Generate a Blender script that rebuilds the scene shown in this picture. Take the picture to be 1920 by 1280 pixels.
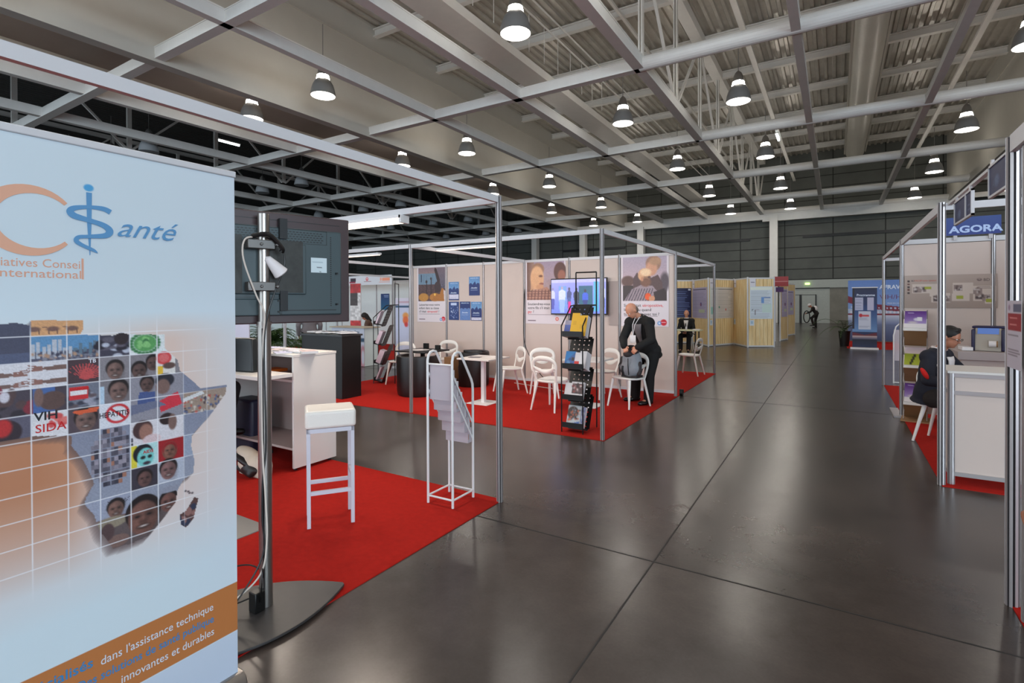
import bpy, bmesh, math, random
import numpy as np
from mathutils import Vector, Matrix, Quaternion

for _o in list(bpy.data.objects):
    bpy.data.objects.remove(_o)
random.seed(7)
PI = math.pi
SC = bpy.context.scene
COL = SC.collection
def R(a): return math.radians(a)

# ------------------------------------------------------------------ camera
cam_data = bpy.data.cameras.new('camera')
cam_data.sensor_width = 36.0
cam_data.lens = 977.7 / 1920 * 36.0
cam_data.shift_y = -0.0344
cam_data.clip_start = 0.05
cam_data.clip_end = 300
cam = bpy.data.objects.new('camera', cam_data)
COL.objects.link(cam)
YAW, PITCH, ROLL = 0.5551, -0.0066, -0.0039
_f = Vector((-math.sin(YAW) * math.cos(PITCH), math.cos(YAW) * math.cos(PITCH), math.sin(PITCH)))
_r = Vector((math.cos(YAW), math.sin(YAW), 0)); _u = _r.cross(_f)
_r2 = _r * math.cos(ROLL) + _u * math.sin(ROLL); _u2 = -_r * math.sin(ROLL) + _u * math.cos(ROLL)
cam.matrix_world = Matrix(((_r2.x, _u2.x, -_f.x, 0), (_r2.y, _u2.y, -_f.y, 0), (_r2.z, _u2.z, -_f.z, 1.629), (0, 0, 0, 1)))
SC.camera = cam

# ------------------------------------------------------------------ look
SC.view_settings.view_transform = 'Standard'
SC.view_settings.look = 'None'
SC.view_settings.gamma = 1.0
SC.view_settings.use_curve_mapping = False
SC.view_settings.exposure = -0.17
SC.cycles.use_denoising = True
SC.cycles.max_bounces = 7
SC.cycles.diffuse_bounces = 4
SC.cycles.glossy_bounces = 3
SC.cycles.sample_clamp_indirect = 6.0

world = bpy.data.worlds.new('world'); SC.world = world
world.use_nodes = True
_bg = world.node_tree.nodes['Background']
_bg.inputs[0].default_value = (0.55, 0.75, 1.0, 1)
_bg.inputs[1].default_value = 0.6

LAMP_W = 54.0          # each hall pendant
WINDOW_W = 4700.0      # daylight through the glazed bays behind the camera
TUBE_W = 22.0          # fluorescent fitting of the front booth

def area_light(name, loc, direction, sx, sy, watts, color, shape='RECTANGLE'):
    d = bpy.data.lights.new(name, 'AREA')
    d.shape = shape; d.size = sx
    if shape == 'RECTANGLE': d.size_y = sy
    d.energy = watts; d.color = color
    o = bpy.data.objects.new(name, d); COL.objects.link(o)
    o.location = loc
    o.rotation_euler = Vector(direction).to_track_quat('-Z', 'Y').to_euler()
    return o
# daylight entering through the tall windows of the east wall, behind and right of the camera
area_light('window_daylight', (17.6, -6.0, 4.2), (-1, 0.25, 0.18), 15.0, 6.0, WINDOW_W, (0.72, 0.87, 1.0))
area_light('window_daylight', (-21.0, -21.4, 4.4), (0.0, 1, 0.18), 54.0, 6.0, WINDOW_W * 1.25, (0.76, 0.89, 1.0))

# ------------------------------------------------------------------ materials
def srgb(c):
    if isinstance(c, str):
        c = c.lstrip('#'); c = tuple(int(c[i:i + 2], 16) / 255 for i in (0, 2, 4))
    return tuple(x / 12.92 if x <= 0.04045 else ((x + 0.055) / 1.055) ** 2.4 for x in c)
MATS = {}
def mat(name, color, rough=0.5, metal=0.0, noise=0.0, nscale=8.0, bump=0.0, bscale=60.0, emit=None, estr=0.0, coat=0.0, alpha=1.0, trans=0.0, stretch=None, spec=None):
    if name in MATS: return MATS[name]
    m = bpy.data.materials.new(name); m.use_nodes = True
    nt = m.node_tree; b = nt.nodes['Principled BSDF']
    c = srgb(color)
    b.inputs['Base Color'].default_value = (*c, 1)
    b.inputs['Roughness'].default_value = rough
    b.inputs['Metallic'].default_value = metal
    if spec is not None: b.inputs['Specular IOR Level'].default_value = spec
    if coat: b.inputs['Coat Weight'].default_value = coat
    if trans: b.inputs['Transmission Weight'].default_value = trans
    if alpha < 1: b.inputs['Alpha'].default_value = alpha
    if emit is not None:
        b.inputs['Emission Color'].default_value = (*srgb(emit), 1)
        b.inputs['Emission Strength'].default_value = estr
    if noise or bump:
        tc = nt.nodes.new('ShaderNodeTexCoord'); mp = nt.nodes.new('ShaderNodeMapping')
        nt.links.new(tc.outputs['Object'], mp.inputs[0])
        if stretch: mp.inputs['Scale'].default_value = stretch
    if noise:
        n = nt.nodes.new('ShaderNodeTexNoise'); n.inputs['Scale'].default_value = nscale
        n.inputs['Detail'].default_value = 6; n.inputs['Roughness'].default_value = 0.6
        r = nt.nodes.new('ShaderNodeMapRange')
        r.inputs['From Min'].default_value = 0.3; r.inputs['From Max'].default_value = 0.7
        r.inputs['To Min'].default_value = 1 - noise; r.inputs['To Max'].default_value = 1 + noise
        mx = nt.nodes.new('ShaderNodeVectorMath'); mx.operation = 'SCALE'
        mx.inputs[0].default_value = c
        nt.links.new(mp.outputs[0], n.inputs['Vector']); nt.links.new(n.outputs['Fac'], r.inputs['Value'])
        nt.links.new(r.outputs[0], mx.inputs['Scale']); nt.links.new(mx.outputs[0], b.inputs['Base Color'])
    if bump:
        n2 = nt.nodes.new('ShaderNodeTexNoise'); n2.inputs['Scale'].default_value = bscale; n2.inputs['Detail'].default_value = 3
        bp = nt.nodes.new('ShaderNodeBump'); bp.inputs['Strength'].default_value = bump; bp.inputs['Distance'].default_value = 0.01
        nt.links.new(mp.outputs[0], n2.inputs['Vector']); nt.links.new(n2.outputs['Fac'], bp.inputs['Height'])
        nt.links.new(bp.outputs[0], b.inputs['Normal'])
    MATS[name] = m
    return m

def mat_print(name='printed_sheet', rough=0.45, emit=0.0, spec=0.5):
    """a printed surface: the ink colours sit in the mesh's colour attribute"""
    if name in MATS: return MATS[name]
    m = bpy.data.materials.new(name); m.use_nodes = True
    nt = m.node_tree; b = nt.nodes['Principled BSDF']
    a = nt.nodes.new('ShaderNodeAttribute'); a.attribute_name = 'Ink'
    b.inputs['Roughness'].default_value = rough; b.inputs['Specular IOR Level'].default_value = spec
    if emit:
        b.inputs['Base Color'].default_value = (0.01, 0.01, 0.01, 1)
        nt.links.new(a.outputs['Color'], b.inputs['Emission Color']); b.inputs['Emission Strength'].default_value = emit
    else:
        nt.links.new(a.outputs['Color'], b.inputs['Base Color'])
    MATS[name] = m
    return m

M_steelwhite = mat('painted_steel', (0.89, 0.88, 0.86), 0.42, noise=0.03, nscale=3)
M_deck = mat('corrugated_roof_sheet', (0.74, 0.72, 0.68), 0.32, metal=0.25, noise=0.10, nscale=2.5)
M_recess = mat('recess_soffit_shade', (0.56, 0.51, 0.48), 0.6, noise=0.05, nscale=1.0)  # shade of the recess put into the colour, darker than the cladding
M_bulk = mat('smooth_painted_cladding', (0.76, 0.745, 0.71), 0.36, noise=0.03, nscale=1.2)
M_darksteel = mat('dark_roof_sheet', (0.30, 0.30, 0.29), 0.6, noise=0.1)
M_alu = mat('anodised_aluminium', (0.70, 0.68, 0.68), 0.36, metal=0.55)
M_alurail = mat('aluminium_rail', (0.80, 0.80, 0.81), 0.5, metal=0.05)
M_groove = mat('aluminium_groove', (0.20, 0.19, 0.20), 0.5, metal=0.6)
M_panel = mat('white_laminate_panel', (0.79, 0.725, 0.69), 0.5, noise=0.015, nscale=2)
M_white = mat('white_plastic', (0.90, 0.89, 0.87), 0.35)
M_whitelam = mat('white_furniture_board', (0.83, 0.81, 0.79), 0.4)
M_whitemetal = mat('white_powder_coat', (0.88, 0.88, 0.88), 0.35)
M_black = mat('black_board', (0.055, 0.053, 0.055), 0.5)
M_blackmetal = mat('black_metal', (0.05, 0.05, 0.055), 0.4, metal=0.2)
M_leather = mat('black_leather', (0.085, 0.065, 0.06), 0.38, bump=0.15, bscale=140)
M_wleather = mat('white_leather', (0.87, 0.85, 0.82), 0.38, bump=0.12, bscale=120)
M_carpet = mat('red_exhibition_carpet', (0.67, 0.13, 0.10), 0.95, noise=0.10, nscale=22, bump=0.5, bscale=420, spec=0.1)
M_chrome = mat('brushed_steel', (0.62, 0.60, 0.58), 0.33, metal=0.95)
M_darkplate = mat('dark_coated_plate', (0.21, 0.20, 0.20), 0.45, noise=0.06, nscale=30)
M_tvback = mat('television_back_plastic', (0.23, 0.29, 0.305), 0.42)
M_tvframe = mat('television_bezel', (0.25, 0.185, 0.19), 0.4)
M_cableb = mat('black_cable', (0.03, 0.03, 0.03), 0.4)
M_cablew = mat('white_cable', (0.80, 0.76, 0.72), 0.45)
M_paper = mat('white_paper', (0.88, 0.86, 0.86), 0.6)
M_skin = mat('skin', (0.80, 0.56, 0.45), 0.5, noise=0.05, nscale=20)
M_skindark = mat('tanned_skin', (0.68, 0.46, 0.36), 0.5, noise=0.05, nscale=20)
M_suit = mat('black_suit_cloth', (0.055, 0.052, 0.055), 0.85)
M_navy = mat('navy_jacket_cloth', (0.085, 0.09, 0.14), 0.85)
M_shirtw = mat('white_shirt', (0.86, 0.83, 0.82), 0.8)
M_shirtg = mat('grey_shirt', (0.45, 0.42, 0.43), 0.8)
M_shoe = mat('black_shoe_leather', (0.03, 0.028, 0.028), 0.3)
M_hair = mat('dark_hair', (0.07, 0.05, 0.045), 0.6)
M_hairgrey = mat('grey_hair', (0.42, 0.36, 0.32), 0.7)
M_brown = mat('brown_cloth', (0.36, 0.27, 0.22), 0.85)
M_redcloth = mat('red_cloth_patch', (0.80, 0.08, 0.06), 0.8)
M_darkbrown = mat('dark_trousers', (0.13, 0.10, 0.09), 0.9)
M_acryl = mat('clear_acrylic', (0.93, 0.92, 0.95), 0.08, trans=0.0, alpha=0.35)
M_frost = mat('frosted_acrylic', (0.80, 0.77, 0.80), 0.25, alpha=0.72)
M_lampbody = mat('pendant_shade_metal', (0.50, 0.49, 0.48), 0.4, metal=0.15)
M_lampoff = mat('unlit_pendant_glass', (0.62, 0.63, 0.64), 0.25)
M_glow = mat('pendant_diffuser_glow', (0.9, 0.9, 0.9), 0.4, emit=(1.0, 0.97, 0.93), estr=9.0)
M_glowneck = mat('pendant_neck_glow', (0.9, 0.9, 0.9), 0.4, emit=(1.0, 0.97, 0.92), estr=105.0)
M_tubeglow = mat('fluorescent_glow', (0.95, 0.9, 0.85), 0.4, emit=(1.0, 0.90, 0.80), estr=6.0)
M_green = mat('leaf_green', (0.20, 0.30, 0.12), 0.6)
M_kraft = mat('kraft_board', (0.58, 0.44, 0.30), 0.7)

# ------------------------------------------------------------------ mesh tools
class MB:
    def __init__(s):
        s.v = []; s.f = []; s.mi = []; s.mats = []; s.T = Matrix.Identity(4); s.cur = 0
    def use(s, m):
        if m not in s.mats: s.mats.append(m)
        s.cur = s.mats.index(m); return s
    def add(s, vs, fs):
        b = len(s.v)
        s.v += [tuple(s.T @ Vector(p)) for p in vs]
        for f in fs:
            s.f.append(tuple(b + i for i in f)); s.mi.append(s.cur)
        return s
    def box(s, x0, x1, y0, y1, z0, z1):
        v = [(x, y, z) for x in (x0, x1) for y in (y0, y1) for z in (z0, z1)]
        return s.add(v, [(0, 1, 3, 2), (4, 6, 7, 5), (0, 4, 5, 1), (2, 3, 7, 6), (0, 2, 6, 4), (1, 5, 7, 3)])
    def bar(s, p0, p1, w, h=None, up=(0, 0, 1)):
        h = h or w; p0 = Vector(p0); p1 = Vector(p1); d = (p1 - p0).normalized()
        u = Vector(up)
        if abs(d.dot(u)) > 0.98: u = Vector((1, 0, 0))
        a = d.cross(u).normalized() * w / 2; b = a.cross(d).normalized() * h / 2
        vs = [p + q for p in (p0, p1) for q in (-a - b, a - b, a + b, -a + b)]
        return s.add(vs, [(0, 1, 2, 3), (7, 6, 5, 4), (0, 4, 5, 1), (1, 5, 6, 2), (2, 6, 7, 3), (3, 7, 4, 0)])
    def tube(s, pts, r, n=10, closed=False, caps=True, flat=1.0, up=None):
        pts = [Vector(p) for p in pts]; m = len(pts)
        rs = r if isinstance(r, (list, tuple)) else [r] * m
        vs = []; prev = None
        for i, p in enumerate(pts):
            if closed: d = pts[(i + 1) % m] - pts[i - 1]
            else: d = pts[min(i + 1, m - 1)] - pts[max(i - 1, 0)]
            d.normalize()
            if prev is None:
                a = Vector(up) if up else (Vector((0, 0, 1)) if abs(d.z) < 0.9 else Vector((1, 0, 0)))
                a = (a - d * a.dot(d)).normalized()
            else:
                a = (prev - d * prev.dot(d)).normalized()
            prev = a; b = d.cross(a)
            for k in range(n):
                t = 2 * PI * k / n
                vs.append(p + a * (rs[i] * math.cos(t) * flat) + b * (rs[i] * math.sin(t)))
        fs = []
        for i in range(m if closed else m - 1):
            j = (i + 1) % m
            for k in range(n):
                fs.append((i * n + k, i * n + (k + 1) % n, j * n + (k + 1) % n, j * n + k))
        if caps and not closed:
            fs.append(tuple(reversed(range(n)))); fs.append(tuple((m - 1) * n + k for k in range(n)))
        return s.add(vs, fs)
    def cyl(s, p0, p1, r0, r1=None, n=16):
        return s.tube([p0, p1], [r0, r0 if r1 is None else r1], n)
    def lathe(s, prof, c=(0, 0, 0), n=24, a0=0.0, a1=2 * PI):
        full = abs(a1 - a0 - 2 * PI) < 1e-6; k = n if full else n + 1
        vs = []
        for r, z in prof:
            for i in range(k):
                t = a0 + (a1 - a0) * i / n
                vs.append((c[0] + r * math.cos(t), c[1] + r * math.sin(t), c[2] + z))
        fs = []
        for j in range(len(prof) - 1):
            for i in range(n):
                a = j * k + i; b = j * k + (i + 1) % k
                fs.append((a, b, b + k, a + k))
        return s.add(vs, fs)
    def prism(s, poly, z0, z1):
        n = len(poly)
        vs = [(x, y, z0) for x, y in poly] + [(x, y, z1) for x, y in poly]
        fs = [tuple(reversed(range(n))), tuple(range(n, 2 * n))] + [(i, (i + 1) % n, n + (i + 1) % n, n + i) for i in range(n)]
        return s.add(vs, fs)
    def sphere(s, c, rx, ry=None, rz=None, nu=16, nv=10, M=None):
        ry = ry or rx; rz = rz or rx; c = Vector(c); vs = []
        for j in range(nv + 1):
            p = PI * j / nv
            for i in range(nu):
                t = 2 * PI * i / nu
                q = Vector((rx * math.sin(p) * math.cos(t), ry * math.sin(p) * math.sin(t), rz * math.cos(p)))
                if M: q = M @ q
                vs.append(c + q)
        fs = []
        for j in range(nv):
            for i in range(nu):
                fs.append((j * nu + i, (j + 1) * nu + i, (j + 1) * nu + (i + 1) % nu, j * nu + (i + 1) % nu))
        return s.add(vs, fs)
    def capsule(s, p0, p1, r0, r1, n=14):
        s.cyl(p0, p1, r0, r1, n); s.sphere(p0, r0, nu=n, nv=8); s.sphere(p1, r1, nu=n, nv=8); return s
    def mesh(s, name, smooth=False):
        me = bpy.data.meshes.new(name)
        me.from_pydata(s.v, [], s.f)
        for m in s.mats: me.materials.append(m)
        if len(s.mats) > 1: me.polygons.foreach_set('material_index', s.mi)
        if smooth: me.polygons.foreach_set('use_smooth', [True] * len(me.polygons))
        me.update(); return me

def tag(o, label=None, cat=None, group=None, kind=None):
    if label: o['label'] = label
    if cat: o['category'] = cat
    if group: o['group'] = group
    if kind: o['kind'] = kind
    return o
def fixn(me):
    bm = bmesh.new(); bm.from_mesh(me); bmesh.ops.recalc_face_normals(bm, faces=bm.faces); bm.to_mesh(me); bm.free()
def obj(name, mb, m=None, parent=None, smooth=False, bevel=0.0, world=False, normals=True, seg=2):
    if isinstance(mb, MB):
        if m is not None and not mb.mats: mb.mats = [m]
        me = mb.mesh(name, smooth)
    else:
        me = mb
        if m is not None and not me.materials: me.materials.append(m)
    if normals: fixn(me)
    o = bpy.data.objects.new(name, me); COL.objects.link(o)
    if parent:
        o.parent = parent
        if world:
            o.matrix_parent_inverse = Matrix.Identity(4)
            mw = Matrix.Translation(parent.location) @ parent.rotation_euler.to_matrix().to_4x4()
            p = parent.parent
            while p:
                mw = (Matrix.Translation(p.location) @ p.rotation_euler.to_matrix().to_4x4()) @ mw; p = p.parent
            o.matrix_basis = mw.inverted()
    if bevel:
        b = o.modifiers.new('bevel', 'BEVEL'); b.width = bevel; b.segments = seg; b.limit_method = 'ANGLE'; b.angle_limit = R(40)
    if smooth or bevel:
        me.polygons.foreach_set('use_smooth', [True] * len(me.polygons))
        try: me.set_sharp_from_angle(angle=R(38))
        except Exception: pass
    return o
def thing(name, label, cat, loc=(0, 0, 0), rz=0.0, group=None):
    o = bpy.data.objects.new(name, None); COL.objects.link(o)
    o.location = loc; o.rotation_euler = (0, 0, rz); o.empty_display_size = 0.1
    return tag(o, label, cat, group)
def dup(root, loc, rz, label=None, group=None):
    r = root.copy(); COL.objects.link(r); r.location = loc; r.rotation_euler = (0, 0, rz)
    if label: r['label'] = label
    if group: r['group'] = group
    for ch in list(root.children):
        c = ch.copy(); COL.objects.link(c); c.parent = r
        for g in list(ch.children):
            d = g.copy(); COL.objects.link(d); d.parent = c
    return r
def struct(name, mb, m=None, **k):
    o = obj(name, mb, m, **k); o['kind'] = 'structure'; return o
def rawmesh(o_mesh, mods):
    """evaluate modifiers on a temporary object and return the resulting mesh"""
    o = bpy.data.objects.new('tmp', o_mesh); COL.objects.link(o)
    for t, kw in mods:
        md = o.modifiers.new('m', t)
        for k, v in kw.items(): setattr(md, k, v)
    dg = bpy.context.evaluated_depsgraph_get(); dg.update()
    me = bpy.data.meshes.new_from_object(o.evaluated_get(dg))
    bpy.data.objects.remove(o)
    return me
def blob(name, mb, m, parent, vox=0.01, sm=4, world=True):
    """fuse overlapping volumes into one continuous smooth surface"""
    me0 = mb.mesh(name); fixn(me0)
    me = rawmesh(me0, [('REMESH', dict(mode='VOXEL', voxel_size=vox)), ('SMOOTH', dict(factor=0.5, iterations=sm))])
    me.materials.clear(); me.materials.append(m)
    me.polygons.foreach_set('use_smooth', [True] * len(me.polygons))
    o = obj(name, me, None, parent, world=world, normals=False)
    return o

# ---- lettering
_TX = {}
def text2d(s, size, bold=0.0, shear=0.0, font_scale_x=1.0):
    key = (s, round(size, 4), bold, shear, font_scale_x)
    if key in _TX: return _TX[key]
    cu = bpy.data.curves.new('t', 'FONT'); cu.body = s; cu.size = size; cu.offset = bold * size; cu.shear = shear
    cu.resolution_u = 3
    o = bpy.data.objects.new('t', cu); COL.objects.link(o)
    dg = bpy.context.evaluated_depsgraph_get(); dg.update()
    me = bpy.data.meshes.new_from_object(o.evaluated_get(dg))
    vs = [(v.co.x * font_scale_x, v.co.y) for v in me.vertices]; fs = [tuple(p.vertices) for p in me.polygons]
    bpy.data.objects.remove(o); bpy.data.curves.remove(cu); bpy.data.meshes.remove(me)
    w = max([v[0] for v in vs] + [0]) if vs else 0
    _TX[key] = (vs, fs, w); return _TX[key]

# ---- printed pictures: colours painted into a fine grid of the sheet itself
class Pic:
    """x 0..w, y 0..h in metres from the TOP-left corner; res = cells per metre"""
    def __init__(s, w, h, res, bg=(1, 1, 1)):
        s.w, s.h = w, h
        s.nx = max(2, int(w * res)); s.ny = max(2, int(h * res))
        s.a = np.zeros((s.ny + 1, s.nx + 1, 3)); s.a[:] = bg
        s.X, s.Y = np.meshgrid(np.linspace(0, w, s.nx + 1), np.linspace(0, h, s.ny + 1))
        s.soft = 1.2 / res; s.clip = None
        s.rng = np.random.RandomState(3)
        s.extra = []
    def _mix(s, m, col):
        if s.clip is not None: m = m * s.clip
        col = np.array(col)
        s.a = s.a * (1 - m[..., None]) + col * m[..., None]
    def rect(s, x0, y0, x1, y1, col, al=1.0):
        m = ((s.X >= x0) & (s.X <= x1) & (s.Y >= y0) & (s.Y <= y1)).astype(float) * al
        s._mix(m, col); return s
    def ell(s, cx, cy, rx, ry, col, soft=None, al=1.0, ang=0.0):
        c, q = math.cos(ang), math.sin(ang); dx, dy = s.X - cx, s.Y - cy
        u = (dx * c + dy * q) / rx; v = (-dx * q + dy * c) / ry
        d = np.sqrt(u * u + v * v) - 1
        k = (soft if soft is not None else s.soft) / min(rx, ry)
        s._mix(np.clip(0.5 - d / max(k, 1e-6), 0, 1) * al, col); return s
    def mask_poly(s, pts):
        inside = np.zeros(s.X.shape, bool); n = len(pts); j = n - 1
        for i in range(n):
            xi, yi = pts[i]; xj, yj = pts[j]
            c = ((yi > s.Y) != (yj > s.Y)) & (s.X < (xj - xi) * (s.Y - yi) / ((yj - yi) or 1e-9) + xi)
            inside ^= c; j = i
        return inside.astype(float)
    def poly(s, pts, col, al=1.0):
        s._mix(s.mask_poly(pts) * al, col); return s
    def grad(s, x0, y0, x1, y1, c0, c1, axis='y', al=1.0):
        m = ((s.X >= x0) & (s.X <= x1) & (s.Y >= y0) & (s.Y <= y1)).astype(float) * al
        t = np.clip((s.Y - y0) / max(y1 - y0, 1e-6) if axis == 'y' else (s.X - x0) / max(x1 - x0, 1e-6), 0, 1)[..., None]
        col = np.array(c0) * (1 - t) + np.array(c1) * t
        if s.clip is not None: m = m * s.clip
        s.a = s.a * (1 - m[..., None]) + col * m[..., None]; return s
    def noise(s, amt, cells=1, region=None):
        n = s.rng.rand((s.ny // cells) + 2, (s.nx // cells) + 2) - 0.5
        n = np.kron(n, np.ones((cells, cells)))[:s.ny + 1, :s.nx + 1]
        m = 1.0
        if region:
            x0, y0, x1, y1 = region; m = ((s.X >= x0) & (s.X <= x1) & (s.Y >= y0) & (s.Y <= y1)).astype(float)
        if s.clip is not None: m = m * s.clip
        s.a = np.clip(s.a * (1 + (n * 2 * amt * m)[..., None]), 0, 1); return s
    def specks(s, x0, y0, x1, y1, n, r, cols, ry=None):
        for i in range(n):
            s.ell(x0 + (x1 - x0) * s.rng.rand(), y0 + (y1 - y0) * s.rng.rand(), r * (0.6 + s.rng.rand()), (ry or r) * (0.6 + s.rng.rand()), cols[s.rng.randint(len(cols))])
        return s
    def lines(s, x0, y0, x1, n, gap, col, th, jit=0.25):
        for i in range(n):
            s.rect(x0, y0 + i * gap, x1 - (x1 - x0) * jit * s.rng.rand(), y0 + i * gap + th, col)
        return s
    def text(s, t, x, y, size, col, bold=0.0, align='L', shear=0.0, sx=1.0):
        s.extra.append(('t', t, x, y, size, col, bold, align, shear, sx)); return s
    def shape(s, pts, col):
        s.extra.append(('p', pts, col)); return s
def face(p, cx, cy, r, skin, hair=(0.08, 0.06, 0.06), smile=True, hairtop=True, tilt=0.0):
    dk = tuple(c * 0.45 for c in skin); lt = tuple(min(1, c * 1.25) for c in skin)
    p.ell(cx, cy - r * 0.25, r * 0.92, r * 1.0, hair, ang=tilt)
    p.ell(cx, cy + r * 0.1, r * 0.78, r * 0.98, skin, soft=r * 0.12, ang=tilt)
    p.ell(cx - r * 0.20, cy - r * 0.32, r * 0.40, r * 0.26, lt, soft=r * 0.5, al=0.55)
    p.ell(cx + r * 0.45, cy + r * 0.15, r * 0.38, r * 0.8, dk, soft=r * 0.6, al=0.45)
    for q in (-1, 1):
        p.ell(cx + q * r * 0.40, cy + r * 0.33, r * 0.2, r * 0.16, lt, soft=r * .25, al=.35)
        p.ell(cx + q * r * 0.31, cy - r * 0.06, r * 0.19, r * 0.13, dk, soft=r * .2, al=.8)
        p.ell(cx + q * r * 0.31, cy - r * 0.02, r * 0.10, r * 0.045, (0.06, 0.05, 0.05), soft=r * .06)
    p.ell(cx, cy + r * 0.30, r * 0.17, r * 0.10, dk, soft=r * 0.2, al=0.7); p.ell(cx, cy + r * .18, r * .09, r * .14, lt, soft=r * .15, al=.4)
    if smile:
        p.ell(cx, cy + r * 0.60, r * 0.32, r * 0.13, dk, soft=r * .12); p.ell(cx, cy + r * 0.58, r * 0.22, r * 0.05, (0.82, 0.76, 0.74), soft=r * .06)
    else:
        p.ell(cx, cy + r * 0.58, r * 0.22, r * 0.07, dk)
def sheet_mesh(p, y=0.0, thick=0.002, bevel_col=None, bend=None, back=None):
    """the sheet's front faces -Y, its bottom-left corner at the origin"""
    nx, ny = p.nx + 1, p.ny + 1
    def lin(a):
        a = np.clip(a, 0, 1); return np.where(a <= 0.04045, a / 12.92, ((a + 0.055) / 1.055) ** 2.4)
    vs = np.stack([p.X.ravel(), np.full(nx * ny, y), (p.h - p.Y).ravel()], 1)
    cols = lin(p.a.reshape(-1, 3))
    i = np.arange(ny - 1)[:, None] * nx + np.arange(nx - 1)[None, :]
    fs = np.stack([i, i + nx, i + nx + 1, i + 1], -1).reshape(-1, 4)
    V = [tuple(q) for q in vs]; C = [tuple(q) for q in cols]; F = [tuple(int(k) for k in q) for q in fs]
    # backing
    bc = lin(np.array(back if back is not None else (0.8, 0.8, 0.8)))
    b = len(V)
    t = thick
    for (x, z) in ((0, 0), (p.w, 0), (p.w, p.h), (0, p.h)):
        V.append((x, y, z)); C.append(tuple(bc)); 
    for (x, z) in ((0, 0), (p.w, 0), (p.w, p.h), (0, p.h)):
        V.append((x, y + t, z)); C.append(tuple(bc))
    F += [(b + 4, b + 7, b + 6, b + 5), (b, b + 4, b + 5, b + 1), (b + 1, b + 5, b + 6, b + 2), (b + 2, b + 6, b + 7, b + 3), (b + 3, b + 7, b + 4, b)]
    lay = 0
    for e in p.extra:
        lay += 1; yy = y - 0.0006 - 0.00005 * lay
        b = len(V)
        if e[0] == 't':
            _, t_, x, yt, size, col, bold, al, sh, sx = e
            tv, tf, w = text2d(t_, size, bold, sh, sx)
            off = {'L': 0, 'C': -w / 2, 'R': -w}[al]
            for q in tv: V.append((x + off + q[0], yy, p.h - yt + q[1])); C.append(tuple(lin(np.array(col))))
            for q in tf: F.append(tuple(b + k for k in q))
        else:
            _, pts, col = e
            for q in pts: V.append((q[0], yy, p.h - q[1])); C.append(tuple(lin(np.array(col))))
            F.append(tuple(b + k for k in range(len(pts))))
    if bend: V = [bend(*q) for q in V]
    me = bpy.data.meshes.new('sheet'); me.from_pydata(V, [], F)
    at = me.color_attributes.new('Ink', 'FLOAT_COLOR', 'POINT')
    at.data.foreach_set('color', np.array([(*c, 1.0) for c in C], dtype=np.float32).ravel())
    me.update(); return me
def printed(name, p, loc, rz=0.0, parent=None, label=None, cat=None, group=None, m=None, tilt=0.0, **k):
    me = sheet_mesh(p, **k)
    me.materials.append(m or mat_print())
    o = bpy.data.objects.new(name, me); COL.objects.link(o)
    o.location = loc; o.rotation_euler = (tilt, 0, rz)
    if parent: o.parent = parent
    return tag(o, label, cat, group)
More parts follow.
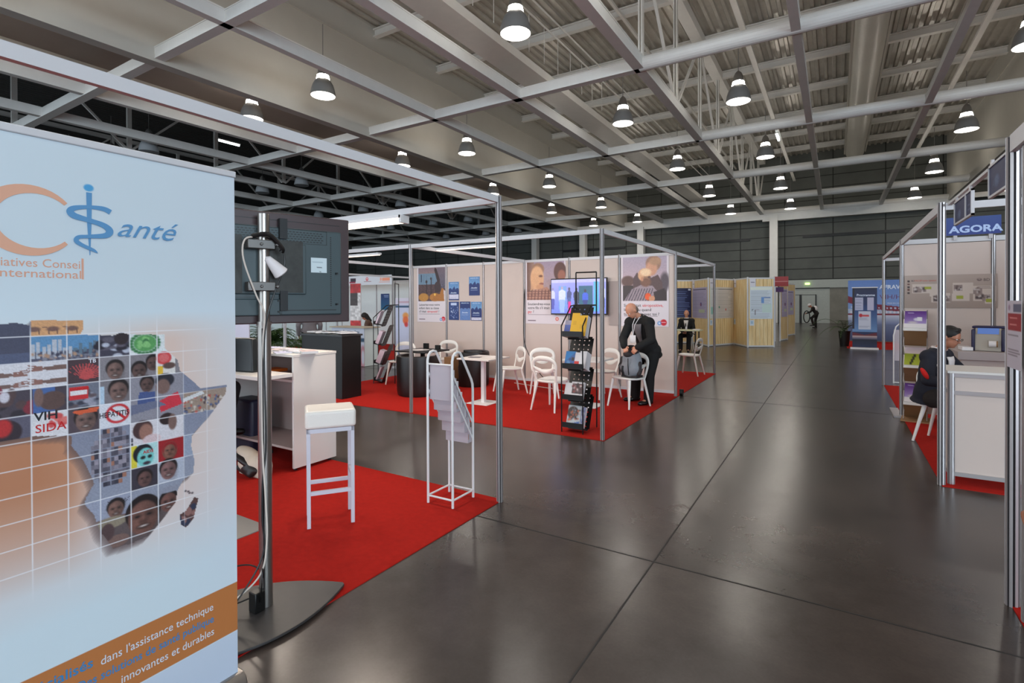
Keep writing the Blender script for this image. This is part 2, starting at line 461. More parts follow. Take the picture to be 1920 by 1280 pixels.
# ================================================================== THE HALL
GY = [-16.4, -8.5, -0.6, 7.3, 15.2, 23.2, 31.2, 39.2, 45.6]      # cross beams
def floor_material():
    m = bpy.data.materials.new('polished_concrete'); m.use_nodes = True
    nt = m.node_tree; b = nt.nodes['Principled BSDF']; L = nt.links.new
    tc = nt.nodes.new('ShaderNodeTexCoord')
    n1 = nt.nodes.new('ShaderNodeTexNoise'); n1.inputs['Scale'].default_value = 0.9; n1.inputs['Detail'].default_value = 8; n1.inputs['Roughness'].default_value = 0.62
    n2 = nt.nodes.new('ShaderNodeTexNoise'); n2.inputs['Scale'].default_value = 5; n2.inputs['Detail'].default_value = 9; n2.inputs['Roughness'].default_value = 0.68
    n3 = nt.nodes.new('ShaderNodeTexNoise'); n3.inputs['Scale'].default_value = 60; n3.inputs['Detail'].default_value = 4
    for n in (n1, n2, n3): L(tc.outputs['Object'], n.inputs['Vector'])
    ramp = nt.nodes.new('ShaderNodeValToRGB')
    b.inputs['Specular IOR Level'].default_value = 0.42; e = ramp.color_ramp.elements
    e[0].position = 0.3; e[0].color = (*srgb((0.215, 0.190, 0.178)), 1)
    e[1].position = 0.7; e[1].color = (*srgb((0.315, 0.28, 0.262)), 1)
    L(n1.outputs['Fac'], ramp.inputs[0])
    # each poured bay has its own tone
    sp = nt.nodes.new('ShaderNodeSeparateXYZ'); L(tc.outputs['Object'], sp.inputs[0])
    def mth(op, a, bb=None):
        q = nt.nodes.new('ShaderNodeMath'); q.operation = op
        for k, v in enumerate((a, bb)):
            if v is None: continue
            if isinstance(v, (int, float)): q.inputs[k].default_value = v
            else: L(v, q.inputs[k])
        return q.outputs[0]
    bx = mth('FLOOR', mth('DIVIDE', mth('ADD', sp.outputs[0], 0.97 + 36.0), 6.0))
    by = mth('FLOOR', mth('DIVIDE', mth('ADD', sp.outputs[1], -3.24 + 36.0), 6.0))
    wn = nt.nodes.new('ShaderNodeTexWhiteNoise'); wn.noise_dimensions = '2D'
    cb = nt.nodes.new('ShaderNodeCombineXYZ'); L(bx, cb.inputs[0]); L(by, cb.inputs[1]); L(cb.outputs[0], wn.inputs['Vector'])
    tone = mth('ADD', mth('MULTIPLY', wn.outputs['Value'], 0.16), 0.90)
    fine = mth('ADD', mth('MULTIPLY', n2.outputs['Fac'], 0.50), 0.75)
    fin2 = mth('ADD', mth('MULTIPLY', n3.outputs['Fac'], 0.26), 0.87)
    sc = nt.nodes.new('ShaderNodeVectorMath'); sc.operation = 'SCALE'
    L(ramp.outputs[0], sc.inputs[0]); L(mth('MULTIPLY', mth('MULTIPLY', tone, fine), fin2), sc.inputs['Scale'])
    L(sc.outputs[0], b.inputs['Base Color'])
    rr = nt.nodes.new('ShaderNodeMapRange'); rr.inputs['To Min'].default_value = 0.20; rr.inputs['To Max'].default_value = 0.30
    L(n2.outputs['Fac'], rr.inputs['Value']); L(rr.outputs[0], b.inputs['Roughness'])
    bp = nt.nodes.new('ShaderNodeBump'); bp.inputs['Strength'].default_value = 0.02; bp.inputs['Distance'].default_value = 0.01
    L(n2.outputs['Fac'], bp.inputs['Height']); L(bp.outputs[0], b.inputs['Normal'])
    return m
M_floor = floor_material()
M_joint = mat('floor_joint_filler', (0.16, 0.15, 0.145), 0.7)
fl = MB(); fl.use(M_floor).box(-52, 18, -22, 46.2, -0.3, 0)
fl.use(M_joint)
x = -0.97 - 6 * 8
while x < 18:
    fl.box(x - 0.005, x + 0.005, -22, 46.2, -0.01, 0.0012); x += 6
y = 3.24 - 6 * 4
while y < 46:
    fl.box(-52, 18, y - 0.005, y + 0.005, -0.01, 0.0016); y += 6
struct('floor', fl)

# precast concrete panels of the far wall: courses with joints
M_conc = mat('precast_concrete', (0.35, 0.36, 0.345), 0.8, noise=0.12, nscale=0.9)
M_concj = mat('concrete_joint', (0.17, 0.17, 0.165), 0.9)
w = MB(); w.use(M_conc).box(-52, 18, 46.2, 46.8, 0, 14)
w.use(M_concj)
for z in (3.36, 4.16, 5.0, 5.86, 6.75, 7.6, 8.5, 9.4, 10.3, 11.2):
    w.box(-52, 18, 46.185, 46.21, z - 0.025, z + 0.025)
x = -48.6
while x < 18:
    w.box(x - 0.03, x + 0.03, 46.18, 46.21, 3.4, 14); x += 3.23
struct('wall_north', w)
for i, (a, b_) in enumerate(((-22.7, -16.4), (-12.4, -5.9), (-2.15, 4.2))):
    o = obj('ventilation_slot', MB().box(a, b_, 46.12, 46.2, 6.56, 6.76), M_black)
    tag(o, ('long black slot high on the far wall, behind the left part of the middle booth', 'long black slot high on the far wall left of the white column', 'long black slot high on the far wall above the light portal band')[i], 'slot', 'ventilation slots of the far wall')
w = MB(); w.use(M_conc).box(-52.6, -52, -22, 46.8, 0, 14); w.use(M_concj)
for z in range(1, 13): w.box(-52.01, -51.98, -22, 46.2, z - 0.02, z + 0.02)
struct('wall_west', w)
# east wall with a tall glazed band near the entrance, south wall likewise
w = MB(); w.use(M_conc)
w.box(18, 18.6, 2, 46.8, 0, 14); w.box(18, 18.6, -22, 2, 0, 1); w.box(18, 18.6, -22, 2, 9.2, 14); w.box(18, 18.6, -22, -14, 1, 9.2)
struct('wall_east', w)
w = MB(); w.use(M_conc)
w.box(-52, 18.6, -22.6, -22, 0, 1.5); w.box(-52, 18.6, -22.6, -22, 9, 14); w.box(-52, -48, -22.6, -22, 1.5, 9); w.box(6, 18.6, -22.6, -22, 1.5, 9)
struct('wall_south', w)
M_glass = mat('window_glass', (0.85, 0.92, 0.95), 0.05, alpha=0.25)
for n_, (bx_, ax) in enumerate((((18.2, 18.24, -14, 2, 1, 9.2), 1), ((-48, 6, -22.3, -22.26, 1.5, 9), 0))):
    g = MB(); g.use(M_glass).box(*bx_); g.use(M_steelwhite)
    for k in range(9):
        if ax: q = bx_[2] + (bx_[3] - bx_[2]) * k / 8; g.box(18.1, 18.3, q - .04, q + .04, 2, 9.2)
        else: q = bx_[0] + (bx_[1] - bx_[0]) * k / 8; g.box(q - .04, q + .04, -22.4, -22.2, 1.5, 9)
    struct('window_%d' % (n_ + 1), g)

# light portal (lower band) round the far doors
M_portal = mat('pale_green_grey_paint', (0.66, 0.68, 0.66), 0.6, noise=0.04)
M_bare = mat('bare_concrete', (0.50, 0.49, 0.455), 0.8, noise=0.15, nscale=1.4)
p_ = MB(); p_.use(M_portal); p_.box(-3.6, 3.05, 45.98, 46.2, 2.69, 3.3); p_.box(-3.6, -0.36, 46.1, 46.2, 0, 2.69)
p_.use(M_bare).box(-0.36, 5, 46.08, 46.2, 0, 2.69)
p_.use(M_concj); p_.box(-3.1, -0.36, 46.09, 46.11, 2.63, 2.69)
struct('trim_1', p_)
d = MB(); d.use(M_portal).box(-2.95, -2.32, 46.04, 46.1, 0, 2.15); d.use(M_black).box(-2.36, -2.22, 46.0, 46.1, 0, 2.18); d.box(-2.98, -2.32, 46.03, 46.06, 2.13, 2.17)
struct('door_1', d)
d = MB(); d.use(M_portal).box(-2.2, -1.27, 46.04, 46.1, 0, 2.15); d.use(M_black).box(-1.3, -1.23, 46.0, 46.1, 0, 2.18); d.box(-2.22, -1.25, 46.03, 46.06, 2.13, 2.17)
struct('door_2', d)
o = obj('exit_lamp', MB().box(-1.98, -1.66, 45.84, 45.96, 2.93, 3.07), mat('green_lamp', (0.6, 0.9, 0.4), 0.4, emit=(0.82, 1.0, 0.55), estr=3.0), bevel=0.02)
tag(o, 'small glowing yellow-green lamp on the pale band above the far door', 'lamp')

# roof
c_ = MB(); c_.use(M_deck)
def deck(x0, x1, z):
    prof = []; x = x0; per = 0.36; h = 0.09
    while x < x1:
        prof += [(x, z), (x + per * .32, z), (x + per * .42, z + h), (x + per * .9, z + h)]; x += per
    prof.append((x1, z)); n = len(prof)
    vs = [(a, -22, b) for a, b in prof] + [(a, 46.2, b) for a, b in prof]
    c_.add(vs, [(i, n + i, n + i + 1, i + 1) for i in range(n - 1)])
deck(-16.3, 6.8, 13.0)
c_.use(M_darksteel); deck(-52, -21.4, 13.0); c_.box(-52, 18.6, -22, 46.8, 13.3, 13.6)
c_.use(M_deck); deck(10.8, 18.6, 13.0)
struct('ceiling', c_, normals=False)

# deep cladding walls (bulkheads) hanging from the roof either side of the main bay
for n_, s in ((2, -1), (3, 1)):
    b_ = MB(); b_.use(M_bulk)
    if s < 0: X0, X1, XF = -16.2, -16.55, -21.2
    else: X0, X1, XF = 6.5, 6.85, 10.9
    b_.box(min(X0, X1), max(X0, X1), -22, 46.2, 8.42, 13.1)
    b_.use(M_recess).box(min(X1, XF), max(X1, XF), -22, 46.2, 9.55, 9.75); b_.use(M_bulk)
    b_.box(min(XF, XF - .3 * s), max(XF, XF - .3 * s), -22, 46.2, 8.7, 13.1)
    b_.box(X0 - .04 if s > 0 else X0, X0 if s > 0 else X0 + .04, -22, 46.2, 12.05, 12.13)
    b_.box(X0 - .03 if s > 0 else X0, X0 if s > 0 else X0 + .03, -22, 46.2, 8.42, 8.62)
    struct('trim_%d' % n_, b_)

# steel grid: one object per beam
nb = [4]
def beam(mb, m=M_steelwhite):
    struct('trim_%d' % nb[0], mb, m); nb[0] += 1
for x in (-12.8, -9.15, -4.93, -0.85, 2.75):
    hw = 0.15 if x in (-9.15, -4.93) else 0.11
    ht = 0.36 if x < -4 else 0.28
    b_ = MB(); b_.box(x - hw, x + hw, -16.4, 45.9, 8.5, 8.54); b_.box(x - hw + .012, x + hw - .012, -16.4, 45.9, 8.54, 8.46 + ht); b_.box(x - hw, x + hw, -16.4, 45.9, 8.46 + ht, 8.5 + ht)
    beam(b_)
for y in GY[1:]:
    b_ = MB()
    b_.box(-16.3, -4.93, y - .13, y + .13, 8.5, 8.53); b_.box(-16.3, -4.93, y - .115, y + .115, 8.53, 8.8); b_.box(-16.3, -4.93, y - .13, y + .13, 8.8, 8.83)
    beam(b_)
    b_ = MB(); b_.cyl((-4.93, y, 8.68), (6.6, y, 8.68), 0.21, n=20); beam(b_)
for x in (-20.95, -24.7, -28.5, -32.5, -36.5, -40.5, -44.5):
    beam(MB().box(x - .12, x + .12, -16.4, 46, 8.5, 8.83))
for y in GY[1:]:
    beam(MB().box(-52, -16.5, y - .14, y + .14, 8.48, 8.80))
    beam(MB().box(6.8, 18, y - .14, y + .14, 8.48, 8.80))
# end girder over the column
b_ = MB(); b_.box(-4.9, 6.8, 45.5, 45.9, 8.1, 8.45); b_.box(-4.9, 6.8, 45.45, 45.95, 7.95, 8.1); b_.box(-4.9, 6.8, 45.45, 45.95, 8.45, 8.6); beam(b_)
beam(MB().box(-52, -4.9, 45.5, 45.9, 8.1, 8.5))
# columns
for x in (-4.1, -14.7, -20.3, -25.5, 11.5):
    b_ = MB(); b_.box(x - .28, x + .28, 45.3, 45.9, 0, 8.3); b_.box(x - .2, x + .2, 45.28, 45.3, .2, 8.0)
    beam(b_)
# roof purlins across, and the upper chords
y = -12.4
while y < 46:
    b_ = MB(); b_.box(-16.2, 6.5, y - .12, y + .12, 12.62, 12.66); b_.box(-16.2, 6.5, y - .03, y + .03, 12.66, 12.95); b_.box(-16.2, 6.5, y - .12, y + .12, 12.9, 12.95)
    beam(b_); y += 3.98
beam(MB().box(-5.15, -4.72, -16, 45.9, 12.55, 12.95))
b_ = MB(); b_.box(-10.25, -9.25, -16, 45.9, 10.0, 10.3); beam(b_)
for xx in (-2.7, 4.3): beam(MB().box(xx - .09, xx + .09, -16, 45.9, 10.95, 11.05))
beam(MB().box(-6.95, -6.85, -16, 45.9, 12.45, 12.55))
# lattice webs of the big trusses
def webs(x, z0, z1, ys, step, w_=.13, m=M_steelwhite):
    y = ys[0]; k = 0
    while y < ys[1]:
        b_ = MB(); b_.box(x - w_ / 2, x - w_ / 6, y - .09, y + .09, z0, z1); b_.box(x + w_ / 6, x + w_ / 2, y - .09, y + .09, z0, z1)
        y2 = y + step
        b_.bar((x, y + .1, z1), (x, y2 - .1, z0), .09) if k % 2 == 0 else b_.bar((x, y + .1, z0), (x, y2 - .1, z1), .09)
        beam(b_, m); y = y2; k += 1
webs(-4.93, 8.8, 12.6, (-0.6, 44), 3.98)
webs(-27.8, 8.8, 12.4, (-0.7, 42), 3.98, .12)
webs(-40.0, 8.8, 12.4, (-0.7, 42), 3.98, .12)
beam(MB().box(-27.95, -27.65, -10, 46, 12.35, 12.55)); beam(MB().box(-40.15, -39.85, -10, 46, 12.35, 12.55))
# round air duct
b_ = MB(); b_.cyl((1.15, -16, 12.05), (1.15, 43.5, 12.05), 0.55, n=32)
for s in (-1, 1): b_.box(1.15 + s * .60 - .04, 1.15 + s * .60 + .04, -16, 43.5, 11.95, 12.02)
t = obj('air_duct', b_, M_bulk, smooth=True); tag(t, 'large round white air duct running along under the corrugated roof', 'duct')
# row of sprinkler rods beside the beam
for k in range(14):
    y = 8.0 + k * 1.1
    o = obj('hanger_rod', MB().cyl((-9.0, y, 10.3), (-9.0, y, 11.6), 0.012, n=6), M_steelwhite)
    tag(o, 'thin white hanger rod rising from the wide pale tray under the roof', 'rod', 'hanger rods of the roof tray')
beam(MB().cyl((-8.95, -10, 11.6), (-8.95, 45, 11.6), .035, n=8))
beam(MB().cyl((-8.6, -10, 11.75), (-8.6, 45, 11.75), .03, n=8))

# ================================================================== PENDANT LAMPS
def make_lamp(lit):
    t = thing('pendant_lamp', 'x', 'lamp', (0, 0, 8.3))
    s = MB(); s.lathe([(.39, 0), (.385, .07), (.36, .21), (.32, .34), (.26, .45), (.205, .52)], n=28)
    s.lathe([(.38, .002), (.375, .07), (.35, .21), (.31, .33), (.25, .44), (.20, .51)], n=28)
    obj('lamp_shade', s, M_lampbody if lit else M_lampoff, t, smooth=True)
    n_ = MB(); n_.lathe([(.208, .515), (.20, .55), (.178, .655)], n=24)
    obj('lamp_neck', n_, M_glowneck if lit else M_lampoff, t, smooth=True)
    c = MB(); c.lathe([(.180, .65), (.165, .72), (.145, .84), (.10, .95), (.05, 1.0), (.02, 1.03)], n=20); c.cyl((0, 0, 1.0), (0, 0, 2.3), .012, n=6)
    obj('lamp_cap', c, M_lampbody, t, smooth=True)
    g = MB(); g.lathe([(.001, -.012), (.2, -.01), (.372, .004)], n=28)
    obj('lamp_diffuser', g, M_glow if lit else M_lampoff, t, smooth=True)
    return t
lit0 = make_lamp(True); off0 = make_lamp(False)
NEARF = {0: 'nearest', 1: 'second', 2: 'third', 3: 'fourth', 4: 'farthest'}
rows = [11.1, 18.8, 26.7, 34.5, 42.4]
cols = [(-17.9, 'half hidden by the left bulkhead edge'), (-14.0, 'in front of the smooth left bulkhead'), (-6.75, 'left of the tall lattice truss'), (-2.75, 'just right of the tall lattice truss'), (4.35, 'near the right bulkhead'), (8.85, 'below the right bulkhead beyond the blue signs')]
first = True
for x, where in cols:
    for i, y in enumerate(rows):
        lab = 'lit pendant lamp, %s of the row %s' % (NEARF[i], where)
        if first: o = lit0; o.location = (x, y, 8.3); o['label'] = lab; o['group'] = 'lit pendant lamps'; first = False
        else: o = dup(lit0, (x, y, 8.3), 0, lab, 'lit pendant lamps')
        area_light('pendant_light', (x, y, 8.27), (0, 0, -1), .7, .7, LAMP_W, (1.0, 0.93, 0.86), 'DISK')
# rows over and behind the camera
for x, where in cols[:5]:
    for y in (3.3, -4.6, -12.4):
        dup(lit0, (x, y, 8.3), 0, 'lit bell-shaped pendant lamp over the camera side of the hall', 'lit pendant lamps behind the camera')
        area_light('pendant_light', (x, y, 8.27), (0, 0, -1), .7, .7, LAMP_W, (1.0, 0.93, 0.86), 'DISK')
first = True
for x, rank in ((-25.6, 'nearer'), (-29.3, 'farther'), (-34.3, 'outermost')):
    for i, y in enumerate(rows):
        lab = 'unlit grey pendant lamp in the dark side bay, %s in the %s row' % (NEARF[i], rank)
        if first: o = off0; o.location = (x, y, 8.3); o['label'] = lab; o['group'] = 'unlit pendant lamps'; first = False
        else: dup(off0, (x, y, 8.3), 0, lab, 'unlit pendant lamps')
# two bare tube fittings high up
for (x, y, z), lab in (((-30.0, 17.2, 11.0), 'small bright tube light high in the dark left bay'), ((-2.75, 32.8, 10.85), 'small bright tube light hanging from the roof right of the truss')):
    t = thing('tube_light', lab, 'light', (x, y, z))
    obj('tube', MB().cyl((0, -.6, 0), (0, .6, 0), .06, n=12), mat('cold_tube_glow', (1, 1, 1), .4, emit=(0.95, 1, 1), estr=8.0), t)
    obj('housing', MB().box(-.08, .08, -.65, .65, .05, .12), M_white, t)
# ================================================================== CARPETS
def carpet(x0, x1, y0, y1, label):
    o = obj('carpet', MB().box(x0, x1, y0, y1, 0.0, 0.006), M_carpet)
    return tag(o, label, 'carpet', 'red booth carpets')
carpet(-9.0, -2.335, -3.0, 3.61, 'red carpet of the front left booth under the white stool and television stand')
carpet(-8.4, -2.31, 5.76, 9.2, 'red carpet of the middle booth under the black armchairs and white chairs')
carpet(-8.4, -2.31, 9.2, 12.55, 'small strip of red carpet behind the middle booth wall under a single white chair')
carpet(0.80, 6.0, 5.88, 9.2, 'red carpet under the white counter of the right booth')
carpet(0.80, 6.0, 9.2, 12.4, 'red carpet behind the right booth, its corner showing beside the thin post')
carpet(0.80, 6.0, -3.0, 3.77, 'red carpet corner at the right edge of the picture, below the nearest post')
carpet(-17.5, -10.9, 9.4, 15.5, 'red carpet of the far left booth under the woman writing at a table')
carpet(0.35, 8.0, 21.55, 25.6, 'bright red carpet below the big blue bridge backdrop')

# ================================================================== SHELL-SCHEME BOOTHS
def post_poly(r, n=8):
    pts = []
    for k in range(n):
        a = 2 * PI * k / n
        for da, rr in ((-.30, r), (-.17, r), (-.16, r * .78), (.16, r * .78), (.17, r)):
            t = a + da; pts.append((rr * math.cos(t), rr * math.sin(t)))
    return pts
PP = post_poly(0.027)
def post(parent, x, y, z1=2.5, z0=0.0, r=1.0, m=None):
    b_ = MB(); poly = [(x + p[0] * r, y + p[1] * r) for p in PP]
    b_.use(m or M_alu).prism(poly, z0, z1)
    b_.use(M_groove).cyl((x, y, z0), (x, y, z1 - .002), .0225 * r, n=16)
    return obj('post', b_, None, parent, world=True)
def rail(parent, p0, p1, z=2.472, h=.055, name='rail'):
    x0, y0 = p0; x1, y1 = p1; b_ = MB(); b_.use(M_alurail).bar((x0, y0, z), (x1, y1, z), .03, h)
    d = Vector((x1 - x0, y1 - y0, 0)).normalized(); s = Vector((-d.y, d.x, 0))
    return obj(name, b_, None, parent, world=True)
def panel(parent, p0, p1, z0=.06, z1=2.44, m=None):
    x0, y0 = p0; x1, y1 = p1
    b_ = MB(); b_.use(m or M_panel).bar((x0, y0, (z0 + z1) / 2), (x1, y1, (z0 + z1) / 2), .006, z1 - z0)
    o = obj('wall_panel', b_, None, parent, world=True)
    return o
def booth(label, loc):
    return thing('exhibition_booth', label, 'booth', (loc[0], loc[1], 0), 0, 'aluminium shell scheme booths')

# A: front left, open on two sides
A = booth('front left open booth frame, its tall aluminium post at the red carpet corner', (-2.34, 3.57))
post(A, -2.34, 3.57); post(A, -8.3, 3.57); post(A, -2.34, -2.4)
rail(A, (-2.36, 3.57), (-8.28, 3.57)); rail(A, (-2.34, 3.545), (-2.34, -2.4))
rail(A, (-8.3, 3.55), (-8.3, -2.4))
# B: middle, white wall with posters
B = booth('middle booth frame with the long white poster wall and corner post on the red carpet', (-2.34, 5.79))
post(B, -2.34, 5.79); post(B, -5.36, 5.79); post(B, -8.38, 5.79)
rail(B, (-2.36, 5.79), (-5.34, 5.79)); rail(B, (-5.38, 5.79), (-8.36, 5.79))
rail(B, (-2.34, 5.81), (-2.34, 9.1)); rail(B, (-5.36, 5.81), (-5.36, 9.1)); rail(B, (-8.38, 5.81), (-8.38, 9.1))
for i in range(7):
    x = -2.345 - i * 1.006
    post(B, x, 9.13, z1=2.5)
    if i < 6:
        panel(B, (x - .02, 9.13), (x - .99, 9.13), .07, 2.45)
        rail(B, (x - .02, 9.13), (x - .99, 9.13), 2.465, .05); rail(B, (x - .02, 9.13), (x - .99, 9.13), .075, .05)
# C: behind the wall, open
C_ = booth('open frame behind the middle booth wall with one thin far post on the carpet corner', (-2.34, 12.5))
post(C_, -2.34, 12.5); post(C_, -8.38, 12.5)
rail(C_, (-2.34, 9.16), (-2.34, 12.48)); rail(C_, (-2.36, 12.5), (-8.36, 12.5))
# E: right booth
E_ = booth('right booth frame with wall of small photo leaflets, behind the seated man', (0.81, 5.93))
post(E_, .80, 5.93, r=1.1); post(E_, .80, 9.2); post(E_, 1.77, 9.2); post(E_, 2.74, 9.2); post(E_, 3.7, 9.2)
rail(E_, (.80, 5.95), (.80, 9.18), 2.462, .075)
for x in (.82, 1.79, 2.76):
    panel(E_, (x, 9.2), (x + .93, 9.2), .06, 2.42); rail(E_, (x, 9.2), (x + .93, 9.2), 2.46, .065)
for x in (1.77, 2.74): post(E_, x, 5.93)
rail(E_, (.82, 5.93), (3.7, 5.93), 2.46, .06); post(E_, 3.7, 5.93)
for y in (5.95, 6.95, 7.95): panel(E_, (3.7, y), (3.7, y + .98)); post(E_, 3.7, y + 1.0)
# F: behind the right booth
F_ = booth('thin open frame behind the right booth, its post before the blue backdrop', (0.80, 12.4))
post(F_, .80, 12.45); rail(F_, (.80, 9.22), (.80, 12.43), 2.468, .06); rail(F_, (.82, 12.45), (3.7, 12.45), 2.44, .055); post(F_, 3.7, 12.45)
# D: nearest on the right
D_ = booth('nearest right booth frame, cut by the edge of the picture', (0.81, 3.77))
post(D_, .805, 3.77, r=1.15); post(D_, .835, 3.60, r=1.25)
rail(D_, (.80, 3.745), (.80, -2.4), 2.46, .09); rail(D_, (.85, 3.80), (.85, 5.90), 2.475, .02); rail(D_, (.83, 3.77), (3.7, 3.77), 2.46, .06)
panel(D_, (.86, 3.55), (.90, 2.6), .10, 2.4)
post(D_, .91, 2.56, r=1.1)

# H: pale green-white stand far left
H_ = booth('far left booth of pale panels with a printed fascia strip, behind the writing woman', (-13.3, 13.6))
M_pale = mat('pale_cool_panel', (0.86, 0.90, 0.90), 0.5, noise=0.015)
for i in range(18):
    x = -9.3 - i * 1.0
    post(H_, x, 14.6)
    if i < 17: panel(H_, (x - .02, 14.6), (x - .98, 14.6), m=M_pale); rail(H_, (x - .02, 14.6), (x - .98, 14.6), 2.47, .05)
rail(H_, (-11.95, 9.9), (-11.95, 14.6)); post(H_, -11.95, 9.9); rail(H_, (-11.95, 9.9), (-17, 9.9))
rail(H_, (-9.3, 14.6), (-9.3, 11.5)); 
fas = Pic(4.2, .33, 60, (0.86, 0.88, 0.91))
fas.rect(2.15, .08, 2.42, .2, (.25, .2, .25)).rect(2.1, .2, 2.4, .25, (.6, .2, .3)).ell(3.0, .12, .06, .06, (.85, .2, .25)).ell(3.0, .11, .03, .03, (.95, .9, .9)).rect(2.85, .2, 3.2, .22, (.6, .35, .4))
fas.rect(1.0, .1, 1.3, .25, (.55, .3, .4)).rect(3.75, .1, 4.1, .2, (.95, .62, .5)).rect(3.6, .23, 4.1, .25, (.9, .6, .5)).ell(3.68, .14, .04, .06, (.95, .65, .55))
printed('fascia_panel', fas, (-17.1, 13.0, 2.28), 0, None, 'long white fascia strip with small red logos above the far left booth', 'fascia')
rail(H_, (-17.2, 13.03), (-12.9, 13.03), 2.55, .05); post(H_, -12.9, 13.03); post(H_, -17.2, 13.03)

# ================================================================== POSTERS ON THE MIDDLE BOOTH WALL
WY = 9.118
K = (.10, .09, .10); RED = (.80, .12, .14)
def campaign(w, h, ph, lines, art):
    p = Pic(w, h, 105, (0.86, 0.82, 0.84)); m = .03
    art(p, m, m, w - m, ph)
    for i, ln in enumerate(lines):
        x = m + .02
        for seg, col in ln:
            p.text(seg, x, ph + .10 + i * .077, .072, col, .010)
            x += text2d(seg, .072, .010)[2] + (.02 if seg[-1] != ' ' else .025)
    p.rect(m + .02, h - .185, w - .2, h - .178, (.55, .5, .53)).rect(m + .02, h - .07, m + .2, h - .055, (.45, .35, .4))
    return p
def logo_w(p, cx, cy, s):
    p.ell(cx, cy, s, s, (.78, .06, .14)); p.ell(cx - s * 1.35, cy + s * .25, s * .62, s * .62, (.30, .52, .78)); p.ell(cx - s * 1.35, cy + s * .25, s * .34, s * .34, (.85, .88, .95))
    p.lines(cx - s * .7, cy - s * .1, cx + s * .6, 3, s * .3, (.95, .75, .8), s * .12)
def art1(p, x0, y0, x1, y1):
    W, H = x1 - x0, y1 - y0; q = lambda u, v: (x0 + u * W, y0 + v * H)
    p.rect(x0, y0, x1, y1, (.30, .22, .22)); p.grad(x0, y0, x1, y0 + .2 * H, (.50, .41, .44), (.55, .46, .46))
    p.rect(x0, y0 + .18 * H, x0 + .72 * W, y0 + .5 * H, (.42, .52, .60)); p.grad(x0 + .7 * W, y0, x1, y0 + .62 * H, (.45, .38, .42), (.33, .32, .38))
    for i in range(6): p.rect(x0 + (.1 + i * .11) * W, y0 + .22 * H, x0 + (.11 + i * .11) * W, y0 + .47 * H, (.33, .42, .52))
    p.rect(*q(.1, .2), *q(.13, .42), (.18, .2, .3))
    p.rect(x0, y0 + .5 * H, x0 + .75 * W, y1, (.30, .20, .20)); p.noise(.25, 2, (x0, y0 + .5 * H, x1, y1))
    for (cx, a, b, r) in ((.31, .52, .42, .035), (.48, .55, .33, .03)):
        p.poly([q(cx - .03, .95), q(cx + .04, .95), q(cx + .02, b), q(cx - .01, b)], (.22, .13, .13)); p.ell(*q(cx, b), r * W, r * W * 1.3, (.20, .12, .12))
    p.poly([q(.62, .75), q(.82, .72), q(.80, .35), q(.68, .04), q(.62, .0), q(.60, .08), q(.70, .4)], (.20, .11, .11))
    p.ell(*q(.72, .58), .12 * W, .16 * H, (.22, .13, .13))
    p.ell(*q(.20, .88), .19 * W, .12 * H, (.72, .50, .20), soft=.02); p.ell(*q(.62, .88), .2 * W, .12 * H, (.70, .46, .18), soft=.02)
    p.poly([q(.5, 1), q(.98, 1), q(.98, .68), q(.88, .6), q(.8, .78), q(.6, .8)], (.66, .42, .16)); p.ell(*q(.62, .80), .03 * W, .04 * H, (.95, .75, .3), soft=.01)
    p.poly([q(.93, .66), q(1, .7), q(1, 1), q(.96, 1)], (.8, .75, .75)); p.noise(.08, 1, (x0, y0, x1, y1))
def art2(p, x0, y0, x1, y1):
    W, H = x1 - x0, y1 - y0; q = lambda u, v: (x0 + u * W, y0 + v * H)
    p.grad(x0, y0, x1, y1, (.62, .55, .63), (.72, .60, .58)); p.grad(x0, y0, x0 + .2 * W, y1, (.42, .27, .22), (.62, .5, .45), 'x')
    p.ell(*q(.30, .20), .17 * W, .16 * H, (.60, .44, .34), soft=.03); p.ell(*q(.28, .42), .18 * W, .30 * H, (.88, .68, .50), soft=.03)
    p.poly([q(.1, .75), q(.12, .3), q(.44, .35), q(.46, .5), q(.43, .68)], (.85, .64, .47), .8)
    p.ell(*q(.38, .38), .05 * W, .03 * H, (.45, .28, .2), soft=.015); p.ell(*q(.40, .58), .06 * W, .03 * H, (.6, .35, .28), soft=.01); p.ell(*q(.36, .66), .10 * W, .07 * H, (.8, .58, .42), soft=.02)
    p.ell(*q(.89, .28), .16 * W, .24 * H, (.36, .22, .19), soft=.02); p.ell(*q(.93, .38), .1 * W, .14 * H, (.62, .38, .30), soft=.03)
    p.poly([q(.6, 1), q(.62, .62), q(.8, .55), q(1, .6), q(1, 1)], (.27, .18, .16)); p.poly([q(0, 1), q(.02, .78), q(.3, .72), q(.55, .66), q(.66, .8), q(.66, 1)], (.70, .50, .42))
    for k in range(7): p.poly([q(.04 + k * .09, .74), q(.07 + k * .09, .72), q(.05 + k * .09, 1), q(.02 + k * .09, 1)], (.38, .22, .2), .75)
    for k in range(4): p.rect(x0, y0 + (.76 + k * .065) * H, x0 + .64 * W, y0 + (.785 + k * .065) * H, (.42, .26, .23), .6)
    p.noise(.05, 1, (x0, y0, x1, y1))
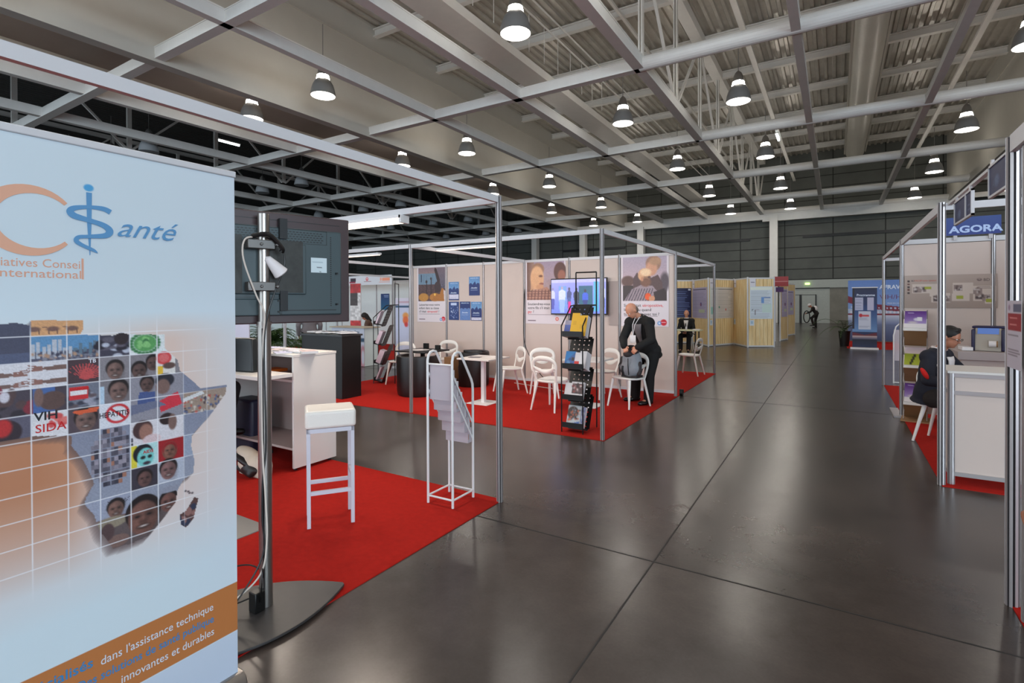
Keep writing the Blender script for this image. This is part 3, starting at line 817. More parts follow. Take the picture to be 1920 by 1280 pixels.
def art3(p, x0, y0, x1, y1):
    W, H = x1 - x0, y1 - y0; q = lambda u, v: (x0 + u * W, y0 + v * H)
    p.grad(x0, y0, x1, y1, (.68, .63, .70), (.80, .66, .66)); p.ell(*q(.12, .55), .15 * W, .12 * H, (.38, .27, .25), soft=.03); p.rect(*q(0, .65), *q(1, 1), (.22, .17, .17)); p.ell(*q(.95, .58), .1 * W, .2 * H, (.35, .30, .33), soft=.04)
    p.ell(*q(.70, .17), .17 * W, .17 * H, (.62, .47, .39), soft=.02); p.ell(*q(.66, .28), .13 * W, .16 * H, (.82, .60, .48), soft=.03); p.ell(*q(.74, .12), .13 * W, .09 * H, (.70, .54, .42), soft=.03)
    p.poly([q(.62, .5), q(.80, .42), q(.90, .6), q(.92, .95), q(.55, .98)], (.36, .27, .27)); p.poly([q(.25, .8), q(.24, .5), q(.34, .35), q(.42, .5), q(.6, .8), q(.55, .98), q(.3, .9)], (.34, .25, .26))
    p.poly([q(.03, 1), q(.20, .74), q(.42, .64), q(.68, .66), q(.8, .8), q(.55, 1)], (.62, .55, .58))
    for k in range(9): p.poly([q(.06 + k * .065, 1), q(.08 + k * .065, 1), q(.22 + k * .06, .72), q(.20 + k * .06, .72)], (.25, .22, .28))
    p.ell(*q(.50, .42), .145 * W, .15 * H, (.86, .66, .50), soft=.015); p.ell(*q(.53, .36), .12 * W, .08 * H, (.96, .82, .66), soft=.03)
    p.ell(*q(.53, .58), .12 * W, .10 * H, (.50, .34, .27), soft=.03); p.ell(*q(.45, .51), .03 * W, .05 * H, (.78, .55, .42)); p.rect(*q(.48, .455), *q(.64, .47), (.25, .18, .18)); p.ell(*q(.61, .475), .035 * W, .03 * H, (.4, .28, .25))
    p.ell(*q(.58, .9), .07 * W, .08 * H, (.92, .34, .12), soft=.01); p.poly([q(.6, .9), q(.72, .88), q(.76, .94), q(.7, 1), q(.6, .99)], (.82, .58, .44))
    p.poly([q(.7, .8), q(.95, .72), q(.98, 1), q(.75, 1)], (.20, .14, .15)); p.noise(.05, 1, (x0, y0, x1, y1))
P1 = campaign(.86, 1.27, .80, [[('Laisseriez-vous votre', K)], [('enfant dans sa classe', K)], [("s'il \u00e9tait ", K), ('s\u00e9ropositif', RED), ('?', K)]], art1); logo_w(P1, .77, 1.195, .052)
printed('poster', P1, (-8.235, WY, 1.20), 0, None, 'campaign poster with raised hands in a classroom, left end of the white wall', 'poster', 'large campaign posters')
P2 = campaign(.90, 1.27, .80, [[('Soutiendrez-vous', K)], [("votre fils s'il \u00e9tait", K)], [('gay ', RED), ('?', K)]], art2); P2.ell(.71, 1.17, .035, .035, (.88, .33, .25)); P2.ell(.71, 1.17, .017, .017, (.95, .9, .9))
printed('poster', P2, (-5.33, WY, 1.21), 0, None, 'campaign poster with two men face to face, partly behind the wall television', 'poster', 'large campaign posters')
P3 = campaign(.86, 1.28, .83, [[("Si elle \u00e9tait ", K), ('s\u00e9ropositive,', RED)], [('le dirais-tu quand', K)], [('tu vas sortir avec toi ?', K)]], art3); logo_w(P3, .77, 1.205, .055)
printed('poster', P3, (-3.315, WY, 1.20), 0, None, 'campaign poster with a woman embracing a bearded man, above the bending man', 'poster', 'large campaign posters')
def flyer(kind):
    w, h = .285, .405; p = Pic(w, h, 130, (.16, .24, .46)); N = (.13, .19, .42)
    sky = (.34, .52, .72)
    if kind == 2:
        p.specks(.02, .1, .26, .38, 38, .012, [(.6, .66, .82), (.3, .4, .62), (.8, .84, .92)], .006); p.rect(.06, .03, .22, .08, (.72, .78, .9))
        return p
    inv = kind == 3
    p.grad(0, 0, w, h * .45, sky if not inv else N, (.42, .60, .78) if not inv else N)
    pk = []; k = 9
    for i in range(k + 1):
        u = i / k; pk.append((u * w, h * (.42 - .10 * abs(math.sin(i * 2.1)) - (.1 if i == 5 else 0))))
    if inv:
        p.rect(0, h * .35, w, h, (.38, .50, .72)); p.poly(pk + [(w, h * .1), (0, h * .1)], N)
    else: p.poly(pk + [(w, h), (0, h)], N)
    p.text('AFRAVIH 2016', w / 2, .045, .034, (.75, .84, .95), .01, 'C')
    p.lines(.04, h * .6, w - .04, 3, .022, (.66, .74, .88), .007)
    p.text('Bruxelles', w / 2, h * .62, .04, (.85, .9, .97), .01, 'C')
    if kind in (0, 4): p.rect(.015, h * (.68 if kind == 0 else .83), w - .015, h * (.93 if kind == 0 else .97), (.80, .80, .88)); p.lines(.03, h * .88, w - .05, 1, .02, (.6, .6, .7), .004)
    p.noise(.06, 2); return p
for i, (x, z, lb) in enumerate(((-7.31, 1.69, 'blue skyline leaflet with a white box, upper left of the wall group'), (-6.75, 1.79, 'blue skyline leaflet hung highest on its own at the right'), (-7.31, 1.255, 'dark blue leaflet with scattered white speckles, lower left of the wall group'), (-7.0, 1.255, 'blue leaflet with inverted skyline, middle of the lower row'), (-6.70, 1.25, 'blue skyline leaflet with a white strip below, right of the lower row'))):
    printed('leaflet', flyer(i), (x, WY, z), 0, None, lb, 'leaflet', 'blue leaflets on the white wall')

# ================================================================== WALL TELEVISION
t = thing('television', 'lit flat television on the middle booth wall showing people in a clinic', 'television', (-4.12, 9.03, 1.745))
tv = MB(); tv.box(-.575, .575, -.03, .02, -.345, .345)
obj('housing', tv, M_black, t, bevel=.006)
obj('wall_bracket', MB().box(-.2, .2, .02, .085, -.15, .15), M_blackmetal, t)
s = Pic(1.12, .645, 110, (.55, .60, .92))
s.grad(0, 0, 1.12, .645, (.62, .62, .95), (.45, .52, .90)); s.rect(0, 0, 1.12, .06, (.75, .74, .98)); s.rect(.58, .12, .86, .5, (.12, .36, .48)); s.rect(.88, .05, .98, .6, (.30, .70, .85)); s.rect(.16, .12, .32, .56, (.45, .62, .88))
def fig(cx, top, h_, col, skin_, leg=(.3, .35, .6), w=.05):
    s.ell(cx, top + .03, .022, .03, skin_); s.poly([(cx - w, top + .1), (cx - .02, top + .06), (cx + .02, top + .06), (cx + w, top + .1), (cx + w * .9, top + h_ * .55), (cx - w * .9, top + h_ * .55)], col)
    s.poly([(cx - w * .8, top + h_ * .5), (cx + w * .8, top + h_ * .5), (cx + w * .6, top + h_), (cx - w * .6, top + h_)], leg)
fig(.03, .15, .42, (.80, .80, .98), (.55, .5, .7), (.3, .3, .7)); fig(.23, .13, .5, (.82, .84, .99), (.72, .62, .72), (.62, .72, .95), .075); fig(.38, .15, .4, (.25, .27, .5), (.3, .22, .35)); fig(.53, .16, .44, (.10, .11, .22), (.25, .16, .2), (.12, .13, .3), .06); fig(.71, .19, .4, (.22, .36, .85), (.2, .14, .2), (.15, .2, .5), .06)
fig(1.06, .1, .5, (.80, .82, .97), (.35, .2, .25), (.25, .3, .6), .05); s.rect(.36, .42, .41, .64, (.90, .05, .55)); s.rect(.46, .47, .62, .63, (.20, .18, .30)); s.rect(.64, .47, .82, .63, (.22, .3, .5)); s.rect(.49, .50, .57, .51, (.8, .8, .9))
s.noise(.04, 1)
printed('screen', s, (-.56, -.0325, -.322), 0, t, m=mat_print('screen_picture', .3, 1.25))
# a darker grey sheet on the panel right of the television
o = obj('cover_sheet', MB().box(-3.545, -3.365, 9.105, 9.115, 1.21, 2.02), mat('grey_sheet', (0.64, 0.58, 0.56), .6)); tag(o, 'plain grey sheet fixed to the wall just right of the television', 'sheet')

# ================================================================== RIGHT BOOTH PRINTS
bd = Pic(.98, .455, 110, (.70, .63, .59)); bd.grad(0, 0, .98, .455, (.68, .61, .57), (.60, .53, .49))
LG = (.60, .62, .18); OW = (.78, .72, .68); DG = (.25, .20, .20)
for (a, b_, c_, d_) in ((.09, .12, .28, .25), (.28, .12, .45, .3), (.30, .25, .5, .38), (.53, .11, .74, .26), (.52, .26, .70, .36), (.74, .16, 1.0, .36), (.86, .3, .96, .4)):
    bd.rect(a, b_, min(c_, .97), d_, OW)
for (cx, cy) in ((.14, .2), (.2, .19), (.36, .32), (.45, .32), (.58, .18), (.78, .22), (.80, .30), (.87, .31)):
    bd.rect(cx - .045, cy - .035, cx + .045, cy + .045, (.55, .48, .46)); bd.specks(cx - .035, cy - .03, cx + .035, cy + .035, 9, .012, [DG, (.4, .33, .32), (.75, .7, .68)])
for (a, b_) in ((.22, .155), (.56, .29), (.87, .33)): bd.rect(a, b_, a + .08, b_ + .045, LG)
bd.lines(.78, .17, .94, 2, .018, (.55, .48, .46), .004)
for k in range(5): bd.rect(.035, .07 + k * .04, .06, .095 + k * .04, (.35, .2, .18) if k % 2 else (.25, .2, .2))
bd.text('BD', .84, .095, .05, (.34, .28, .28), .01); bd.ell(.80, .075, .024, .017, (.36, .28, .29)); bd.ell(.80, .07, .014, .009, (.66, .59, .55)); bd.text('BD', .075, .085, .028, DG, .01); bd.text('FACSPresto system', .11, .085, .030, (.72, .32, .24), .008)
printed('poster', bd, (.83, 9.185, 1.535), 0, None, 'wide grey-brown collage poster of small photos on the right booth wall', 'poster')
ag = Pic(.56, .24, 60, (.16, .24, .48)); ag.grad(0, 0, .56, .24, (.18, .27, .50), (.15, .22, .50))
ag.text('AGORA', .035, .205, .125, (.68, .76, .90), .035, sx=1.22)
t = thing('hanging_sign', 'blue AGORA sign above the right booth wall', 'sign', (1.28, 9.15, 2.515))
printed('sign_board', ag, (0, 0, 0), 0, t, thick=.012)
obj('sign_bracket', MB().box(.08, .12, .0125, .06, -.06, .2).box(.44, .48, .0125, .06, -.06, .2), M_alu, t)
# framed number signs hanging from the right rail, facing the aisle
def number_sign(loc, lab, hgt):
    t = thing('hanging_sign', lab, 'sign', loc, R(-90), 'framed blue signs over the right aisle')
    f = MB(); w_ = .64; h_ = hgt
    f.box(0, w_, -.01, .01, 0, .014); f.box(0, w_, -.01, .01, h_ - .014, h_); f.box(0, .014, -.01, .01, 0, h_); f.box(w_ - .014, w_, -.01, .01, 0, h_); f.box(.43, .444, -.012, .012, 0, h_)
    obj('sign_frame', f, M_alurail, t)
    p = Pic(w_ - .02, h_ - .02, 90, (.16, .19, .33)); p.grad(0, 0, w_, h_, (.17, .20, .35), (.20, .22, .36)); p.ell(.18, .11, .05, .03, (.40, .47, .62), soft=.03); p.text('A105', .08, .14, .07, (.30, .34, .46), .005); p.lines(.48, .06, .58, 3, .03, (.32, .37, .5), .006)
    printed('sign_board', p, (.01, -.004, .01), 0, t, m=mat_print('sign_print', .5, spec=.15), thick=.004)
    obj('sign_clip', MB().box(.05, .08, -.008, .008, h_, h_ + .03).box(.55, .58, -.008, .008, h_, h_ + .03), M_alu, t)
number_sign((.835, 4.43, 2.275), 'framed dark blue sign under the rail, nearer of the two at upper right', .205)
number_sign((.835, 5.55, 2.245), 'framed dark blue sign before the AGORA board, farther of the two', .19)
# paper on the nearest post
pp = Pic(.25, .345, 150, (.80, .77, .82)); pp.rect(.015, .065, .245, .155, (.62, .12, .17)); pp.rect(.11, .02, .245, .06, (.38, .38, .48)); pp.ell(.04, .035, .018, .015, (.6, .5, .6))
pp.lines(.05, .085, .2, 2, .035, (.85, .5, .5), .006); pp.lines(.02, .175, .23, 11, .0145, (.52, .48, .53), .003, .5)
printed('notice', pp, (.768, 3.705, 1.285), R(-90), None, 'sheet of paper with a red title block taped to the nearest right post', 'notice')

# ================================================================== BACKDROP AND ROLL-UP AT THE END OF THE AISLE
bk = Pic(3.4, 2.42, 45, (.42, .56, .80)); bk.grad(0, 0, 3.4, 1.2, (.36, .50, .76), (.50, .64, .86))
MR = (.48, .10, .20)
bk.grad(0, 1.15, 3.4, 2.42, (.70, .78, .88), (.35, .45, .62)); 
bk.poly([(0, .62), (.6, .90), (1.2, 1.0), (2.2, 1.12), (3.4, 1.0), (3.4, 1.22), (2.2, 1.32), (1.2, 1.20), (.6, 1.12), (0, .90)], MR)
for k in range(26): bk.rect(.1 + k * .13, 1.05 + .004 * k, .15 + k * .13, 1.11 + .004 * k, (.72, .78, .88)); bk.ell(.1 + k * .13, 1.28, .035, .05, (.85, .85, .9))
bk.rect(0, 1.34, 3.4, 1.40, MR); bk.grad(0, 1.4, 3.4, 1.75, (.80, .84, .90), (.45, .52, .68)); bk.grad(0, 1.75, 3.4, 2.42, (.42, .48, .62), (.25, .30, .45))
bk.text('AFRAVIH 2016', 1.05, .36, .22, (.85, .90, .97), .03); bk.text('VIH/H\u00c9PATITES', 1.05, .76, .25, (.42, .22, .40), .0, sx=1.1); bk.text('PRISE EN CHARGE', 1.3, .95, .07, (.8, .86, .95), .01)
printed('backdrop', bk, (.44, 25.3, .06), 0, None, 'huge blue backdrop with a red bridge picture at the end of the aisle', 'backdrop', thick=.05)
t = thing('roll_up_banner', 'dark blue roll-up banner with pinned white sheets, before the blue backdrop', 'banner', (.50, 21.5, 0))
rb = Pic(.70, 2.03, 60, (.12, .16, .32)); rb.grad(0, 0, .7, .6, (.11, .13, .26), (.14, .2, .38)); rb.grad(0, .6, .7, 1.5, (.14, .22, .42), (.42, .56, .74)); rb.poly([(0, 1.52), (.35, 1.6), (.7, 1.52), (.7, 1.66), (0, 1.66)], (.40, .13, .18)); rb.grad(0, 1.64, .7, 1.75, (.80, .68, .66), (.3, .3, .4)); rb.grad(0, 1.75, .7, 2.03, (.07, .08, .16), (.10, .14, .28)); rb.rect(0, 0, .05, 1.4, (.12, .07, .12))
rb.text('Programme', .38, .28, .11, (.85, .88, .95), .02, 'C')
rb.rect(.08, .33, .30, .76, (.70, .70, .80)); rb.rect(.42, .33, .60, .76, (.72, .70, .80)); rb.rect(.18, .80, .52, 1.42, (.78, .78, .84)); rb.ell(.24, .94, .05, .06, (.72, .12, .18)); rb.rect(.28, .92, .48, .98, (.78, .3, .32)); rb.lines(.2, 1.02, .5, 10, .035, (.62, .62, .7), .01, .4); rb.lines(.10, .4, .28, 8, .04, (.55, .55, .66), .008)
printed('banner_sheet', rb, (0, 0, .06), 0, t)
b_ = MB(); b_.box(-.06, .74, -.12, .12, 0, .05); b_.box(-.02, .72, -.02, .03, 2.09, 2.12); b_.cyl((.35, .02, .03), (.35, .02, 2.1), .012, n=8)
obj('stand_base', b_, M_paper, t)

# ================================================================== FRONT ROLL-UP BANNER
t = thing('roll_up_banner', 'tall pale blue roll-up banner with an Africa photo collage, nearest at the left', 'banner', (-2.14, .385, 0), R(90))
BW, BH, Z0 = .862, 2.085, .075
W_ = lambda Yw: Yw - .385
H_z = lambda z: Z0 + BH - z
RES = 330
bn = Pic(BW, BH, RES, (.80, .855, .885))
X_, Y_ = bn.X, bn.Y
bn.grad(0, H_z(1.6), BW, H_z(1.25), (.80, .855, .885), (.86, .79, .76)); bn.grad(0, H_z(1.25), BW, H_z(.9), (.86, .79, .76), (.84, .78, .77)); bn.grad(0, H_z(.9), BW, H_z(.6), (.84, .78, .77), (.80, .855, .885))
# warm sand colour fading to the right
f_ = np.clip(1 - (X_ - .30) / .10, 0, 1) * (Y_ > H_z(1.26)) * np.clip((H_z(.72) - Y_) / .34, 0, 1)
bn._mix(f_ * .95, (.71, .475, .34))
f_ = np.clip(1 - np.abs(X_ - .62) / .40, 0, 1) * np.clip((Y_ - H_z(1.60)) / .10, 0, 1) * np.clip((H_z(.72) - Y_) / .40, 0, 1)
bn._mix(f_ * .8, (.86, .72, .65))
f_ = np.clip((X_ - .55) / .35, 0, 1); bn._mix(f_ * .6, (.80, .84, .88))
AF = [(0.30, 1.57), (0.527, 1.57), (0.555, 1.574), (0.589, 1.565), (0.592, 1.58), (0.728, 1.576), (0.727, 1.549), (0.717, 1.528), (0.763, 1.525), (0.811, 1.52), (0.836, 1.531), (0.856, 1.522), (0.974, 1.515), (0.977, 1.463), (1.02, 1.416), (1.028, 1.375), (1.104, 1.296), (1.209, 1.296), (1.204, 1.26), (1.144, 1.185), (1.071, 1.116), (1.067, 1.076), (1.079, 1.015), (1.074, 0.967), (1.039, 0.952), (1.017, 0.919), (1.009, 0.873), (0.958, 0.819), (0.916, 0.78), (0.862, 0.774), (0.805, 0.778), (0.793, 0.805), (0.769, 0.85), (0.752, 0.914), (0.726, 0.958), (0.729, 0.978), (0.753, 1.021), (0.741, 1.06), (0.724, 1.107), (0.691, 1.164), (0.694, 1.191), (0.686, 1.199), (0.592, 1.217), (0.30, 1.212)]
MG = [(1.077, 0.871), (1.093, 0.862), (1.073, 0.786), (1.046, 0.763), (1.027, 0.782), (1.023, 0.82), (1.046, 0.828)]
toP = lambda L: [(W_(a), H_z(b)) for a, b in L]
# printed drop shadow of the collage
for k in range(7): bn.poly([(a - .003 - .003 * k, b + .004 + .003 * k) for a, b in toP(AF)], (.36, .30, .30), .17)
af = bn.mask_poly(toP(AF)); mg = bn.mask_poly(toP(MG))
bn.clip = af; bn._mix(np.ones(X_.shape), (.50, .51, .58)); bn.grad(0, H_z(1.5), BW, H_z(.8), (.44, .46, .55), (.60, .62, .68))
CX0, CW = .592, .0895; RW = .0815; RZ0 = 1.529
def cell(i, j, n=1, m_=1):      # column i, row j counted from the top line
    return W_(CX0 + i * CW), H_z(RZ0 - j * RW), W_(CX0 + (i + n) * CW), H_z(RZ0 - (j + m_) * RW)
def fill(i, j, col, n=1, m_=1): bn.rect(*cell(i, j, n, m_), col); return cell(i, j, n, m_)
SK = (.34, .25, .23); SKM = (.46, .35, .32)
x0, y0, x1, y1 = fill(0, -1, (.84, .62, .42), 2); bn.rect(x0 - .3, y0, x0, y1, (.33, .35, .45))
for cx in (x0 + .008, x0 + .055, x0 + .105):
    bn.ell(cx, y1 - .022, .016, .008, (.45, .32, .28)); bn.rect(cx - .013, y1 - .02, cx - .010, y1 - .005, (.4, .28, .25)); bn.rect(cx + .010, y1 - .02, cx + .013, y1 - .005, (.4, .28, .25)); bn.rect(cx - .026, y1 - .030, cx - .014, y1 - .026, (.45, .32, .28))
bn.rect(x0 - .3, y1, x0, y1 + RW, (.30, .33, .44)); bn.poly([(x0 - .3, y0 + .05), (x0 - .04, y0 + .01), (x0 - .0, y0 + .04), (x0, y1 + .05), (x0 - .3, y1 + .05)], (.25, .26, .34))
x0, y0, x1, y1 = fill(0, 0, (.35, .55, .72), 2); bn.rect(x0, y0 + .05, x1, y1, (.30, .30, .38)); 
for k in range(13): hh = .02 + .035 * bn.rng.rand(); bn.rect(x0 + k * .0135, y0 + .065 - hh, x0 + k * .0135 + .010, y0 + .07, (.72, .74, .78) if k < 8 else (.35, .45, .52))
bn.specks(x0, y0 + .055, x1, y1, 60, .004, [(.5, .5, .55), (.2, .2, .28), (.7, .55, .45)])
x0, y0, x1, y1 = fill(2, 0, (.22, .21, .27)); bn.specks(x0, y0 + .02, x1, y1, 20, .012, [(.12, .11, .15), (.35, .33, .38), (.72, .74, .8)], .008); bn.ell(x0 + .065, y0 + .02, .022, .022, (.16, .12, .13))
x0, y0, x1, y1 = fill(3, 0, (.88, .90, .90), 2); bn.ell(x0 + .05, y0 + .042, .037, .030, (.32, .60, .32))
for k in range(22): a = k * PI / 11; bn.ell(x0 + .05 + .045 * math.cos(a), y0 + .042 + .036 * math.sin(a), .007, .005, (.20, .45, .25))
bn.specks(x0 + .03, y0 + .025, x0 + .07, y0 + .06, 10, .008, [(.5, .75, .45), (.2, .45, .25)])
x0, y0, x1, y1 = fill(-3, 1, (.86, .85, .87), 5)
for (ax, ay, s_) in ((W_(.40), y0 + .03, 1), (W_(.40), y0 + .064, 1), (W_(.77), y0 + .018, -1), (W_(.77), y0 + .06, -1)):
    bn.poly([(ax, ay - .006), (ax + s_ * .13, ay - .003), (ax + s_ * .17, ay + .004), (ax + s_ * .13, ay + .011), (ax, ay + .012)], SKM)
    for k in range(3): bn.poly([(ax + s_ * .15, ay + k * .004 - .003), (ax + s_ * .185, ay + k * .008 - .010), (ax + s_ * .186, ay + k * .008 - .007), (ax + s_ * .15, ay + k * .004 + .003)], (.55, .38, .34))
x0, y0, x1, y1 = fill(1, 1, (.25, .18, .2))
for k in range(16): a = .2 + k * .16; bn.poly([(x0 + .045, y1 - .012), (x0 + .045 + .06 * math.cos(a), y1 - .012 - .055 * math.sin(a)), (x0 + .049 + .06 * math.cos(a), y1 - .010 - .055 * math.sin(a)), (x0 + .05, y1 - .01)], (.75, .28, .28))
x0, y0, x1, y1 = fill(2, 1, (.52, .50, .52)); face(bn, x0 + .045, y0 + .048, .030, SKM)
x0, y0, x1, y1 = fill(3, 1, (.50, .48, .50), 2); face(bn, x0 + .03, y0 + .058, .028, SK); face(bn, x0 + .075, y0 + .035, .026, SK, smile=False)
bn.rect(x0 + .085, y0, x0 + .15, y1, (.88, .86, .84)); bn.ell(x0 + .112, y0 + .02, .026, .024, (.82, .25, .26)); bn.ell(x0 + .112, y0 + .02, .018, .016, (.86, .4, .4)); bn.rect(x0 + .088, y0 + .05, x0 + .11, y1, (.9, .72, .2)); bn.ell(x0 + .13, y0 + .05, .022, .012, SK)
x0, y0, x1, y1 = fill(-3, 2, (.25, .22, .26), 5); bn.specks(W_(.40), y0, W_(.6), y1, 26, .014, [(.5, .15, .2), (.15, .13, .16), (.82, .80, .84), (.3, .22, .22)]); bn.rect(W_(.595), y0, W_(.65), y1, (.25, .38, .62)); bn.ell(W_(.645), y0 + .045, .034, .03, SK); bn.ell(W_(.61), y0 + .03, .012, .03, SKM)
x0, y0, x1, y1 = fill(1, 2, (.42, .44, .5)); bn.specks(x0, y0 + .03, x1, y1, 24, .009, [(.2, .2, .26), (.6, .6, .66), (.35, .3, .32)], .006); bn.rect(x0 + .006, y0 + .01, x0 + .058, y0 + .052, (.80, .16, .17)); bn.rect(x0 + .009, y0 + .024, x0 + .055, y0 + .038, (.9, .88, .88))
x0, y0, x1, y1 = fill(2, 2, (.48, .46, .48)); face(bn, x0 + .055, y0 + .04, .034, SKM); bn.rect(x0, y0 + .02, x0 + .014, y1, (.7, .8, .88))
x0, y0, x1, y1 = fill(3, 2, (.55, .54, .58), 2, 2); face(bn, x0 + .055, y0 + .03, .026, SK, smile=False); bn.poly([(x0 + .03, y0 + .055), (x0 + .08, y0 + .06), (x0 + .085, y0 + .12), (x0 + .02, y0 + .11)], (.25, .32, .52)); bn.ell(x0 + .115, y0 + .022, .032, .026, (.12, .13, .17)); bn.ell(x0 + .108, y0 + .045, .024, .028, SKM, soft=.006); bn.poly([(x0 + .09, y0 + .1), (x0 + .16, y0 + .07), (x0 + .175, y0 + .12), (x0 + .1, y0 + .14)], (.80, .18, .24)); bn.poly([(x0, y0 + .10), (x0 + .09, y0 + .095), (x0 + .12, y0 + .115), (x0, y0 + .135)], (.40, .42, .52))
x0, y0, x1, y1 = fill(5, 3, (.60, .52, .46), 2); bn.specks(x0, y0 + .02, x1 + .03, y1, 90, .004, [(.25, .2, .22), (.7, .3, .25), (.8, .75, .7), (.3, .35, .5)]); bn.poly([(x0, y0 + .02), (x0 + .07, y0), (x0 + .08, y0 + .012), (x0, y0 + .035)], (.85, .85, .85))
x0, y0, x1, y1 = fill(-3, 3, (.34, .33, .40), 3); bn.ell(W_(.525), y0 + .045, .045, .04, (.16, .12, .15)); bn.ell(W_(.525), y0 + .03, .022, .028, (.72, .14, .14), soft=.008)
x0, y0, x1, y1 = fill(0, 3, (.88, .87, .88), 1); bn.specks(x0 + .045, y0 + .005, x1, y0 + .045, 8, .011, [(.82, .3, .3), (.88, .45, .42)])
x0, y0, x1, y1 = fill(1, 3, (.30, .25, .28)); face(bn, x0 + .05, y0 + .042, .036, SKM); bn.poly([(x0 + .01, y0 + .01), (x0 + .09, y0 + .004), (x0 + .08, y0 + .02), (x0 + .03, y0 + .022)], (.85, .35, .2))
x0, y0, x1, y1 = fill(2, 3, (.86, .87, .90)); bn.ell(x0 + .052, y0 + .038, .036, .034, (.78, .15, .18)); bn.ell(x0 + .052, y0 + .038, .028, .026, (.88, .88, .9)); bn.poly([(x0 + .028, y0 + .02), (x0 + .034, y0 + .014), (x0 + .077, y0 + .056), (x0 + .071, y0 + .062)], (.78, .15, .18))
x0, y0, x1, y1 = fill(3, 4, (.85, .83, .85), 2, 1); bn.ell(x0 + .04, y0 + .03, .032, .034, (.25, .16, .16)); bn.ell(x0 + .05, y0 + .04, .022, .03, (.60, .42, .36), soft=.006); bn.ell(x0 + .07, y0 + .07, .03, .018, (.85, .75, .76)); bn.ell(x0 + .12, y0 + .005, .025, .022, (.15, .1, .1)); bn.ell(x0 + .14, y0 + .02, .015, .03, SKM)
x0, y0, x1, y1 = cell(1, 4, 2, 4); 
for k in range(11):
    for l in range(13):
        if (k - 5) ** 2 / 30 + (l - 5.5) ** 2 / 42 < 1:
            g_ = bn.rng.rand(); bn.rect(x0 + .062 + k * .0115, y0 + .005 + l * .0165, x0 + .073 + k * .0115, y0 + .020 + l * .0165, (.15 + .45 * g_, .15 + .42 * g_, .20 + .42 * g_) if bn.rng.rand() > .06 else (.62, .42, .34))
x0, y0, x1, y1 = fill(3, 5, (.86, .80, .22), 1, 1); bn.rect(x0 + .02, y0, x1, y1, (.70, .86, .86)); bn.ell(x0 + .04, y0 + .035, .032, .034, (.08, .08, .10)); bn.ell(x0 + .048, y0 + .05, .027, .034, (.45, .78, .76), soft=.004); bn.ell(x0 + .04, y0 + .05, .008, .006, (.1, .1, .1)); bn.ell(x0 + .062, y0 + .05, .007, .006, (.1, .1, .1)); bn.ell(x0 + .052, y0 + .072, .012, .006, (.2, .15, .2))
x0, y0, x1, y1 = fill(4, 5, (.60, .10, .12), 1, 1); bn.ell(x0 + .04, y0 + .045, .026, .034, (.45, .28, .22)); face(bn, x0 + .04, y0 + .045, .026, (.50, .32, .26), (.55, .08, .1), False)
x0, y0, x1, y1 = fill(5, 5, (.58, .62, .70), 1, 1)
x0, y0, x1, y1 = fill(1, 7, (.60, .62, .70), 2, 1); bn.ell(W_(.815), y0 + .03, .028, .007, (.12, .11, .14), ang=-.3)
for k in range(7): bn.poly([(W_(.80) + k * .007, y0 + .03), (W_(.79) + k * .011, y0 + .012), (W_(.792) + k * .011, y0 + .012), (W_(.803) + k * .007, y0 + .03)], (.12, .1, .14))
bn.ell(x0 + .12, y1, .10, .012, (.45, .34, .34))
x0, y0, x1, y1 = fill(3, 6, (.20, .18, .22), 1, 1); face(bn, x0 + .045, y0 + .045, .028, (.38, .26, .24), smile=False)
x0, y0, x1, y1 = fill(4, 6, (.70, .72, .78), 1, 1); face(bn, x0 + .035, y0 + .035, .034, (.48, .34, .33))
x0, y0, x1, y1 = fill(1, 8, (.35, .30, .30), 5, 3); face(bn, W_(.815), H_z(.915), .030, (.46, .33, .29)); bn.ell(W_(.80), H_z(.87), .05, .02, (.55, .50, .42)); face(bn, W_(.985), H_z(.885), .036, (.42, .27, .24)); face(bn, W_(.90), H_z(.86), .062, (.44, .29, .25)); bn.ell(W_(.82), H_z(.80), .035, .022, SKM); bn.ell(W_(.79), H_z(.84), .02, .03, (.30, .22, .22)); bn.ell(W_(.99), H_z(.93), .05, .012, (.55, .56, .62))
bn._mix(np.ones(X_.shape) * .10, (.52, .52, .56)); bn.noise(.05, 1)
bn.clip = mg; bn._mix(np.ones(X_.shape), (.35, .25, .24)); bn.specks(W_(1.02), H_z(.87), W_(1.09), H_z(.77), 14, .012, [(.25, .15, .15), (.55, .4, .38), (.2, .22, .3)]); bn.clip = None
for a, b in ((1.045, .905), (1.055, .90), (1.06, .893), (1.07, .89)): bn.ell(W_(a), H_z(b), .004, .003, (.2, .15, .18))
# white photo grid over the collage
for k in range(-3, 7):
    xx = W_(CX0 + k * CW)
    if 0 < xx < BW:
        top = 1.60 if k < 5 else 1.50; m_ = (np.abs(X_ - xx) < .0016) * np.clip((Y_ - H_z(top)) / .08, 0, 1) * np.clip((H_z(.68) - Y_) / .15, 0, 1); bn._mix(m_ * (.9 if k < 5 else .5), (.90, .90, .92))
for k in range(0, 10):
    yy = H_z(RZ0 - k * RW); m_ = (np.abs(Y_ - yy) < .0016) * np.clip((W_(1.20) - X_) / .2, 0, 1); bn._mix(m_ * .85, (.90, .90, .92))
# orange band
bn.rect(0, H_z(.462), BW, H_z(.258), (.72, .45, .25))
bn.grad(0, H_z(.256), BW, H_z(.07), (.76, .80, .86), (.74, .78, .85))
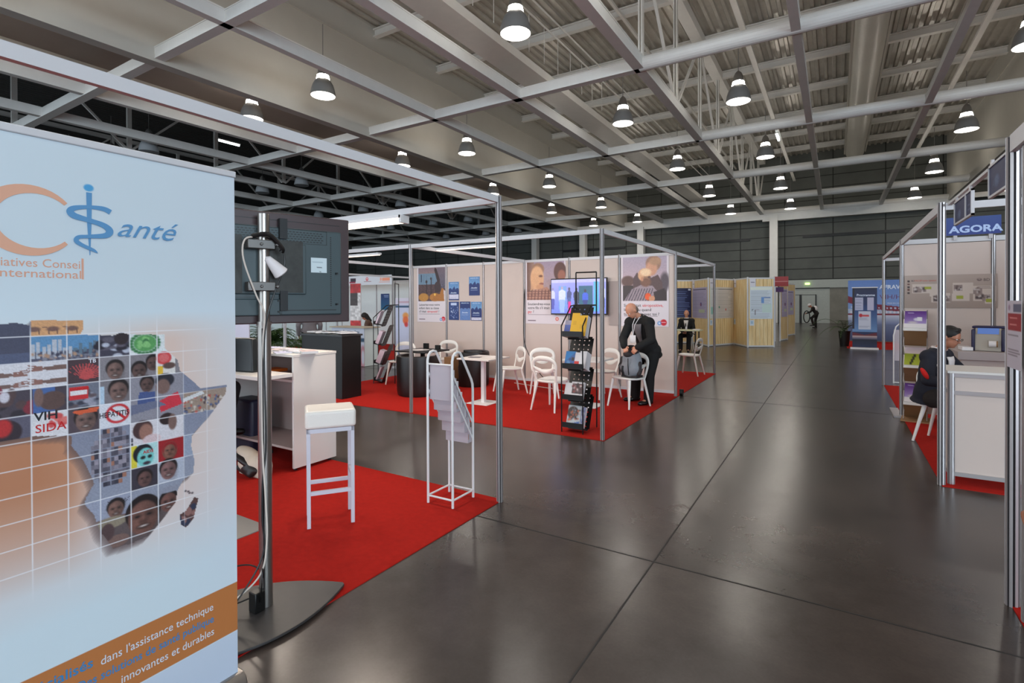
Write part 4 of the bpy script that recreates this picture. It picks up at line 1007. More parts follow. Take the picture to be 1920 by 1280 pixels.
# lettering
OR = (.86, .64, .54); BL = (.36, .58, .76); LW = (.82, .84, .88)
bn.text("Sp\u00e9cialis\u00e9s ", W_(.745), H_z(.402), .046, (.25, .50, .70), .016, 'R')
bn.text("dans l'assistance technique", W_(1.147), H_z(.392), .0415, LW, .004, 'R', sx=.86)
bn.text("Des solutions de sant\u00e9 publique", W_(1.149), H_z(.343), .0415, (.28, .50, .70), .016, 'R', sx=.84)
bn.text("innovantes et durables", W_(1.149), H_z(.292), .0415, LW, .004, 'R', sx=.86)
bn.text('Initiatives Conseil', W_(.727), H_z(1.748), .038, OR, .002, 'R', sx=.93)
bn.text('International', W_(.722), H_z(1.715), .038, OR, .004, 'R', sx=1.1)
bn.rect(W_(.724), H_z(1.782), W_(.728), H_z(1.712), OR)
bn.text('VIH', W_(.598), H_z(1.262), .038, (.12, .14, .16), .02); bn.text('SIDA', W_(.600), H_z(1.224), .037, (.75, .12, .13), .006); bn.text('HEPATITIS', W_(.768), H_z(1.238), .026, (.12, .10, .12), .012, sx=.75)
bn.text('TB', W_(.74), H_z(1.432), .018, (.85, .85, .88), .02); bn.text('DANGER', W_(.689), H_z(1.344), .013, (.75, .12, .13), .02); bn.text('AIDS', W_(.90), H_z(1.085), .016, (.75, .15, .15), .02)
# big C as a stroke of changing width
def stroke(pts, ws, col):
    n = len(pts); Lf = []; Rt = []
    for i, (a, b) in enumerate(pts):
        dx = pts[min(i + 1, n - 1)][0] - pts[max(i - 1, 0)][0]; dy = pts[min(i + 1, n - 1)][1] - pts[max(i - 1, 0)][1]; l = math.hypot(dx, dy) or 1
        Lf.append((a - dy / l * ws[i], b + dx / l * ws[i])); Rt.append((a + dy / l * ws[i], b - dx / l * ws[i]))
    for i in range(n - 1):
        bn.shape([Lf[i], Lf[i + 1], Rt[i + 1], Rt[i]], col)
cc = []; cw = []
for k in range(33):
    a = R(40 + 280 * k / 32); u = k / 32
    cc.append((W_(.600 + .108 * math.cos(a)), H_z(1.893 + .098 * math.sin(a)))); cw.append(.006 + .014 * math.sin(PI * u) ** 1.2)
stroke(cc, cw, (.87, .66, .55))
# the "I" of the logo and its small serif, left of the C, run off the picture
# staff with a winding snake
bn.ell(W_(.745), H_z(2.022), .014, .012, (.30, .62, .82))
stroke([(W_(.745), H_z(2.006)), (W_(.745), H_z(1.90)), (W_(.746), H_z(1.795))], [.008, .006, .001], BL)
sn = [(.806, 1.948), (.785, 1.957), (.745, 1.957), (.705, 1.948), (.693, 1.935), (.705, 1.922), (.745, 1.912), (.785, 1.900), (.802, 1.883), (.79, 1.866), (.745, 1.858), (.715, 1.853), (.708, 1.84), (.722, 1.828), (.755, 1.812), (.766, 1.803)]
sw = [.009, .008, .006, .008, .010, .010, .008, .009, .011, .009, .006, .006, .007, .006, .005, .001]
def crom(L):
    o = []
    for i in range(len(L) - 1):
        p0, p1, p2, p3 = L[max(i - 1, 0)], L[i], L[i + 1], L[min(i + 2, len(L) - 1)]
        for k in range(6):
            u = k / 6; o.append(tuple(.5 * (2 * b + (c - a) * u + (2 * a - 5 * b + 4 * c - d_) * u * u + (3 * b - a - 3 * c + d_) * u ** 3) for a, b, c, d_ in zip(p0, p1, p2, p3)))
    return o + [L[-1]]
cr = crom([(W_(a), H_z(b), w_) for (a, b), w_ in zip(sn, sw)])
stroke([(a, b) for a, b, _ in cr], [max(.0008, q[2]) for q in cr], BL)
bn.text('ant\u00e9', W_(.818), H_z(1.868), .098, BL, .0, shear=.45, sx=1.1)
printed('banner_sheet', bn, (0, 0, Z0), 0, t, thick=.0015, m=mat_print('banner_print', .42))
b_ = MB(); b_.box(-.004, BW + .004, -.008, .012, Z0 + BH - .004, Z0 + BH + .022)
obj('top_rail', b_, M_alurail, t, bevel=.004)
b_ = MB()
b_.prism([(-.02, -.055), (BW + .02, -.055), (BW + .02, .075), (-.02, .075)], 0, .012); b_.add([(x, y, z) for x in (-.02, BW + .02) for y, z in ((-.05, .012), (-.035, .06), (-.012, .08), (.03, .08), (.055, .055), (.07, .012))], [(0, 1, 7, 6), (1, 2, 8, 7), (2, 3, 9, 8), (3, 4, 10, 9), (4, 5, 11, 10), (5, 4, 3, 2, 1, 0), (6, 7, 8, 9, 10, 11)])
obj('base_cassette', b_, M_chrome, t, bevel=.006)
obj('support_pole', MB().cyl((BW / 2, .03, .05), (BW / 2, .012, Z0 + BH), .009, n=10), M_alu, t)
# ================================================================== FURNITURE MAKERS
CZ = 0.006   # top of the carpets
def make_chair():
    """white plastic chair: its front looks along -Y, origin on the floor under the seat"""
    t = thing('plastic_chair', 'x', 'chair', (0, 0, CZ))
    s = MB(); n = 28; ring = []
    def outline(k):
        a = 2 * PI * k / n; c, q = math.cos(a), math.sin(a)
        x = .215 * (abs(c) ** .62) * (1 if c > 0 else -1) * (1 - .10 * max(0, q)); y = .215 * (abs(q) ** .62) * (1 if q > 0 else -1)
        return x, y
    lay = ((.80, -.030), (.97, -.022), (1.0, -.006), (.97, .006), (.75, -.002), (.35, -.010))
    vs = []
    for sc, dz in lay:
        for k in range(n):
            x, y = outline(k); vs.append((x * sc, y * sc, .45 + dz + .012 * (y / .215) * (1 if y < 0 else .3) * -1))
    m = len(lay); fs = [(j * n + k, j * n + (k + 1) % n, (j + 1) * n + (k + 1) % n, (j + 1) * n + k) for j in range(m - 1) for k in range(n)]
    fs += [tuple(reversed(range(n))), tuple((m - 1) * n + k for k in range(n))]
    s.add(vs, fs); obj('seat', s, M_white, t, smooth=True)
    for sx in (-1, 1):
        l = MB(); l.tube([(sx * .165, -.165, .43), (sx * .19, -.20, .22), (sx * .215, -.235, 0)], [.024, .018, .013], 10); obj('leg', l, M_white, t, smooth=True)
        l = MB(); l.tube([(sx * .165, .165, .43), (sx * .19, .215, .22), (sx * .215, .265, 0)], [.024, .018, .013], 10); obj('leg', l, M_white, t, smooth=True)
    b = MB(); pts = []; rr = []
    for k in range(25):      # outer arch of the back
        u = k / 24; a = PI * (1 - u); c_, q_ = math.cos(a), math.sin(a)
        x = .205 * (abs(c_) ** .75) * (1 if c_ > 0 else -1); z = .665 + .125 * (abs(q_) ** .8)
        pts.append((x, .180 + (z - .45) * .16, z)); rr.append(.026 + .014 * max(0, math.sin(a)) ** 2)
    pts = [(-.175, .165, .43), (-.192, .19, .52), (-.203, .21, .60)] + pts + [(.203, .21, .60), (.192, .19, .52), (.175, .165, .43)]; rr = [.024, .021, .021] + rr + [.021, .021, .024]
    b.tube(pts, rr, 10, flat=.5, up=(0, 1, 0))
    pts = []
    for k in range(15):      # dipping lower rail of the opening
        u = k / 14; x = -.19 + .38 * u; z = .655 - .075 * math.sin(PI * u)
        pts.append((x, .20 + (z - .45) * .16 - .03 * math.sin(PI * u), z))
    b.tube(pts, [.018 + .020 * math.sin(PI * k / 14) for k in range(15)], 10, flat=.6, up=(0, 1, 0))
    obj('backrest', b, M_white, t, smooth=True)
    return t
CH = make_chair(); CHUSED = False
def chair(x, y, face, label, group='white plastic chairs'):
    global CHUSED
    rz = math.atan2(face[1], face[0]) + PI / 2
    if not CHUSED:
        CHUSED = True; CH.location = (x, y, CZ); CH.rotation_euler = (0, 0, rz); tag(CH, label, None, group); return CH
    return dup(CH, (x, y, CZ), rz, label, group)
chair(-7.50, 7.80, (.3, -.95), 'white plastic chair left of the black armchair, beside the far leaflet rack')
chair(-7.05, 8.62, (.2, -1), 'white plastic chair behind the dark round table, only its back showing', )
chair(-5.02, 8.0, (-.6, -.8), 'white plastic chair at the small table, seen just right of the tall front post')
chair(-4.28, 7.95, (.6, -.8), 'white plastic chair against the wall, left of the black leaflet rack')
chair(-3.68, 7.10, (.12, 1), 'white plastic chair directly behind the black leaflet rack, back to the camera')
chair(-3.42, 8.42, (-.45, -.9), 'white plastic chair behind the middle post, mostly hidden by it')
chair(-2.76, 7.90, (-.36, -.93), 'white plastic chair carrying the grey backpack')
chair(-2.78, 12.02, (-.97, .12), 'white plastic chair alone on the red carpet beyond the poster wall')
chair(-3.75, 12.1, (1, 0), 'white plastic chair mostly hidden behind the end of the poster wall')
chair(-4.25, 17.95, (.1, -1), 'white plastic chair under the suited man before the wooden boards')
chair(1.10, 7.69, (.9, -.44), 'white plastic chair under the man in the navy jacket at the right booth')
chair(-13.05, 12.05, (-.8, -.6), 'white plastic chair under the writing woman at the far left')

def bistro(x, y, label, w=.6, rz=0, rnd=False, top=M_whitelam):
    t = thing('bistro_table', label, 'table', (x, y, CZ), rz, 'small pedestal tables')
    b = MB()
    if rnd: b.lathe([(0, .715), (w / 2, .715), (w / 2 + .004, .728), (w / 2, .74), (0, .74)], n=32)
    else: b.box(-w / 2, w / 2, -w / 2, w / 2, .715, .74)
    obj('tabletop', b, top, t, bevel=.004)
    obj('pedestal', MB().box(-.03, .03, -.03, .03, .012, .715), M_whitemetal if top is M_whitelam else M_blackmetal, t)
    obj('table_base', MB().box(-.2, .2, -.2, .2, 0, .012), M_whitemetal if top is M_whitelam else M_blackmetal, t, bevel=.003)
    return t
T1 = bistro(-4.86, 6.95, 'white square bistro table seen between the tall post and the white leaflet rack', .62)
T2 = bistro(-3.32, 7.62, 'white square bistro table behind the black leaflet rack', .62)
T3 = bistro(-6.62, 7.47, 'dark table among the black armchairs with papers on it', .72, top=M_black)
b = MB(); b.lathe([(0, 0), (.14, .0), (.17, .012), (.165, .016), (0, .008)], n=28)
o = obj('tray', b, mat('pale_tray', (.8, .78, .77), .2), smooth=True); o.location = (-6.58, 7.36, .747); tag(o, 'round pale tray on the dark table', 'tray')
b = MB(); b.box(-.08, .08, -.05, .05, 0, .07)
for k, (px, py) in enumerate(((-6.70, 7.66), (-6.46, 7.72))):
    o = obj('paper_box', MB().box(-.05, .05, -.03, .03, 0, .11 - .03 * k), M_black if k else M_blackmetal, bevel=.004); o.location = (px, py, .747); tag(o, ('small black box standing on the dark table, left one', 'small black box standing on the dark table, right one')[k], 'box', 'black boxes on the dark table')
for k, (px, py, a) in enumerate(((-4.98, 6.88, .3), (-4.75, 7.05, -.2))):
    o = obj('leaflet', MB().box(-.10, .10, -.07, .07, 0, .003), M_paper if k else mat('dark_print', (.35, .33, .36), .5)); o.location = (px, py, .7465); o.rotation_euler = (0, 0, a)
    tag(o, ('dark printed leaflet lying on the small white table', 'white leaflet lying on the small white table')[k], 'leaflet')

def armchair(x, y, face, label, r=.36, h=.68):
    t = thing('tub_armchair', label, 'armchair', (x, y, CZ), math.atan2(face[1], face[0]), 'black tub armchairs')
    b = MB(); a0, a1 = R(48), R(312)
    b.lathe([(r * .93, 0.02), (r * .97, .10), (r, h - .05), (r * .985, h), (r * .93, h + .015), (r * .80, h), (r * .76, h - .06), (r * .74, .40)], n=40, a0=a0, a1=a1)
    k = len(b.v) // 8
    b.add([b.v[i * k] for i in range(8)], [tuple(range(8))]); b.add([b.v[i * k + k - 1] for i in range(8)], [tuple(range(8))])
    obj('shell', b, M_leather, t, smooth=True)
    b = MB(); b.lathe([(0, .12), (r * .80, .12), (r * .84, .36), (r * .78, .425), (0, .44)], n=32); obj('seat_cushion', b, M_leather, t, smooth=True)
    b = MB(); b.lathe([(0, 0), (r * .88, 0), (r * .90, .03), (r * .92, .12), (0, .12)], n=32); obj('base', b, M_leather, t, smooth=True)
armchair(-6.33, 7.02, (-.15, 1), 'black leather tub armchair with its back to the camera, behind the thin second post', .385, .69)
armchair(-6.10, 8.34, (-.9, -.45), 'black leather tub armchair against the white wall, right of the dark table', .34, .66)
o = obj('cardboard_box', MB().box(-6.82, -6.57, 8.35, 8.6, CZ, .52), M_kraft); tag(o, 'brown cardboard box between the two black armchairs', 'box')

# ---- black tray racks
def book(name, w, h, th, col, loc, rot, label, group, stripes=None, parent=None):
    p = Pic(w, h, 110, col)
    if stripes: stripes(p)
    o = printed(name, p, loc, 0, parent, label, 'booklet', group, thick=th, back=(.85, .84, .86), m=mat_print())
    o.rotation_euler = rot
    return o
def tray_rack(loc, rz, label, holes=True):
    t = thing('tray_rack', label, 'rack', loc, rz, 'black metal leaflet racks')
    W = .145
    f = MB(); r = .0085
    for s in (-1, 1):
        f.cyl((s * W, 0, 0), (s * W, 0, 1.33), r, n=8); f.cyl((s * W, 0, 1.33), (s * W * .96, .27, 1.58), r, n=8); f.cyl((s * W * .96, .27, 1.58), (s * W, .43, 1.59), r, n=8)
        f.cyl((s * W, .44, 0), (s * W, .44, 2.02), r * 1.1, n=8)
    f.cyl((-W, .44, 2.02), (W, .44, 2.02), r * 1.1, n=8); f.cyl((-W, .43, 1.59), (W, .43, 1.59), r, n=8)
    obj('frame', f, M_blackmetal, t)
    for i, z in enumerate((1.20, .80, .41, .06)):
        b = MB(); th = R(24); d = .40
        y0, z0 = .02, z; y1, z1 = y0 + d * math.sin(R(42)), z0 + d * math.cos(R(42)) * .95
        # ledge
        b.box(-W + .01, W - .01, .0, .006, z, z + .065)
        b.bar((0, .0, z + .003), (0, .17, z - .05 + .02), 2 * W - .02, .006)
        # perforated back: strips with gaps
        n = 4; yb, zb = .17, z - .03; yt, zt = .33, z + .36
        for k in range(n + 1):
            x = -W + .012 + (2 * W - .024) * k / n
            b.bar((x, yb, zb), (x, yt, zt), .028, .004, up=(1, 0, 0)) if False else b.add([(x - .0245, yb, zb), (x + .0245, yb, zb), (x + .0245, yt, zt), (x - .0245, yt, zt)], [(0, 1, 2, 3)])
        m_ = 7
        for k in range(m_ + 1):
            u = k / m_; yy = yb + (yt - yb) * u; zz = zb + (zt - zb) * u; hh = .022
            b.add([(-W + .01, yy - hh * .38, zz - hh * .92), (W - .01, yy - hh * .38, zz - hh * .92), (W - .01, yy + hh * .38, zz + hh * .92), (-W + .01, yy + hh * .38, zz + hh * .92)], [(0, 1, 2, 3)])
        o = obj('tray', b, M_blackmetal, t)
        sd = o.modifiers.new('s', 'SOLIDIFY'); sd.thickness = .003
    return t
RK = tray_rack((-2.785, 5.90, CZ), 0, 'black tray rack of booklets before the television, beside the middle corner post')
RC = [(-2.785, 5.90)]
def on_tray(i, dx, w, h, th, col, label, stripes=None, ya=0.0, name='booklet', lean=22, lift=0.0, dz=0.0):
    z = (1.20, .80, .41, .06)[i]
    return book(name, w, h, th, col, (-2.785 + dx, 5.925 + ya, z + CZ + .012 + lift), (R(-lean), 0, 0), label, 'booklets on the black racks', stripes)
YEL = (.88, .68, .16)
def yl(p):
    for k in range(12): p.rect(.02, .04 + k * .018, p.w - .03, .042 + k * .018, (.78, .6, .15))
on_tray(0, -.13, .12, .20, .02, (.62, .60, .68), 'pale blue and white booklet on the top tray of the black rack', lambda p: p.grad(0, .06, .12, .2, (.36, .42, .68), (.2, .26, .5)))
on_tray(0, -.045, .105, .29, .045, YEL, 'tall yellow booklet at the middle of the top tray', yl, ya=-.004, lift=.01)
on_tray(0, .055, .115, .27, .10, YEL, 'thick stack of yellow booklets at the right of the top tray', yl, ya=-.01)
on_tray(1, -.125, .14, .21, .03, (.20, .36, .60), 'blue booklet on the second tray of the black rack', lambda p: (p.poly([(0, .0), (.14, .0), (0, .14)], (.12, .46, .72)), p.specks(.02, .1, .13, .2, 12, .012, [(.3, .5, .7), (.15, .25, .45)]), p.rect(.09, .08, .13, .12, (.2, .15, .15))))
on_tray(1, .01, .12, .20, .04, (.84, .82, .84), 'white booklet with a red lower half on the second tray', lambda p: p.rect(0, .11, .12, .17, (.80, .16, .16)), ya=-.006)
on_tray(1, .075, .09, .22, .14, (.86, .85, .87), 'thick white pile of booklets at the right of the second tray', ya=-.01)
on_tray(2, -.13, .10, .20, .02, (.84, .83, .85), 'plain white booklet leaning at the left of the third tray')
on_tray(2, -.045, .17, .22, .05, (.85, .84, .86), 'booklet with a crowd photograph on the third tray', lambda p: (p.rect(.01, .02, .165, .15, (.28, .2, .22)), p.specks(.015, .025, .16, .145, 45, .010, [(.15, .12, .14), (.5, .4, .42), (.55, .18, .2), (.8, .75, .75), (.3, .22, .25)])), ya=-.006)
on_tray(3, -.10, .18, .27, .03, (.70, .73, .76), 'magazine with a dark crowd cover and blue corner on the lowest tray', lambda p: (p.ell(.07, .09, .075, .075, (.22, .18, .18)), p.specks(.02, .03, .16, .2, 40, .010, [(.2, .18, .2), (.4, .36, .38), (.75, .4, .3), (.5, .5, .55)]), p.poly([(0, .25), (.18, .19), (.18, .27), (0, .27)], (.28, .42, .70))), ya=-.004)
on_tray(3, .085, .055, .26, .05, (.45, .50, .66), 'narrow blue grey magazine at the right of the lowest tray', lambda p: p.specks(0, 0, .05, .26, 20, .012, [(.6, .62, .7), (.35, .38, .55)]), ya=-.01)
# far rack, seen from its back corner
RK2 = dup(RK, (-8.02, 7.62, CZ), R(-62), 'black perforated tray rack at the far left of the middle booth, seen from behind')
for i, (z, w, th) in enumerate(((1.20, .2, .03), (.80, .22, .07), (.41, .2, .10), (.06, .2, .03))):
    q = Matrix.Rotation(R(-62), 4, 'Z'); v = q @ Vector((-.11, .02, z + .02)) + Vector((-8.02, 7.62, CZ))
    p = Pic(w, .27, 60, (.80, .74, .78)); o = printed('booklet', p, v, 0, None, 'pale pile of booklets on the %s tray of the far black rack' % ('top', 'second', 'third', 'lowest')[i], 'booklet', 'booklets on the black racks', thick=th, back=(.78, .70, .75))
    o.rotation_euler = (R(-22), 0, R(-62))

# ---- white wire leaflet stand at the carpet corner
t = thing('leaflet_stand', 'white tubular leaflet stand on the front red carpet corner', 'stand', (-2.82, 3.24, CZ), R(1))
r = .0105
for i, x in enumerate((0, .25)):
    f = MB(); pts = [(x, 0, 0), (x, 0, 1.16), (x, .012, 1.20), (x, .035, 1.222), (x, .07, 1.23), (x, .105, 1.222), (x, .128, 1.19)] + [(x, .26, .985), (x, .275, .95), (x, .28, .90), (x, .28, 0)]
    f.tube(pts, r, 12); obj('side_frame', f, M_whitemetal, t, smooth=True)
f = MB()
for (a, b_) in (((0, 0, 1.13), (.25, 0, 1.13)), ((0, .28, .06), (.25, .28, .06)), ((0, 0, .06), (.25, 0, .06)), ((0, 0, .06), (0, .28, .06)), ((.25, 0, .06), (.25, .28, .06))): obj('cross_rail', MB().cyl(a, b_, .008, n=10), M_whitemetal, t, smooth=True)
for x in (0.003, .247):
    obj('slanted_rail', MB().cyl((x, .0, 1.07), (x, .28, .62), .007, n=8), M_whitemetal, t, smooth=True); obj('slanted_rail', MB().cyl((x, .0, .93), (x, .28, .49), .007, n=8), M_whitemetal, t, smooth=True)
for k in range(5):
    b_ = MB(); y = .015 + k * .052; z = .845 - k * .095; h = .27 if k else .28
    b_.box(.012, .238, y, y + .003, z, z + h); b_.box(.012, .238, y + .045, y + .048, z, z + .12); b_.box(.012, .238, y, y + .048, z - .003, z); b_.box(.009, .012, y, y + .048, z, z + .12); b_.box(.238, .241, y, y + .048, z, z + .12)
    obj('acrylic_pocket', b_, M_frost, t)
cols = [(.72, .70, .74), (.80, .80, .85), (.78, .76, .80), (.70, .74, .84), (.82, .80, .82)]
for k in range(5):
    y = .02 + k * .052; z = .85 - k * .095
    p = Pic(.21, .235, 60, cols[k]); p.rect(0, .16, .21, .18, (.75, .6, .4) if k % 2 == 0 else (.3, .5, .68)); p.lines(.02, .03, .18, 5, .02, (.6, .6, .68), .004)
    q = Matrix.Rotation(R(1), 4, 'Z'); v = q @ Vector((.23, y + .036, z + .001)) + Vector((-2.82, 3.24, CZ))
    o = printed('leaflet_stack', p, v, R(181), None, 'stack of printed leaflets in the %s pocket of the white leaflet stand' % ('topmost', 'second', 'third', 'fourth', 'lowest')[k], 'leaflets', 'leaflet stacks in the white stand', thick=.022, back=(.80, .78, .80))
b_ = MB().box(0, .012, 0, .03, 0, .045)
for k in range(3):
    y = .03 + (0, 1, 4)[k] * .052; z = .85 - (0, 1, 4)[k] * .095 + .02
    q = Matrix.Rotation(R(1), 4, 'Z'); v = q @ Vector((.225, y, z)) + Vector((-2.82, 3.24, CZ))
    o = obj('price_tab', MB().box(0, .0125, 0, .012, 0, .045), mat('orange_tab', (.80, .52, .15), .5), t); o.location = (.2285, y - .012, z)

# ---- white bar stool
t = thing('bar_stool', 'white leather bar stool with grey metal legs on the front red carpet', 'stool', (-3.245, 2.615, CZ), math.atan2(.26, .19) - 0)
SW, SD = .165, .145
b_ = MB(); b_.box(-SW - .012, SW + .012, -SD - .012, SD + .012, .715, .845); obj('seat_cushion', b_, M_wleather, t, bevel=.022, seg=4)
M_greymetal = mat('grey_white_metal', (.76, .76, .80), .35)
b_ = MB(); b_.box(-SW, SW, -SD, -SD + .02, .685, .715); b_.box(-SW, SW, SD - .02, SD, .685, .715); b_.box(-SW, -SW + .02, -SD, SD, .685, .715); b_.box(SW - .02, SW, -SD, SD, .685, .715); obj('seat_frame', b_, M_greymetal, t)
for sx in (-1, 1):
    for sy in (-1, 1):
        x = sx * (SW - .013); y = sy * (SD - .013); obj('leg', MB().box(x - .013, x + .013, y - .013, y + .013, 0, .69), M_greymetal, t, bevel=.002)
b_ = MB(); b_.box(-SW + .02, SW - .02, -SD + .003, -SD + .023, .235, .262); b_.box(-SW + .02, SW - .02, SD - .023, SD - .003, .235, .262); b_.box(-SW + .003, -SW + .023, -SD + .02, SD - .02, .33, .357); b_.box(SW - .023, SW - .003, -SD + .02, SD - .02, .33, .357); obj('foot_rail', b_, M_greymetal, t)

# ================================================================== TELEVISION ON ITS STAND (seen from behind)
th = math.atan2(.96, .28)      # long axis of screen and base
t = thing('television_stand', 'steel pole television stand with dark lens-shaped base plate, front left', 'stand', (-2.58, 1.66, 0), 0)
b_ = MB(); L_ = .56; pts = []
for k in range(25): u = -1 + 2 * k / 24; pts.append((u * L_, -.285 * (1 - abs(u) ** 2.1) - .012))
for k in range(25): u = 1 - 2 * k / 24; pts.append((u * L_, .285 * (1 - abs(u) ** 2.1) + .012))
b_.T = Matrix.Translation((-2.60, 1.50, 0)) @ Matrix.Rotation(R(69), 4, 'Z')
b_.prism(pts, .012, .026); obj('base_plate', b_, M_darkplate, t, bevel=.003, world=True)
b_ = MB(); b_.cyl((-2.58, 1.66, .026), (-2.58, 1.66, 1.52), .0335, n=28); b_.cyl((-2.58, 1.66, 1.52), (-2.58, 1.66, 2.105), .0285, n=28); b_.cyl((-2.58, 1.66, 1.515), (-2.58, 1.66, 1.535), .036, n=28); obj('pole', b_, M_chrome, t, smooth=True, world=True)
obj('pole_seam', MB().box(-2.553, -2.548, 1.628, 1.633, .03, 1.5), M_groove, t, world=True)
T_ = Matrix.Translation((-2.655, 1.655, 1.825)) @ Matrix.Rotation(R(74) , 4, 'Z')    # local x along the screen, local -y towards the aisle camera side
M_clamp = mat('cast_clamp_metal', (.42, .41, .40), .42, metal=.9)
for z in (-.105, .115):
    b_ = MB(); b_.T = T_; b_.box(-.065, .07, -.12, -.06, z - .024, z + .024); b_.cyl((-.0, -.121, z), (-.0, -.128, z), .008, n=12); b_.box(.03, .085, -.075, -.03, z - .02, z + .02); b_.cyl((.075, -.14, z), (.075, -.02, z), .009, n=10)
    obj('pole_clamp', b_, M_clamp, t, bevel=.004, world=True)
b_ = MB(); b_.T = T_; b_.box(-.215, -.075, -.052, -.047, -.14, .165); b_.box(.06, .24, -.05, -.045, -.135, .15)
obj('mount_plate', b_, mat('worn_dark_plate', (.22, .22, .21), .45, metal=.5, noise=.2, nscale=25), t, world=True)
b_ = MB(); b_.T = T_ @ Matrix.Translation((.075, -.10, .0)) @ Matrix.Rotation(R(-42), 4, 'Y') ; b_.use(M_paper).lathe([(0.0, .07), (.018, .06), (.040, -.045), (.034, -.05)], n=20); b_.use(M_cableb).lathe([(.034, -.0495), (.02, -.04), (0, -.035)], n=20)
obj('white_cap', b_, None, t, smooth=True, world=True)
for (a, c, z, z2) in ((-.16, -.135, .10, .14), (.115, .155, .16, .27), (.115, .155, -.235, -.125)):
    b_ = MB(); b_.T = T_; b_.box(a, c, -.055, -.02, z, z2); obj('mount_bracket', b_, M_blackmetal, t, world=True)
for i, (dx, dy) in enumerate(((-.04, .02), (.03, -.05))):
    pass
b_ = MB(); b_.box(-2.60, -2.54, 1.575, 1.63, .026, .13); obj('power_adapter', b_, M_cableb, t, bevel=.004, world=True)
# the set itself
S = thing('television', 'back of a large flat television on the steel pole, front left', 'television', (-2.655, 1.655, 1.52), 0)
b_ = MB(); b_.T = T_; b_.box(-.53, .53, -.012, .03, -.305, .305); obj('bezel', b_, M_tvframe, S, bevel=.006, world=True)
b_ = MB(); b_.T = T_; b_.box(-.475, .475, -.030, -.012, -.262, .225); obj('back_cover', b_, M_tvback, S, bevel=.01, world=True)
b_ = MB(); b_.T = T_; b_.box(-.44, .26, -.045, -.030, -.145, .135); b_.box(-.18, .12, -.040, -.030, -.26, -.17); obj('electronics_housing', b_, M_tvback, S, bevel=.006, world=True)
b_ = MB(); b_.T = T_
for rr_ in range(5):
    z = .152 + rr_ * .0125
    x = -.455 + (rr_ % 2) * .008
    while x < .36: b_.box(x, x + .013, -.0306, -.029, z, z + .0045); x += .019
obj('vent_slots', b_, M_cableb, S, world=True)
b_ = MB(); b_.T = T_
for z in [-.21 + k * .012 for k in range(34)]: b_.box(.405, .412, -.0306, -.029, z, z + .006)
obj('side_vent_slots', b_, M_cableb, S, world=True)
b_ = MB(); b_.T = T_
def rr_line(x0, x1, z0, z1, th_=.0022):
    for (a, b2, c, d) in ((x0, x1, z0, z0 + th_), (x0, x1, z1 - th_, z1), (x0, x0 + th_, z0, z1), (x1 - th_, x1, z0, z1)): b_.box(a, b2, -.0312, -.0295, c, d)
rr_line(-.47, .385, .142, .222); b_.box(-.475, .47, -.0135, -.0115, .262, .265); b_.box(-.475, .44, -.0312, -.0295, -.235, -.231); rr_line(-.19, .13, -.255, -.16)
for (x, z) in ((.44, -.02), (.44, -.2), (-.17, -.18), (-.17, -.24), (.11, -.18), (.11, -.24), (.19, .09), (.19, -.08)): b_.box(x - .005, x + .005, -.048, -.03, z - .005, z + .005)
obj('seam_lines', b_, M_cableb, S, world=True)
p = Pic(.092, .085, 200, (.80, .86, .88)); p.lines(.008, .012, .08, 3, .012, (.62, .7, .74), .002); p.rect(.035, .052, .065, .056, (.3, .35, .38)); p.rect(.01, .076, .03, .079, (.5, .6, .62)); p.rect(.05, .077, .06, .08, (.4, .4, .42))
me = sheet_mesh(p, thick=.0006); me.materials.append(mat_print()); o = bpy.data.objects.new('rating_label', me); COL.objects.link(o); o.parent = S
o.matrix_world = T_ @ Matrix.Translation((.292, -.0312, -.018)); o.matrix_parent_inverse = Matrix.Translation((-S.location[0], -S.location[1], -S.location[2])); o.matrix_basis = T_ @ Matrix.Translation((.292, -.0312, -.018))
# cables
def cable(name, pts, r_, m, label):
    cv = []
    P = [Vector(q) for q in pts]
    for i in range(len(P) - 1):
        p0 = P[max(i - 1, 0)]; p1 = P[i]; p2 = P[i + 1]; p3 = P[min(i + 2, len(P) - 1)]
        for k in range(6):
            u = k / 6; cv.append(.5 * ((2 * p1) + (-p0 + p2) * u + (2 * p0 - 5 * p1 + 4 * p2 - p3) * u * u + (-p0 + 3 * p1 - 3 * p2 + p3) * u ** 3))
    cv.append(P[-1])
    o = obj(name, MB().tube(cv, r_, 8), m, smooth=True); return tag(o, label, 'cable')
U = lambda x, y, z: tuple(T_ @ Vector((x, y, z)))
cable('cable', [U(-.02, -.125, .15), U(-.085, -.14, .13), U(-.09, -.135, .03), U(-.03, -.13, -.15), U(.012, -.125, -.25), (-2.551, 1.632, 1.40), (-2.552, 1.628, .9), (-2.532, 1.63, .62), (-2.525, 1.632, .40), (-2.55, 1.612, .22), (-2.60, 1.50, .12), (-2.68, 1.36, .034), (-2.76, 1.25, .034)], .0045, M_cablew, 'white cable looping down the steel pole of the television stand')
cable('cable', [U(.02, -.13, .15), U(.09, -.12, .12), U(.12, -.11, .02), U(.07, -.12, -.12), U(.03, -.12, -.25), (-2.549, 1.640, 1.40), (-2.546, 1.644, .9), (-2.553, 1.628, .70), (-2.553, 1.624, .5), (-2.548, 1.63, .34), (-2.57, 1.57, .20), (-2.62, 1.45, .06), (-2.74, 1.34, .034)], .0045, M_cableb, 'black cable running down the steel pole of the television stand')
cable('cable', [U(-.05, -.125, .15), U(.03, -.14, .165), U(.10, -.13, .10), U(.10, -.12, .08)], .012, M_cableb, 'bundle of black cables tied round the top clamp of the pole')
cable('cable', [(-2.60, 1.60, .09), (-2.68, 1.50, .06), (-2.80, 1.42, .035), (-2.86, 1.30, .034)], .004, M_cableb, 'lower black cable lying on the dark base plate')
